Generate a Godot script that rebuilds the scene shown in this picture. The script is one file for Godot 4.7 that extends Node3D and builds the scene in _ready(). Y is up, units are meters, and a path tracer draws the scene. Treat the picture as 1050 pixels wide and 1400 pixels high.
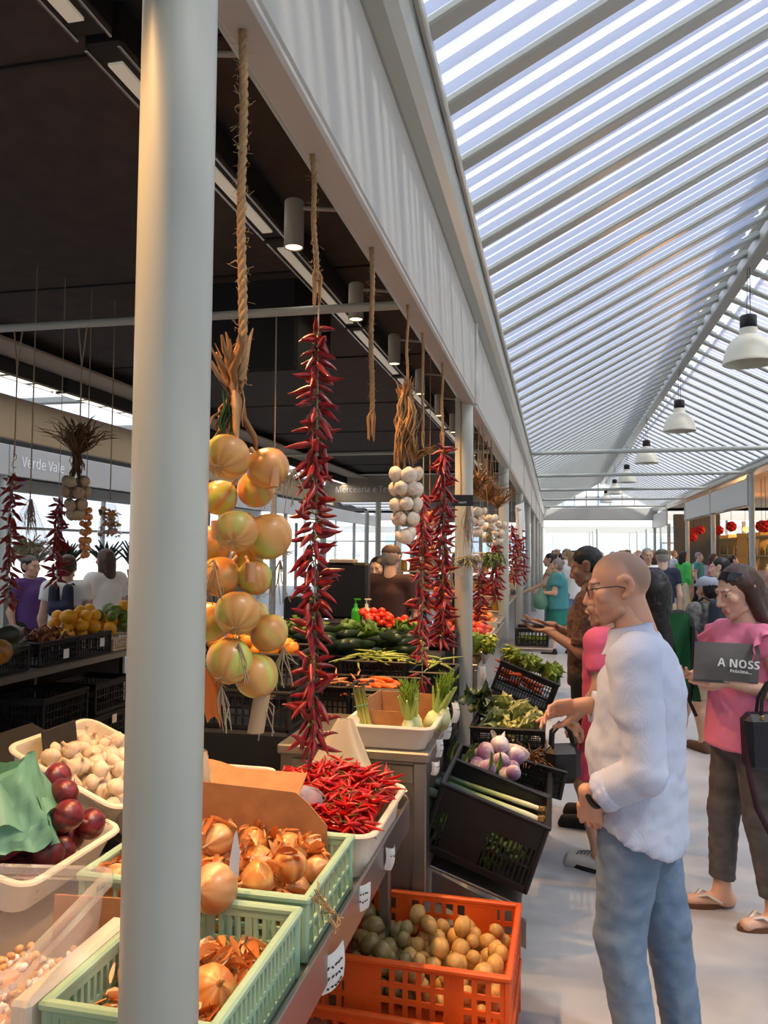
extends Node3D
# A covered market hall: a glazed aisle with vegetable stalls under a dark canopy on one side.
var M := {}
var used := {}
var rng := RandomNumberGenerator.new()
var noise := FastNoiseLite.new()

class MB:
	var v := PackedVector3Array()
	var n := PackedVector3Array()
	var c := PackedColorArray()
	var uv := PackedVector2Array()
	var ix := PackedInt32Array()
	var col := Color.WHITE
	func vert(p: Vector3, nn: Vector3, t := Vector2.ZERO) -> int:
		v.append(p); n.append(nn); c.append(col); uv.append(t)
		return v.size() - 1
	func tri(a: int, b: int, d: int) -> void:      # counter-clockwise seen from outside
		ix.append(a); ix.append(d); ix.append(b)
	func quad(a: Vector3, b: Vector3, d: Vector3, e: Vector3) -> void:
		var nn := (b - a).cross(d - a).normalized()
		if nn == Vector3.ZERO: nn = (d - a).cross(e - a).normalized()
		var i := vert(a, nn, Vector2(0, 1)); vert(b, nn, Vector2(1, 1)); vert(d, nn, Vector2(1, 0)); vert(e, nn, Vector2(0, 0))
		tri(i, i + 1, i + 2); tri(i, i + 2, i + 3)
	func trif(a: Vector3, b: Vector3, d: Vector3) -> void:
		var nn := (b - a).cross(d - a).normalized()
		var i := vert(a, nn); vert(b, nn); vert(d, nn)
		tri(i, i + 1, i + 2)
	func box(ctr: Vector3, s: Vector3, bas := Basis.IDENTITY, bev := 0.0) -> void:
		var h := s * 0.5
		var e := minf(bev, minf(h.x, minf(h.y, h.z)) * 0.9)
		var ax := [Vector3.RIGHT, Vector3.UP, Vector3.BACK]
		for k in 3:
			for sg in [-1.0, 1.0]:
				var w: Vector3 = ax[k] * sg
				var a: Vector3 = ax[(k + 1) % 3]
				var b: Vector3 = ax[(k + 2) % 3] * sg
				var ha: float = h[(k + 1) % 3] - e
				var hb: float = h[(k + 2) % 3] - e
				var o: Vector3 = w * h[k]
				quad(ctr + bas * (o - a * ha - b * hb), ctr + bas * (o + a * ha - b * hb), ctr + bas * (o + a * ha + b * hb), ctr + bas * (o - a * ha + b * hb))
		if e <= 0.0: return
		for k in 3:
			var a: Vector3 = ax[k]
			for su in [-1.0, 1.0]:
				for sw in [-1.0, 1.0]:
					var b: Vector3 = ax[(k + 1) % 3] * su
					var d: Vector3 = ax[(k + 2) % 3] * sw
					var hb: float = h[(k + 1) % 3]
					var hd: float = h[(k + 2) % 3]
					var l: float = h[k] - e
					var p0 := b * hb + d * (hd - e)
					var p1 := b * (hb - e) + d * hd
					var q := [ctr + bas * (p0 - a * l), ctr + bas * (p0 + a * l), ctr + bas * (p1 + a * l), ctr + bas * (p1 - a * l)]
					if su * sw > 0: q.reverse()
					if (bas * (b + d)).dot((q[1] - q[0]).cross(q[2] - q[0])) < 0: q.reverse()
					quad(q[0], q[1], q[2], q[3])
		for sx in [-1.0, 1.0]:
			for sy in [-1.0, 1.0]:
				for sz in [-1.0, 1.0]:
					var s3 := Vector3(sx, sy, sz)
					var pa := ctr + bas * (s3 * Vector3(h.x, h.y - e, h.z - e))
					var pb := ctr + bas * (s3 * Vector3(h.x - e, h.y, h.z - e))
					var pc := ctr + bas * (s3 * Vector3(h.x - e, h.y - e, h.z))
					if (bas * s3).dot((pb - pa).cross(pc - pa)) < 0: trif(pa, pc, pb)
					else: trif(pa, pb, pc)
	func bar(a: Vector3, b: Vector3, w: float, t: float, up := Vector3.UP, bev := 0.0) -> void:
		var z := (b - a).normalized()
		var x := up.cross(z)
		if x.length() < 0.01: x = Vector3.RIGHT.cross(z)
		x = x.normalized()
		box((a + b) * 0.5, Vector3(w, t, a.distance_to(b)), Basis(x, z.cross(x), z), bev)
	func tube(p: Array, r, sides := 8, caps := true, cols = null, sq := 1.0) -> void:
		var cnt := p.size()
		var t0: Vector3 = (p[1] - p[0]).normalized()
		var u := t0.cross(Vector3.UP)
		if u.length() < 0.05: u = t0.cross(Vector3.RIGHT)
		u = u.normalized()
		var base := v.size()
		for i in cnt:
			var t: Vector3 = (p[mini(i + 1, cnt - 1)] - p[maxi(i - 1, 0)]).normalized()
			u = (u - t * u.dot(t)).normalized()
			var w := t.cross(u)
			var rr: float = r[i] if r is Array or r is PackedFloat32Array else r
			if cols != null: col = cols[i]
			for k in sides + 1:
				var a := TAU * k / sides
				var d := u * cos(a) + w * sin(a) * sq
				vert(p[i] + d * rr, d, Vector2(float(k) / sides, float(i) / (cnt - 1)))
		for i in cnt - 1:
			for k in sides:
				var a := base + i * (sides + 1) + k
				tri(a, a + 1, a + sides + 2); tri(a, a + sides + 2, a + sides + 1)
		if caps:
			for e in [0, cnt - 1]:
				var t: Vector3 = (p[1] - p[0]).normalized() if e == 0 else (p[cnt - 1] - p[cnt - 2]).normalized()
				if e == 0: t = -t
				if cols != null: col = cols[e]
				var ci := vert(p[e], t)
				var st := v.size()
				for k in sides + 1: vert(v[base + e * (sides + 1) + k], t)
				for k in sides:
					if e == 0: tri(ci, st + k + 1, st + k)
					else: tri(ci, st + k, st + k + 1)
	# surface of revolution about y; cfn(phi, ring) -> Color; rfn(phi, ring) -> radius factor
	func lathe(prof: Array, sides := 16, xf := Transform3D.IDENTITY, cfn = null, rfn = null) -> void:
		var base := v.size()
		var cnt := prof.size()
		for i in cnt:
			var d: Vector2 = prof[mini(i + 1, cnt - 1)] - prof[maxi(i - 1, 0)]
			var nn := Vector2(d.y, -d.x).normalized()
			for k in sides + 1:
				var a := TAU * k / sides
				var rr: float = prof[i].x
				if rfn != null: rr *= rfn.call(a, i)
				if cfn != null: col = cfn.call(a, i)
				vert(xf * Vector3(cos(a) * rr, prof[i].y, -sin(a) * rr), (xf.basis * Vector3(cos(a) * nn.x, nn.y, -sin(a) * nn.x)).normalized(), Vector2(float(k) / sides, float(i) / (cnt - 1)))
		for i in cnt - 1:
			for k in sides:
				var a := base + i * (sides + 1) + k
				tri(a, a + 1, a + sides + 2); tri(a, a + sides + 2, a + sides + 1)
	# grid of points fn(u,v) -> Vector3, with smooth normals; th > 0 closes it into a thin solid
	func sheet(fn: Callable, nu: int, nv: int, th := 0.0, cfn = null) -> void:
		for side in (2 if th > 0.0 else 1):
			var base := v.size()
			var pts := []
			for j in nv + 1:
				for i in nu + 1: pts.append(fn.call(float(i) / nu, float(j) / nv))
			for j in nv + 1:
				for i in nu + 1:
					var du: Vector3 = pts[j * (nu + 1) + mini(i + 1, nu)] - pts[j * (nu + 1) + maxi(i - 1, 0)]
					var dv: Vector3 = pts[mini(j + 1, nv) * (nu + 1) + i] - pts[maxi(j - 1, 0) * (nu + 1) + i]
					var nn := du.cross(dv).normalized()
					if cfn != null: col = cfn.call(float(i) / nu, float(j) / nv)
					var q: Vector3 = pts[j * (nu + 1) + i]
					if side == 0: vert(q, nn, Vector2(float(i) / nu, float(j) / nv))
					else: vert(q - nn * th, -nn, Vector2(float(i) / nu, float(j) / nv))
			for j in nv:
				for i in nu:
					var a := base + j * (nu + 1) + i
					if side == 0: tri(a, a + 1, a + nu + 2); tri(a, a + nu + 2, a + nu + 1)
					else: tri(a, a + nu + 2, a + 1); tri(a, a + nu + 1, a + nu + 2)
	# polygon in the xy plane of xf, extruded along +z of xf by depth
	func prism(poly: PackedVector2Array, depth: float, xf := Transform3D.IDENTITY) -> void:
		var pl := poly.duplicate()
		if Geometry2D.is_polygon_clockwise(pl): pl.reverse()
		var t := Geometry2D.triangulate_polygon(pl)
		var zf := xf.basis.z.normalized()
		for s in 2:
			var base := v.size()
			for q in pl: vert(xf * Vector3(q.x, q.y, depth * s), zf if s else -zf, q)
			for i in range(0, t.size(), 3):
				var a := t[i]; var b := t[i + 1]; var d := t[i + 2]
				if (pl[b] - pl[a]).cross(pl[d] - pl[a]) < 0: var sw := b; b = d; d = sw
				if s: tri(base + a, base + b, base + d)
				else: tri(base + a, base + d, base + b)
		for i in pl.size():
			var a := pl[i]; var b := pl[(i + 1) % pl.size()]
			quad(xf * Vector3(a.x, a.y, 0), xf * Vector3(b.x, b.y, 0), xf * Vector3(b.x, b.y, depth), xf * Vector3(a.x, a.y, depth))
	func add(o: MB, xf := Transform3D.IDENTITY) -> void:
		var base := v.size()
		for i in o.v.size():
			v.append(xf * o.v[i]); n.append((xf.basis * o.n[i]).normalized())
		c.append_array(o.c); uv.append_array(o.uv)
		for i in o.ix: ix.append(base + i)
	func arrays() -> Array:
		var a := []
		a.resize(Mesh.ARRAY_MAX)
		a[Mesh.ARRAY_VERTEX] = v; a[Mesh.ARRAY_NORMAL] = n; a[Mesh.ARRAY_COLOR] = c; a[Mesh.ARRAY_TEX_UV] = uv; a[Mesh.ARRAY_INDEX] = ix
		return a
	func mesh() -> ArrayMesh:
		var m := ArrayMesh.new()
		if v.size(): m.add_surface_from_arrays(Mesh.PRIMITIVE_TRIANGLES, arrays())
		return m

# ---------- nodes ----------
func placing(at) -> Transform3D:
	if at is Transform3D: return at
	if at is Vector3: return Transform3D(Basis.IDENTITY, at)
	return Transform3D.IDENTITY
func numbered(called: String) -> String:
	if not used.has(called):
		used[called] = 0
		return called
	used[called] += 1
	return "%s_%03d" % [called, used[called]]
func tag(o: Node, label: String, category: String, group := "") -> void:
	o.set_meta("label", label); o.set_meta("category", category)
	if group: o.set_meta("group", group)
func thing(called: String, label: String, category: String, at = null, group := "") -> Node3D:
	var o := Node3D.new()
	o.name = numbered(called)
	add_child(o)
	o.transform = placing(at)
	tag(o, label, category, group)
	return o
func inst(m: Mesh, mat) -> MeshInstance3D:
	var o := MeshInstance3D.new()
	o.mesh = m
	if mat is Array:
		for i in mat.size(): o.set_surface_override_material(i, mat[i])
	else:
		o.material_override = mat
	return o
func part(parent: Node, called: String, m: Mesh, mat, at = null, label := "") -> MeshInstance3D:
	var o := inst(m, mat)
	o.name = called
	parent.add_child(o, true)
	o.transform = placing(at)
	if label: o.set_meta("label", label)
	return o
func one(called: String, label: String, category: String, m: Mesh, mat, at = null, group := "") -> MeshInstance3D:
	var o := inst(m, mat)
	o.name = numbered(called)
	add_child(o)
	o.transform = placing(at)
	tag(o, label, category, group)
	return o
func struct(called: String, m, mat, at = null, label := "") -> Node3D:
	var o: Node3D = inst(m, mat) if m != null else Node3D.new()
	o.name = numbered(called)
	add_child(o)
	o.transform = placing(at)
	o.set_meta("kind", "structure")
	if label: o.set_meta("label", label)
	return o
func dup(src: Node3D, xf: Transform3D, label := "", group := "") -> Node3D:
	var o: Node3D = src.duplicate()
	o.name = numbered(String(src.name).rstrip("0123456789").rstrip("_"))
	add_child(o)
	o.transform = xf
	if label: o.set_meta("label", label)
	if group: o.set_meta("group", group)
	return o
func rot(x := 0.0, y := 0.0, z := 0.0) -> Basis:
	return Basis.from_euler(Vector3(deg_to_rad(x), deg_to_rad(y), deg_to_rad(z)))
func xf(p: Vector3, b := Basis.IDENTITY) -> Transform3D:
	return Transform3D(b, p)
func rf(a: float, b: float) -> float:
	return rng.randf_range(a, b)
func rbasis() -> Basis:
	return Basis.from_euler(Vector3(rf(0, TAU), rf(0, TAU), rf(0, TAU)))

# ---------- materials ----------
func ntex(freq: float, lo: Color, hi: Color, octaves := 4, size := 512, kind := FastNoiseLite.TYPE_SIMPLEX_SMOOTH, normal := false, sd := 1) -> NoiseTexture2D:
	var f := FastNoiseLite.new()
	f.noise_type = kind
	f.seed = sd
	f.frequency = freq
	f.fractal_octaves = octaves
	var t := NoiseTexture2D.new()
	t.width = size; t.height = size
	t.seamless = true
	t.noise = f
	if normal:
		t.as_normal_map = true
		t.bump_strength = 4.0
	else:
		var g := Gradient.new()
		g.set_color(0, lo); g.set_color(1, hi)
		t.color_ramp = g
	return t
func mat(called: String, c: Color, rough := 0.7, metal := 0.0) -> StandardMaterial3D:
	var m := StandardMaterial3D.new()
	m.resource_name = called
	m.albedo_color = c
	m.roughness = rough
	m.metallic = metal
	M[called] = m
	return m
func grain(m: StandardMaterial3D, tex: Texture2D, scale: float, world := true) -> void:
	m.albedo_texture = tex
	m.uv1_triplanar = true
	m.uv1_world_triplanar = world
	m.uv1_scale = Vector3.ONE * scale
func relief(m: StandardMaterial3D, tex: Texture2D, depth_cm: float) -> void:
	m.heightmap_enabled = true
	m.heightmap_texture = tex
	m.heightmap_scale = depth_cm
func vmat(called: String, rough := 0.6, base := Color.WHITE) -> StandardMaterial3D:
	var m := mat(called, base, rough)
	m.vertex_color_use_as_albedo = true
	return m
func lin(r: float, g: float, b: float) -> Color:      # an sRGB colour as the linear value vertex colours hold
	return Color(r, g, b).srgb_to_linear()

func _ready() -> void:
	rng.seed = 20240
	noise.seed = 7
	noise.noise_type = FastNoiseLite.TYPE_SIMPLEX_SMOOTH
	noise.frequency = 1.0
	# ---- camera ----
	var cam := Camera3D.new()
	cam.name = "camera"
	add_child(cam)
	cam.position = Vector3(0, 1.68, 0)
	cam.basis = Basis(Vector3.UP, deg_to_rad(12.57)) * Basis(Vector3.RIGHT, deg_to_rad(2.82)) * Basis(Vector3.BACK, deg_to_rad(0.47))
	cam.fov = rad_to_deg(2.0 * atan(700.0 / 1055.0))
	cam.near = 0.05
	cam.far = 400.0
	cam.current = true
	# ---- sky, sun, exposure ----
	var env := Environment.new()
	var sm := ProceduralSkyMaterial.new()
	sm.sky_top_color = Color(0.76, 0.85, 0.97)
	sm.sky_horizon_color = Color(0.92, 0.96, 1.0)
	sm.sky_curve = 0.25
	sm.ground_bottom_color = Color(0.5, 0.49, 0.47)
	sm.ground_horizon_color = Color(0.8, 0.8, 0.8)
	sm.sun_angle_max = 20.0
	sm.energy_multiplier = 1.0
	env.background_mode = Environment.BG_SKY
	env.sky = Sky.new()
	env.sky.sky_material = sm
	env.background_energy_multiplier = 2.8
	env.tonemap_mode = Environment.TONE_MAPPER_LINEAR
	env.tonemap_exposure = 0.64
	env.sdfgi_enabled = true
	env.ssao_enabled = true
	env.ssil_enabled = true
	var we := WorldEnvironment.new()
	we.name = "world_environment"
	we.environment = env
	add_child(we)
	var sun := DirectionalLight3D.new()
	sun.name = "sun"
	add_child(sun)
	sun.look_at_from_position(Vector3(2.6, 4.6, 1.3), Vector3.ZERO)
	sun.light_energy = 5.5
	sun.light_color = Color(1.0, 0.97, 0.93)
	sun.light_angular_distance = 4.5
	sun.shadow_enabled = true
	build_materials()
	build_shared()
	build_hall()
	build_canopy()
	build_far_rows()
	build_near_table()
	build_hanging()
	build_counter()
	build_aisle_crates()
	build_people()

func build_materials() -> void:
	var m := mat("floor_concrete", Color(1, 1, 1), 0.38)
	grain(m, ntex(0.006, Color(0.61, 0.62, 0.635), Color(0.72, 0.725, 0.73), 6, 1024), 0.35)
	m.roughness_texture = ntex(0.012, Color(0.55, 0.55, 0.55), Color(1, 1, 1), 4, 512)
	m.roughness = 0.5
	m = mat("outside_paving", Color(0.72, 0.7, 0.66), 0.9)
	m = mat("painted_steel", Color(0.65, 0.665, 0.63), 0.4)
	m.clearcoat_enabled = true; m.clearcoat = 0.3; m.clearcoat_roughness = 0.25
	m = mat("fascia_paint", Color(0.67, 0.665, 0.635), 0.5)
	m = mat("sheet_clear", Color(0.97, 0.98, 1.0, 0.80), 0.4)
	m.transparency = BaseMaterial3D.TRANSPARENCY_ALPHA
	m.backlight_enabled = true; m.backlight = Color(0.97, 0.98, 1.0)
	m = mat("sheet_frost", Color(0.66, 0.67, 0.73, 0.985), 0.45)
	m.transparency = BaseMaterial3D.TRANSPARENCY_ALPHA
	m.backlight_enabled = true; m.backlight = Color(0.80, 0.81, 0.86)
	m = mat("canopy_dark", Color(1, 1, 1), 0.85)
	grain(m, ntex(0.02, Color(0.20, 0.175, 0.16), Color(0.26, 0.23, 0.21), 4, 512), 0.5)
	m = mat("dark_box", Color(0.09, 0.085, 0.085), 0.7)
	m = mat("canopy_light", Color(0.62, 0.58, 0.52), 0.7)
	m = mat("fitting_paint", Color(0.60, 0.58, 0.54), 0.5)
	m = mat("lamp_white", Color(0.80, 0.79, 0.72), 0.45)
	m = mat("black_plastic", Color(0.055, 0.055, 0.06), 0.45)
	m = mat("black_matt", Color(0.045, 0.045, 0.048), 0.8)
	m = mat("led_glow", Color(1, 1, 1), 0.5)
	m.emission_enabled = true; m.emission = Color(1.0, 0.97, 0.9); m.emission_energy_multiplier = 2.0
	m = mat("led_dim", Color(0.75, 0.72, 0.66), 0.3)
	m.emission_enabled = true; m.emission = Color(1.0, 0.95, 0.85); m.emission_energy_multiplier = 0.32
	m = mat("spot_glow", Color(1, 1, 1), 0.5)
	m.emission_enabled = true; m.emission = Color(1.0, 0.86, 0.66); m.emission_energy_multiplier = 5.0
	m = mat("chrome_strip", Color(0.8, 0.78, 0.74), 0.2, 0.9)
	m = mat("glass_pane", Color(0.9, 0.95, 1.0, 0.12), 0.05)
	m.transparency = BaseMaterial3D.TRANSPARENCY_ALPHA
	m = mat("steel", Color(0.62, 0.60, 0.57), 0.34, 0.85)
	m = mat("white_wall", Color(0.86, 0.85, 0.82), 0.8)
	m = mat("pale_blue", Color(0.66, 0.76, 0.90), 0.6)
	m = mat("sign_white", Color(0.95, 0.95, 0.93), 0.6)
	m = mat("canopy_warm", Color(0.55, 0.47, 0.38), 0.8)
	m = mat("cupboard_grey", Color(0.35, 0.34, 0.31), 0.7)
	m = mat("wood_warm", Color(1, 1, 1), 0.6)
	grain(m, ntex(0.02, Color(0.5, 0.36, 0.22), Color(0.68, 0.52, 0.35), 3, 256), 0.6)
	m.uv1_scale = Vector3(0.6, 4.0, 0.6)
	m = mat("wood_olive", Color(0.55, 0.46, 0.26), 0.6)
	m = mat("bottle_gold", Color(0.80, 0.60, 0.16), 0.15)
	m = mat("bottle_green", Color(0.20, 0.34, 0.14), 0.15)
	m = mat("bottle_amber", Color(0.55, 0.28, 0.08), 0.15)
	m = mat("bottle_pale", Color(0.85, 0.84, 0.74), 0.25)
	m = mat("paper_red", Color(0.68, 0.08, 0.07), 0.8)
	m = mat("globe_glow", Color(1, 0.9, 0.7), 0.4)
	m.emission_enabled = true; m.emission = Color(1.0, 0.72, 0.4); m.emission_energy_multiplier = 2.0
	m = vmat("veg_skin", 0.42)
	m = vmat("onion_skin", 0.35)
	m.clearcoat_enabled = true; m.clearcoat = 0.25; m.clearcoat_roughness = 0.3
	m = vmat("garlic_skin", 0.6)
	m = vmat("chili_skin", 0.3)
	m = vmat("paper_skin", 0.6)
	m.backlight_enabled = true; m.backlight = Color(0.5, 0.35, 0.2)
	m = vmat("leaf", 0.5)
	m.backlight_enabled = true; m.backlight = Color(0.35, 0.4, 0.15)
	m = mat("white_tray", Color(0.86, 0.83, 0.76), 0.4)
	m = mat("mint_plastic", Color(0.62, 0.75, 0.63), 0.42)
	m = mat("orange_plastic", Color(0.87, 0.36, 0.11), 0.42)
	m = mat("cardboard", Color(1, 1, 1), 0.85)
	grain(m, ntex(0.03, Color(0.60, 0.42, 0.26), Color(0.70, 0.51, 0.33), 4, 256), 1.5)
	m = mat("cardboard_pale", Color(0.76, 0.68, 0.56), 0.85)
	m = mat("paper_white", Color(0.90, 0.90, 0.88), 0.7)
	m.backlight_enabled = true; m.backlight = Color(0.4, 0.4, 0.4)
	m = mat("clear_plastic", Color(0.95, 0.93, 0.92, 0.22), 0.12)
	m.transparency = BaseMaterial3D.TRANSPARENCY_ALPHA
	m = mat("film_plastic", Color(0.95, 0.93, 0.9, 0.35), 0.2)
	m.transparency = BaseMaterial3D.TRANSPARENCY_ALPHA
	m = mat("bag_green", Color(0.42, 0.62, 0.53), 0.4)
	m.backlight_enabled = true; m.backlight = Color(0.35, 0.6, 0.5)
	m = mat("bag_cream", Color(0.84, 0.80, 0.68), 0.5)
	m.backlight_enabled = true; m.backlight = Color(0.6, 0.56, 0.45)
	m = mat("blade_steel", Color(0.80, 0.83, 0.88), 0.4, 0.3)
	m = mat("knife_yellow", Color(0.90, 0.55, 0.06), 0.4)
	m = mat("ink", Color(0.12, 0.12, 0.13), 0.7)
	m = mat("slate", Color(0.13, 0.125, 0.115), 0.7)
	m = vmat("jute", 0.9)
	m = vmat("garlic_dull", 0.7, Color(0.72, 0.68, 0.62))
	m = mat("thin_film", Color(0.95, 0.96, 0.95, 0.10), 0.12)
	m.transparency = BaseMaterial3D.TRANSPARENCY_ALPHA
	m = vmat("tomato_orange", 0.3, Color(1.0, 1.0, 1.0))
	m.albedo_color = Color(1.0, 1.0, 0.9)
	m = mat("tomato_pink", Color(0.80, 0.24, 0.17), 0.35)
	m = mat("tomato_orange", Color(0.86, 0.32, 0.10), 0.35)
	m = mat("peach", Color(0.88, 0.52, 0.22), 0.5)
	m = mat("lime_tint", Color(0.36, 0.44, 0.12), 0.4)
	m = mat("soap_green", Color(0.25, 0.72, 0.12), 0.25)
	m = mat("net_white", Color(0.90, 0.85, 0.80, 0.8), 0.5)
	m.transparency = BaseMaterial3D.TRANSPARENCY_ALPHA
	m = vmat("skin", 0.48)
	m.subsurf_scatter_enabled = true; m.subsurf_scatter_strength = 0.08
	var im := Image.create(64, 64, false, Image.FORMAT_RGB8)
	for x in 64:
		var t := absf(fmod(x / 8.0, 1.0) - 0.5) * 2.0
		for y in 64: im.set_pixel(x, y, Color(0.78, 0.81, 0.88).lerp(Color(0.66, 0.71, 0.83), 1.0 if t < 0.38 else 0.0))
	m = mat("shirt_stripe", Color(1, 1, 1), 0.8)
	m.albedo_texture = ImageTexture.create_from_image(im)
	m.uv1_triplanar = true; m.uv1_scale = Vector3.ONE * 36.0
	m = mat("jeans_blue", Color(1, 1, 1), 0.85)
	grain(m, ntex(0.012, Color(0.33, 0.43, 0.54), Color(0.50, 0.58, 0.67), 5, 512), 2.0, false)
	m = mat("jeans_grey", Color(1, 1, 1), 0.85)
	grain(m, ntex(0.012, Color(0.27, 0.26, 0.26), Color(0.42, 0.40, 0.39), 5, 512), 2.0, false)
	m = mat("blouse_pink", Color(0.90, 0.50, 0.62), 0.75)
	m = mat("tee_pink", Color(0.88, 0.38, 0.50), 0.8)
	m = mat("shirt_print", Color(1, 1, 1), 0.8)
	grain(m, ntex(0.06, Color(0.10, 0.06, 0.07), Color(0.52, 0.36, 0.26), 2, 256, FastNoiseLite.TYPE_CELLULAR), 3.0, false)
	m = mat("shirt_check", Color(1, 1, 1), 0.8)
	grain(m, ntex(0.05, Color(0.22, 0.24, 0.26), Color(0.66, 0.64, 0.60), 2, 256, FastNoiseLite.TYPE_CELLULAR), 2.0, false)
	for q in [["cloth_black", 0.07, 0.07, 0.08], ["cloth_white", 0.86, 0.86, 0.85], ["cloth_navy", 0.12, 0.15, 0.24], ["cloth_grey", 0.42, 0.44, 0.46], ["cloth_beige", 0.72, 0.63, 0.52], ["cloth_teal", 0.26, 0.56, 0.58], ["cloth_seagreen", 0.10, 0.46, 0.42], ["cloth_red", 0.62, 0.12, 0.12], ["cloth_maroon", 0.22, 0.13, 0.14], ["cap_olive", 0.34, 0.35, 0.26], ["cap_grey", 0.62, 0.65, 0.70], ["cap_brown", 0.30, 0.24, 0.21], ["cloth_green", 0.05, 0.36, 0.20], ["cloth_green_bright", 0.28, 0.72, 0.34], ["cloth_cream", 0.86, 0.80, 0.68], ["cloth_purple", 0.32, 0.20, 0.44], ["cloth_pink", 0.80, 0.30, 0.42], ["pack_blue", 0.16, 0.20, 0.25], ["tote_grey", 0.40, 0.39, 0.38], ["navy_nylon", 0.09, 0.10, 0.14], ["strap_wine", 0.20, 0.07, 0.10], ["shoe_brown", 0.36, 0.25, 0.18], ["sneaker", 0.84, 0.82, 0.79], ["sole_brown", 0.40, 0.26, 0.17], ["strap_white", 0.88, 0.86, 0.82]]:
		mat(q[0], Color(q[1], q[2], q[3]), 0.8)
	M.navy_nylon.roughness = 0.5; M.strap_white.roughness = 0.3
	for q in [["hair_black", 0.055, 0.045, 0.045], ["hair_brown", 0.25, 0.16, 0.12], ["hair_grey", 0.55, 0.53, 0.50], ["hair_fair", 0.62, 0.50, 0.34]]: mat(q[0], Color(q[1], q[2], q[3]), 0.5)
	m = mat("lens_dark", Color(0.05, 0.06, 0.09), 0.12)
	m = mat("gold", Color(0.80, 0.62, 0.28), 0.3, 0.9)
	m = mat("awning_blue", Color(0.70, 0.80, 0.94), 0.6)
	m.backlight_enabled = true; m.backlight = Color(0.80, 0.90, 1.0)

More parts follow.
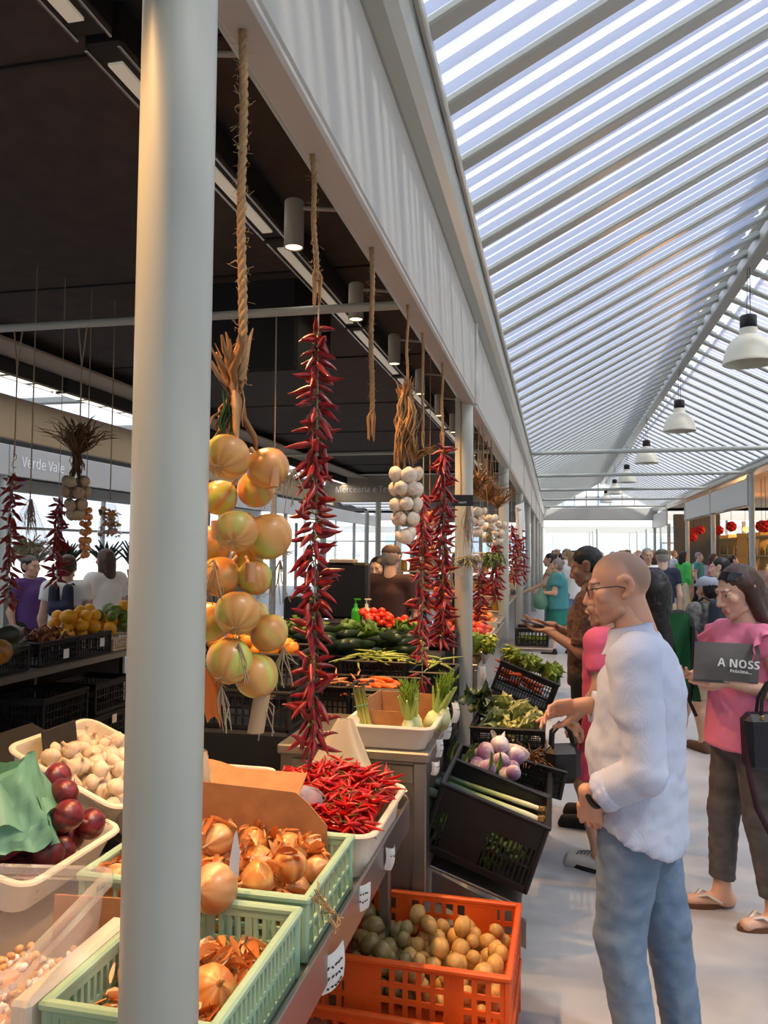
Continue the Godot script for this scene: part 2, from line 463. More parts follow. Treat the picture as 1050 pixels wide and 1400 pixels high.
const PX := -0.625      # line of posts
const BAY := 4.19
const Z0 := -1.17
const ZN := 6.4         # near end of the hall
const ZF := -34.6       # far end of the glazed roof
func box1(c: Vector3, s: Vector3, bev := 0.0, b := Basis.IDENTITY) -> ArrayMesh:
	var k := MB.new()
	k.box(c, s, b, bev)
	return k.mesh()
func build_hall() -> void:
	# ---- floor and ground ----
	struct("floor", box1(Vector3(-4, -0.1, -18), Vector3(36, 0.2, 52)), M.floor_concrete)
	struct("ground_outside", box1(Vector3(0, -0.16, -60), Vector3(260, 0.2, 260)), M.outside_paving)
	# ---- glazed roof: sheets and rafters of both slopes ----
	var eaves := [Vector2(-0.47, 3.46), Vector2(4.03, 3.60)]
	var ridge := Vector2(1.93, 4.72)
	var pitch := 0.47
	var nb := int((ZN - ZF) / pitch)
	var roof := struct("roof_glazed", null, null)
	for s in 2:
		var e: Vector2 = eaves[s]
		var d := (ridge - e).normalized()
		var up := Vector2(-d.y, d.x) if s == 0 else Vector2(d.y, -d.x)
		var L := e.distance_to(ridge)
		var clear := MB.new()
		var frost := MB.new()
		# across the bay: flat trough, web, crest, web ... ; troughs are clear, ribs milky
		var zz := [0.0, 0.045, 0.06, 0.138, 0.153, 0.185, 0.20, 0.278, 0.293, 0.325, 0.34, 0.418, 0.433, 0.47]
		var hh := [0.0, 0.0, 0.035, 0.035, 0.0, 0.0, 0.035, 0.035, 0.0, 0.0, 0.035, 0.035, 0.0, 0.0]
		var kinds := [1, 1, 0, 1, 1, 1, 0, 1, 1, 1, 0, 1, 1]
		for i in kinds.size():
			var mb: MB = clear if kinds[i] == 0 else frost
			var a0: Vector2 = e + d * -0.05 + up * hh[i]
			var a1: Vector2 = e + d * (L - 0.24) + up * hh[i]
			var b0: Vector2 = e + d * -0.05 + up * hh[i + 1]
			var b1: Vector2 = e + d * (L - 0.24) + up * hh[i + 1]
			mb.quad(Vector3(a0.x, a0.y, -zz[i]), Vector3(b0.x, b0.y, -zz[i + 1]), Vector3(b1.x, b1.y, -zz[i + 1]), Vector3(a1.x, a1.y, -zz[i]))
		var sheet := clear.mesh()
		sheet.add_surface_from_arrays(Mesh.PRIMITIVE_TRIANGLES, frost.arrays())
		var rafter := MB.new()
		var r0 := e + d * 0.0 - up * 0.022
		var r1 := e + d * (L - 0.02) - up * 0.022
		rafter.bar(Vector3(r0.x, r0.y, 0), Vector3(r1.x, r1.y, 0), 0.095, 0.034, Vector3(up.x, up.y, 0), 0.008)
		var rm := rafter.mesh()
		var br := MB.new()
		var q := e + d * (L - 0.13) + up * 0.02
		br.box(Vector3(q.x, q.y, -0.10), Vector3(0.17, 0.035, 0.13), Basis(Vector3.BACK, atan2(d.y, d.x)), 0.008)
		var bm := br.mesh()
		for i in nb:
			var z := ZN - i * pitch
			part(roof, "roof_sheet", sheet, [M.sheet_clear, M.sheet_frost], Vector3(0, 0, z))
			part(roof, "rafter", rm, M.painted_steel, Vector3(0, 0, z))
			if z < -3.0: part(roof, "ridge_bracket", bm, M.painted_steel, Vector3(0, 0, z))
	struct("ridge_beam", box1(Vector3(1.93, 4.63, (ZN + ZF) / 2), Vector3(0.13, 0.13, ZN - ZF), 0.01), M.painted_steel)
	var rc := MB.new()
	rc.quad(Vector3(1.60, 4.72, ZN), Vector3(1.93, 4.90, ZN), Vector3(1.93, 4.90, ZF), Vector3(1.60, 4.72, ZF))
	rc.quad(Vector3(1.93, 4.90, ZN), Vector3(2.26, 4.72, ZN), Vector3(2.26, 4.72, ZF), Vector3(1.93, 4.90, ZF))
	struct("added_ridge_cap", rc.mesh(), M.sheet_frost)  # translucent cap added over the open ridge gap to stop sun streaks below
	struct("added_ridge_cap_trim", box1(Vector3(1.93, 4.80, (ZN + ZF) / 2), Vector3(0.16, 0.02, ZN - ZF), 0.005), M.painted_steel)
	# ---- gutters ----
	for s in 2:
		var pl := PackedVector2Array([Vector2(-0.74, 3.27), Vector2(-0.54, 3.27), Vector2(-0.49, 3.285), Vector2(-0.455, 3.32), Vector2(-0.44, 3.37), Vector2(-0.44, 3.425), Vector2(-0.46, 3.44), Vector2(-0.74, 3.44)])
		if s == 1:
			for i in pl.size(): pl[i] = Vector2(3.56 - pl[i].x, pl[i].y + 0.13)
		var g := MB.new()
		g.prism(pl, ZN - ZF, xf(Vector3(0, 0, ZF)))
		struct("gutter_beam", g.mesh(), M.painted_steel)
		var tr := MB.new()
		tr.box(Vector3(-0.425 if s == 0 else 3.985, 3.43 if s == 0 else 3.56, (ZN + ZF) / 2), Vector3(0.025, 0.05, ZN - ZF), Basis.IDENTITY, 0.006)
		struct("gutter_lip_trim", tr.mesh(), M.painted_steel)
	# ---- posts and fascia panels ----
	var pipe := MB.new()
	pipe.tube([Vector3(0, 2.7, 0), Vector3(0, 3.36, 0)], 0.022, 12)
	var shaft := MB.new()
	shaft.tube([Vector3(0, 0.01, 0), Vector3(0, 2.75, 0)], 0.0625, 40)
	var tall := MB.new()
	tall.tube([Vector3(0, 0.01, 0), Vector3(0, 3.40, 0)], 0.0625, 40)
	var foot := MB.new()
	foot.box(Vector3(0, 0.006, 0), Vector3(0.22, 0.012, 0.22), Basis.IDENTITY, 0.003)
	var panel := MB.new()
	panel.box(Vector3(0, 0.275, -BAY / 2), Vector3(0.045, 0.55, BAY - 0.012), Basis.IDENTITY, 0.008)
	var lip := MB.new()
	lip.box(Vector3(-0.022, -0.012, -BAY / 2), Vector3(0.085, 0.028, BAY - 0.012), Basis.IDENTITY, 0.008)
	for s in 2:
		for k in 9:
			var z := Z0 - BAY * k
			var px: float = PX if s == 0 else 4.12
			var o := struct("column", shaft.mesh() if s == 0 or k > 4 else tall.mesh(), M.painted_steel, Vector3(px, 0, z))
			part(o, "base_plate", foot.mesh(), M.painted_steel)
			part(o, "upper_pipe", pipe.mesh(), M.painted_steel, Vector3(0.075 if s == 0 else -0.075, 0, 0))
		for k in range(-1 if s == 0 else 0, 8):
			var z := Z0 - BAY * k
			if s == 1 and (k == 6 or k < 4): continue
			var fx: float = -0.572 if s == 0 else 4.07
			var o := struct("fascia_panel", panel.mesh(), M.fascia_paint, Transform3D(Basis.IDENTITY if s == 0 else Basis(Vector3.UP, 0), Vector3(fx, 2.725, z)))
			part(o, "fascia_lip", lip.mesh(), M.fascia_paint, Transform3D(Basis.IDENTITY.scaled(Vector3(1 if s == 0 else -1, 1, 1)) if s == 0 else Basis.IDENTITY, Vector3(0 if s == 0 else 0.1, 0, 0)))
	# ---- tie rods across the aisle ----
	for k in range(3, 9):
		var t := MB.new()
		t.tube([Vector3(-0.46, 3.40, 0), Vector3(4.02, 3.42, 0)], 0.04, 12)
		struct("tie_rod", t.mesh(), M.painted_steel, Vector3(0, 0, Z0 - BAY * k))
	# ---- far gable and what lies beyond ----
	struct("gable_beam", box1(Vector3(1.8, 3.32, ZF - 0.1), Vector3(4.9, 0.56, 0.2), 0.03), M.fascia_paint)
	var gb := struct("window_gable", null, null)
	for i in 9:
		var x := -0.2 + i * 0.5
		var top := 4.72 - absf(x - 1.93) * 0.535
		part(gb, "mullion", box1(Vector3(x, (3.6 + top) / 2, ZF - 0.1), Vector3(0.05, top - 3.6, 0.06)), M.fascia_paint)
	for s in 2:
		var g := MB.new()
		g.bar(Vector3(1.93, 4.74, ZF - 0.1), Vector3(-0.5 if s == 0 else 4.1, 3.44 if s == 0 else 3.6, ZF - 0.1), 0.1, 0.1)
		part(gb, "gable_rail", g.mesh(), M.fascia_paint)
	part(gb, "transom", box1(Vector3(1.8, 4.05, ZF - 0.1), Vector3(2.5, 0.05, 0.06)), M.fascia_paint)
	var bld := thing("office_building", "pale office building seen through the open end of the hall", "building", Vector3(6, 0, -64))
	part(bld, "wall", box1(Vector3(0, 6, 0), Vector3(44, 12, 2)), M.white_wall)
	for i in 12:
		for j in 3:
			part(bld, "window", box1(Vector3(-19 + i * 3.4, 2.2 + j * 3.3, 1.02), Vector3(1.7, 1.5, 0.08), 0.02), M.pale_blue)
	# a second glazed bay beyond the cross passage
	for k in 3:
		for x in [-0.6, 1.9, 4.1]:
			var o := struct("column", shaft.mesh(), M.painted_steel, Vector3(x, 0, -37.5 - k * 4.2))
			part(o, "base_plate", foot.mesh(), M.painted_steel)
	struct("cross_beam", box1(Vector3(0, 2.95, -46), Vector3(30, 0.4, 0.2), 0.02), M.fascia_paint)
	# ---- pendant lamps ----
	var shade := MB.new()
	shade.lathe([Vector2(0.245, 0.0), Vector2(0.25, 0.012), Vector2(0.243, 0.03), Vector2(0.236, 0.07), Vector2(0.222, 0.13), Vector2(0.198, 0.19), Vector2(0.163, 0.24), Vector2(0.125, 0.27), Vector2(0.1, 0.285), Vector2(0.088, 0.30), Vector2(0.085, 0.36)], 36)
	shade.lathe([Vector2(0.078, 0.355), Vector2(0.08, 0.30), Vector2(0.118, 0.262), Vector2(0.155, 0.232), Vector2(0.19, 0.184), Vector2(0.214, 0.126), Vector2(0.23, 0.066), Vector2(0.245, 0.0)], 36)
	var cap := MB.new()
	cap.lathe([Vector2(0.0, 0.5), Vector2(0.05, 0.5), Vector2(0.075, 0.49), Vector2(0.08, 0.48), Vector2(0.08, 0.36), Vector2(0.0, 0.36)], 24)
	var wire := MB.new()
	wire.tube([Vector3(0.02, 0.49, 0), Vector3(0.02, 1.0, 0)], 0.004, 6)
	wire.tube([Vector3(-0.015, 0.49, 0), Vector3(0.0, 1.0, 0)], 0.003, 6)
	var bulb := MB.new()
	bulb.lathe([Vector2(0.0, 0.1), Vector2(0.03, 0.11), Vector2(0.05, 0.15), Vector2(0.045, 0.2), Vector2(0.02, 0.3)], 16)
	var lamp_at := [-8.29, -12.76, -17.28, -22.0, -26.5, -31.0]
	for i in lamp_at.size():
		var o := thing("pendant_lamp", "cream bell-shaped pendant lamp with black cap under the glazed roof ridge", "lamp", Vector3(1.9, 3.58, lamp_at[i]), "pendant lamps along the roof ridge")
		part(o, "shade", shade.mesh(), M.lamp_white)
		part(o, "cap", cap.mesh(), M.black_plastic)
		part(o, "wire", wire.mesh(), M.black_plastic)
		part(o, "bulb", bulb.mesh(), M.white_wall)
	struct("added_wall_back", box1(Vector3(-4, 2.4, ZN + 1.2), Vector3(36, 4.8, 0.2)), M.white_wall)  # added behind the camera to shut out sky light; the hall itself runs on

# the dark canopy over the stalls, its rails, spots and light strips
func build_canopy() -> void:
	struct("ceiling", box1(Vector3(-2.87, 3.42, -5.2), Vector3(4.5, 0.08, 23)), M.canopy_dark)
	var seam := MB.new()
	for i in 10:
		seam.box(Vector3(-2.87, 3.375, 4 - i * 2.1), Vector3(4.5, 0.012, 0.02))
	struct("ceiling_trim", seam.mesh(), M.dark_box)
	struct("ceiling_duct", box1(Vector3(-1.95, 3.1, -4.9), Vector3(0.75, 0.6, 0.75), 0.02), M.dark_box)
	# inner side of the canopy: fascia and soffit of the other edge
	for k in range(-1, 4):
		var z := Z0 - BAY * k
		struct("fascia_panel", box1(Vector3(-5.15, 2.93, z - BAY / 2), Vector3(0.05, 0.42, BAY - 0.01), 0.008), M.canopy_light)
		var sh := MB.new()
		sh.tube([Vector3(0, 0.01, 0), Vector3(0, 2.72, 0)], 0.0625, 24)
		struct("column", sh.mesh(), M.painted_steel, Vector3(-5.2, 0, z))
	var sf := MB.new()
	sf.box(Vector3(-4.35, 3.3, -5.2), Vector3(0.5, 0.03, 23), rot(0, 0, -6), 0.005)
	struct("soffit_trim", sf.mesh(), M.canopy_light)
	# rail behind the fascia lip, with the rod that spans the stall
	var rail := MB.new()
	rail.tube([Vector3(-0.735, 2.9, 4.0), Vector3(-0.735, 2.9, -16.5)], 0.03, 14)
	struct("hanging_rail", rail.mesh(), M.painted_steel)
	var rod := MB.new()
	rod.tube([Vector3(-0.735, 2.905, -3.73), Vector3(-5.1, 2.92, -3.73)], 0.022, 14)
	struct("hanging_rod", rod.mesh(), M.painted_steel)
	var rod2 := MB.new()
	rod2.tube([Vector3(-0.735, 2.92, -9.6), Vector3(-5.1, 2.92, -9.6)], 0.022, 14)
	struct("hanging_rod", rod2.mesh(), M.painted_steel)
	# light strips under the ceiling
	for s in 2:
		var lx: float = -1.33 if s == 0 else -4.65
		for i in 12:
			var z: float = 1.0 - i * 1.5
			if s == 1 and z > -3.0: continue
			var o := thing("light_strip", "recessed light strip with reflector under the dark canopy ceiling" if s == 0 else "glowing white light strip on the far edge of the dark canopy", "lamp", Vector3(lx, 3.16 if s == 0 else 3.14, z), "light strips along the near canopy edge" if s == 0 else "light strips along the far canopy edge")
			var body := MB.new()
			body.box(Vector3(0, 0.10, -0.74), Vector3(0.13, 0.14, 1.46), Basis.IDENTITY, 0.01)
			part(o, "housing", body.mesh(), M.dark_box)
			var dif := MB.new()
			if s == 0: dif.box(Vector3(-0.005, 0.027, -0.74), Vector3(0.05, 0.012, 1.3))
			else:
				for j in 4: dif.box(Vector3(0.0, 0.027, -0.2 - j * 0.36), Vector3(0.1, 0.012, 0.27))
			part(o, "light_diffuser", dif.mesh(), M.led_dim if s == 0 else M.led_glow)
			var ed := MB.new()
			for q in [-0.055, 0.055]: ed.box(Vector3(q, 0.028, -0.74), Vector3(0.012, 0.02, 1.46), Basis.IDENTITY, 0.003)
			part(o, "reflector_edge", ed.mesh(), M.chrome_strip)
			if i % 3 == 1:
				var al := AreaLight3D.new()
				al.name = "strip_light"
				al.area_size = Vector2(0.12, 4.4)
				al.light_energy = 0.5 if s == 0 else 1.8
				al.light_color = Color(1.0, 0.93, 0.82)
				al.shadow_enabled = true
				al.set("area_range", 20.0)
				o.add_child(al)
				al.transform = xf(Vector3(0, 0.0, -0.74), rot(-90, 0, 0))
	# cylinder spots on short arms
	for i in 12:
		var z := -0.95 - i * 1.02
		spot_fitting(Vector3(-1.06, 2.93, z), Vector3(rf(-0.04, 0.04), -1, rf(-0.03, 0.03)), 5.2 if i < 7 else 3.0, "cylindrical spotlight on an arm from the stall rail")
func spot_fitting(p: Vector3, aim: Vector3, energy: float, label: String, grp := "cylindrical spotlights along the stall rail", arm := true) -> void:
	var o := thing("spotlight", label, "spotlight", p, grp)
	var b := MB.new()
	b.lathe([Vector2(0.0, 0.20), Vector2(0.036, 0.20), Vector2(0.041, 0.195), Vector2(0.041, 0.002), Vector2(0.038, 0.0), Vector2(0.034, 0.006)], 24)
	part(o, "housing", b.mesh(), M.fitting_paint)
	var g := MB.new()
	g.lathe([Vector2(0.0, 0.004), Vector2(0.035, 0.005), Vector2(0.035, 0.012), Vector2(0.0, 0.012)], 24)
	part(o, "light_lens", g.mesh(), M.spot_glow)
	if arm:
		var a := MB.new()
		a.tube([Vector3(0.04, 0.165, 0), Vector3(0.3, 0.13, 0)], 0.009, 8)
		part(o, "arm", a.mesh(), M.fitting_paint)
	var l := SpotLight3D.new()
	l.name = "spot_light"
	o.add_child(l)
	l.look_at_from_position(o.position + Vector3(0, -0.012, 0), o.position + aim, Vector3.BACK)
	l.spot_angle = 52
	l.spot_angle_attenuation = 0.6
	l.spot_range = 12
	l.spot_attenuation = 2.0
	l.light_energy = energy
	l.light_size = 0.035
	l.light_color = Color(1.0, 0.76, 0.50)
	l.shadow_enabled = true

func text_mesh(s: String, h: float, depth := 0.004, font := "Droid Sans", bold := false) -> TextMesh:
	var t := TextMesh.new()
	t.text = s
	var f := SystemFont.new()
	f.font_names = PackedStringArray([font])
	if bold: f.font_weight = 700
	t.font = f
	t.font_size = 32
	t.pixel_size = h / 23.0
	t.depth = depth
	t.curve_step = 2.0
	return t
func glazed_wall(called: String, a: Vector3, b: Vector3, h: float, sill: float, n: int) -> void:
	# wall from a to b: solid below the sill and above h, panes between mullions
	var dir := (b - a).normalized()
	var L := a.distance_to(b)
	var bas := Basis(dir, Vector3.UP, dir.cross(Vector3.UP))
	var w := MB.new()
	w.box(Vector3(L / 2, sill / 2, 0), Vector3(L, sill, 0.2))
	w.box(Vector3(L / 2, (h + 4.2) / 2, 0), Vector3(L, 4.2 - h, 0.2))
	var o := struct(called, w.mesh(), M.white_wall, Transform3D(bas, a))
	var pn := box1(Vector3.ZERO, Vector3(L / n - 0.08, h - sill - 0.08, 0.012))
	var mu := box1(Vector3(0, (h + sill) / 2, 0), Vector3(0.08, h - sill, 0.12), 0.008)
	for i in n + 1: part(o, "mullion", mu, M.painted_steel, Vector3(L * i / n, 0, 0))
	part(o, "transom", box1(Vector3(L / 2, sill + (h - sill) * 0.62, 0), Vector3(L, 0.07, 0.1)), M.painted_steel)
	for i in n: part(o, "pane", pn, M.glass_pane, Vector3(L * (i + 0.5) / n, (h + sill) / 2, 0))
func build_far_rows() -> void:
	var sh := MB.new()
	sh.tube([Vector3(0, 0.01, 0), Vector3(0, 2.78, 0)], 0.0625, 20)
	var shm := sh.mesh()
	# ---- the parallel aisle on the far side of the stall, glazed too ----
	var r2 := struct("roof_glazed", null, null)
	var sheet := MB.new()
	sheet.quad(Vector3(-8.2, 3.5, 0), Vector3(-8.2, 3.5, 2.1), Vector3(-5.1, 3.5, 2.1), Vector3(-5.1, 3.5, 0))
	var raf := box1(Vector3(-6.65, 3.46, 0), Vector3(3.1, 0.08, 0.1), 0.01)
	for i in 20:
		part(r2, "roof_sheet", sheet.mesh(), M.sheet_frost, Vector3(0, 0, 4.4 - i * 2.1))
		part(r2, "rafter", raf, M.painted_steel, Vector3(0, 0, 4.4 - i * 2.1))
	# ---- second row of stalls: fascia with lettering, posts, dark canopy ----
	for k in range(-1, 8):
		var z := Z0 - BAY * k - 0.6
		if k == 3: continue
		struct("fascia_panel", box1(Vector3(-8.12, 3.0, z - BAY / 2), Vector3(0.05, 0.47, BAY - 0.02), 0.008), M.fascia_paint)
		struct("column", shm, M.painted_steel, Vector3(-8.2, 0, z))
		struct("column", shm, M.painted_steel, Vector3(-10.6, 0, z + 0.4))
	var tm := text_mesh("Verde Vale", 0.16)
	one("shop_sign_lettering", "white Verde Vale lettering on the pale fascia across the far aisle", "sign", tm, M.sign_white, Transform3D(Basis(Vector3.UP, PI / 2), Vector3(-8.09, 3.0, -10.95)))
	struct("ceiling", box1(Vector3(-10.7, 3.42, -13), Vector3(5.0, 0.08, 40)), M.canopy_dark)
	struct("ceiling", box1(Vector3(-2.87, 3.42, -26), Vector3(4.5, 0.08, 17.4)), M.canopy_dark)
	struct("ceiling", box1(Vector3(6.85, 3.6, -14), Vector3(5.5, 0.08, 41)), M.canopy_warm)
	# ---- cross fascia behind the stall, with lettering ----
	var cf := struct("fascia_cross", box1(Vector3(-2.9, 3.05, -16.75), Vector3(4.4, 0.62, 0.06), 0.01), M.canopy_light)
	one("shop_sign_lettering", "white Mercearia e Temperos lettering on the beige cross fascia", "sign", text_mesh("Mercearia e Temperos", 0.13), M.sign_white, Vector3(-3.95, 3.03, -16.71))
	struct("beam_cross", box1(Vector3(-2.9, 3.4, -16.4), Vector3(4.4, 0.12, 0.2), 0.01), M.dark_box)
	for x in [-3.9, -2.4, -5.2]:
		for z in [-16.9, -21.1, -25.3]:
			struct("column", shm, M.painted_steel, Vector3(x, 0, z))
	struct("fascia_panel", box1(Vector3(-2.9, 2.78, -25.2), Vector3(4.4, 0.36, 0.05), 0.01), M.fascia_paint)
	# ---- outer walls ----
	glazed_wall("wall_left", Vector3(-13.2, 0, -35), Vector3(-13.2, 0, 6), 3.05, 0.7, 20)
	glazed_wall("wall_right", Vector3(9.7, 0, 6), Vector3(9.7, 0, -35), 3.05, 0.7, 20)
	glazed_wall("wall_far", Vector3(-13.2, 0, -35), Vector3(-0.9, 0, -35), 3.05, 0.5, 8)
	glazed_wall("wall_far", Vector3(4.4, 0, -35), Vector3(9.7, 0, -35), 3.05, 0.5, 4)
	for s in [Vector3(-9.3, 3.85, -35), Vector3(7.0, 3.9, -35)]:
		struct("wall_upper", box1(s, Vector3(8.0 if s.x < 0 else 5.4, 0.9, 0.2)), M.white_wall)
	# ---- dark cupboard and back shelving of the opposite stalls ----
	struct("partition_wall", box1(Vector3(5.1, 1.55, -30.5), Vector3(1.6, 3.1, 0.3), 0.02), M.cupboard_grey)
	for k in range(3, 8):
		var z := Z0 - BAY * k
		struct("column", shm, M.painted_steel, Vector3(6.4, 0, z + 1.5))
		var o := thing("stall_counter", "counter with warm wooden front under the opposite row of fascia panels", "counter", Vector3(4.85, 0, z - 2.1), "counters of the opposite stalls")
		part(o, "cabinet", box1(Vector3(0, 0.45, 0), Vector3(0.7, 0.9, 3.4), 0.02), M.wood_warm)
		part(o, "worktop", box1(Vector3(0, 0.92, 0), Vector3(0.8, 0.05, 3.5), 0.01), M.steel)
		part(o, "glass_front", box1(Vector3(-0.33, 1.12, 0), Vector3(0.015, 0.36, 3.4)), M.glass_pane)
	var bottle := MB.new()
	bottle.lathe([Vector2(0, 0), Vector2(0.036, 0), Vector2(0.04, 0.01), Vector2(0.04, 0.17), Vector2(0.034, 0.2), Vector2(0.014, 0.23), Vector2(0.013, 0.28), Vector2(0.017, 0.285), Vector2(0.017, 0.3), Vector2(0, 0.3)], 12)
	var bm := bottle.mesh()
	for k in 3:
		var z := -19.6 - k * 4.1
		var o := thing("shelf_rack", "tall wooden shelf rack holding bottles in an opposite stall", "shelf", Vector3(5.8, 0, z), "bottle racks of the opposite stalls")
		for q in [-1.35, 0.0, 1.35]: part(o, "upright", box1(Vector3(0, 1.15, q), Vector3(0.34, 2.3, 0.06), 0.008), M.wood_olive)
		for y in [0.5, 1.05, 1.6, 2.15]: part(o, "shelf_board", box1(Vector3(0, y, 0), Vector3(0.36, 0.05, 2.8), 0.008), M.wood_olive)
		for y in [1.075, 1.625]:
			for i in 12:
				var tone: int = (i * 7 + k * 3 + int(y * 10)) % 4
				one("bottle", ["golden oil bottle on an opposite stall's shelf rack", "green glass bottle on an opposite stall's shelf rack", "amber bottle on an opposite stall's shelf rack", "pale bottle on an opposite stall's shelf rack"][tone], "bottle", bm, [M.bottle_gold, M.bottle_green, M.bottle_amber, M.bottle_pale][tone], Vector3(5.8 + rf(-0.06, 0.06), y, z - 1.25 + i * 0.222 + (0.04 if i > 5 else 0.0)), ["golden bottles on the racks", "green bottles on the racks", "amber bottles on the racks", "pale bottles on the racks"][tone])
	# ---- red paper flowers strung under the opposite canopy ----
	var petal := MB.new()
	for i in 26:
		var y := 1.0 - 2.0 * (i + 0.5) / 26
		var r := sqrt(1 - y * y)
		var a := i * 2.4
		var d := Vector3(r * cos(a), y, r * sin(a))
		petal.lathe([Vector2(0.0, 0.16), Vector2(0.05, 0.14), Vector2(0.045, 0.1), Vector2(0.01, 0.0)], 6, Transform3D(Basis(Quaternion(Vector3.UP, d)), Vector3.ZERO))
	var cord := MB.new()
	cord.tube([Vector3(0, 0.1, 0), Vector3(0, 1.1, 0)], 0.005, 5)
	for p in [Vector3(4.75, 2.42, -17.2), Vector3(5.0, 2.46, -19.6), Vector3(5.0, 2.33, -20.4), Vector3(5.1, 2.36, -21.2), Vector3(5.0, 2.45, -24.2), Vector3(5.1, 2.40, -26.5), Vector3(4.7, 2.44, -27.4), Vector3(4.6, 2.2, -28.2), Vector3(4.8, 2.42, -29.2)]:
		var o := thing("paper_flower_ball", "red paper flower ball hung under the canopy of the opposite stalls", "decoration", p, "red flower balls over the opposite stalls")
		part(o, "petals", petal.mesh(), M.paper_red)
		part(o, "cord", cord_mesh(Vector3(0, 0.1, 0), Vector3(0, 3.57 - p.y, 0), 0.005, Color.BLACK), M.black_matt)
	for p in [Vector3(6.0, 2.45, -19.0), Vector3(6.6, 2.4, -23.0), Vector3(6.0, 2.45, -27.0)]:
		var o := thing("globe_lamp", "small warm globe lamp in an opposite stall", "lamp", p, "globe lamps of the opposite stalls")
		var g := MB.new()
		var pr := []
		for i in 9: pr.append(Vector2(0.09 * sin(PI * i / 8.0), 0.09 * -cos(PI * i / 8.0)))
		g.lathe(pr, 14)
		part(o, "globe_bulb", g.mesh(), M.globe_glow)
		part(o, "cord", cord.mesh(), M.black_matt)
		var l := OmniLight3D.new()
		l.name = "globe_light"
		l.light_energy = 5.0
		l.light_color = Color(1.0, 0.72, 0.42)
		l.light_size = 0.09
		l.omni_range = 14
		l.omni_attenuation = 2.0
		l.shadow_enabled = true
		o.add_child(l)
	# ---- counters, plants and pale panels across the far aisle ----
	var fern := MB.new()
	for i in 26:
		fern.add(leaf_mb(0.5 + 0.2 * (i % 3) * 0.5, 0.13, 0.45, 0.05, lin(0.05, 0.10, 0.04), lin(0.12, 0.20, 0.07), i, 3, 5), xf(Vector3.ZERO, Basis(Vector3.UP, i * 2.4) * Basis(Vector3.RIGHT, -0.05 - 0.022 * i)))
	var fern_mesh := fern.mesh()
	for k in 6:
		var z := -7.6 - k * 2.3
		var o := thing("stall_counter", ["first", "second", "third", "fourth", "fifth", "sixth"][k] + " grey counter along the Verde Vale side of the far aisle", "counter", Vector3(-8.7, 0, z))
		part(o, "cabinet", box1(Vector3(0, 0.5, 0), Vector3(0.7, 1.0, 2.1), 0.02), M.cupboard_grey)
		part(o, "worktop", box1(Vector3(0, 1.02, 0), Vector3(0.8, 0.04, 2.15), 0.01), M.steel)
		for i in 2:
			var pl := thing("potted_plant", "dark leafy potted plant on the counters across the far aisle", "plant", Vector3(-8.85, 1.04, z - 0.5 + i * 1.0), "potted plants across the far aisle")
			var pot := MB.new()
			pot.lathe([Vector2(0, 0), Vector2(0.09, 0), Vector2(0.12, 0.18), Vector2(0.11, 0.18), Vector2(0, 0.16)], 14)
			part(pl, "pot", pot.mesh(), M.cupboard_grey)
			part(pl, "leaves", fern_mesh, M.leaf, xf(Vector3(0, 0.16, 0), Basis(Vector3.UP, i * 1.3 + k)))
	struct("floor_grate", null, null)
	var gr := get_child(get_child_count() - 1)
	gr.position = Vector3(1.62, 0.002, -5.25)
	for i in 8: part(gr, "grate_bar", box1(Vector3(0, 0, -0.14 + i * 0.04), Vector3(0.5, 0.006, 0.022)), M.painted_steel)

var K := {}      # shared meshes
func spin_onion(R: float, squash: float, cols: Array, sd: int, green := 0.0) -> ArrayMesh:
	var mb := MB.new()
	var prof := []
	var nr := 15
	prof.append(Vector2(0.0, -R * squash * 1.02))
	for i in range(1, nr):
		var t := PI * i / nr
		prof.append(Vector2(R * sin(t) * (1.0 if t < PI * 0.6 else 1.0 - 0.18 * (t - PI * 0.6)), -R * squash * cos(t)))
	prof.append(Vector2(R * 0.13, R * squash * 1.0)); prof.append(Vector2(R * 0.085, R * squash * 1.14)); prof.append(Vector2(R * 0.11, R * squash * 1.32)); prof.append(Vector2(R * 0.02, R * squash * 1.36))
	var cnt := prof.size()
	var cf := func(a: float, i: int) -> Color:
		var s := noise.get_noise_3d(cos(a) * 2.2 + sd * 9.1, sin(a) * 2.2, i * 0.05 + sd)
		var st := noise.get_noise_3d(cos(a) * 9.0 + sd * 3.3, sin(a) * 9.0, i * 0.03)
		var t := clampf(0.5 + s * 0.8 + st * 0.9, 0, 1)
		var q: Color = cols[0].lerp(cols[1], t)
		if green > 0.0:
			var g := clampf((noise.get_noise_3d(cos(a) * 1.1 + sd * 5.7, sin(a) * 1.1, sd * 2.0) - 0.1) * 3.4, 0, 1) * green
			if i > 2 and i < cnt - 5: q = q.lerp(cols[3], g)
		if i >= cnt - 4: q = q.lerp(cols[2], 0.8)
		if i == 0: q = cols[2]
		return q
	var rfn := func(a: float, i: int) -> float:
		return 1.0 + 0.035 * noise.get_noise_3d(cos(a) * 1.4 + sd * 4.0, sin(a) * 1.4, i * 0.25) + (0.25 * noise.get_noise_2d(a * 2.0, sd) if i > cnt - 5 else 0.0)
	mb.lathe(prof, 24, Transform3D.IDENTITY, cf, rfn)
	# roots
	mb.col = cols[2]
	for k in 7:
		var a := k * 0.9 + sd
		var p := Vector3(cos(a) * R * 0.08, -R * squash, sin(a) * R * 0.08)
		mb.tube([p, p + Vector3(cos(a) * R * 0.12, -R * 0.12, sin(a) * R * 0.12), p + Vector3(cos(a + 1) * R * 0.3, -R * 0.2, sin(a + 1) * R * 0.3)], R * 0.018, 4, false)
	return mb.mesh()
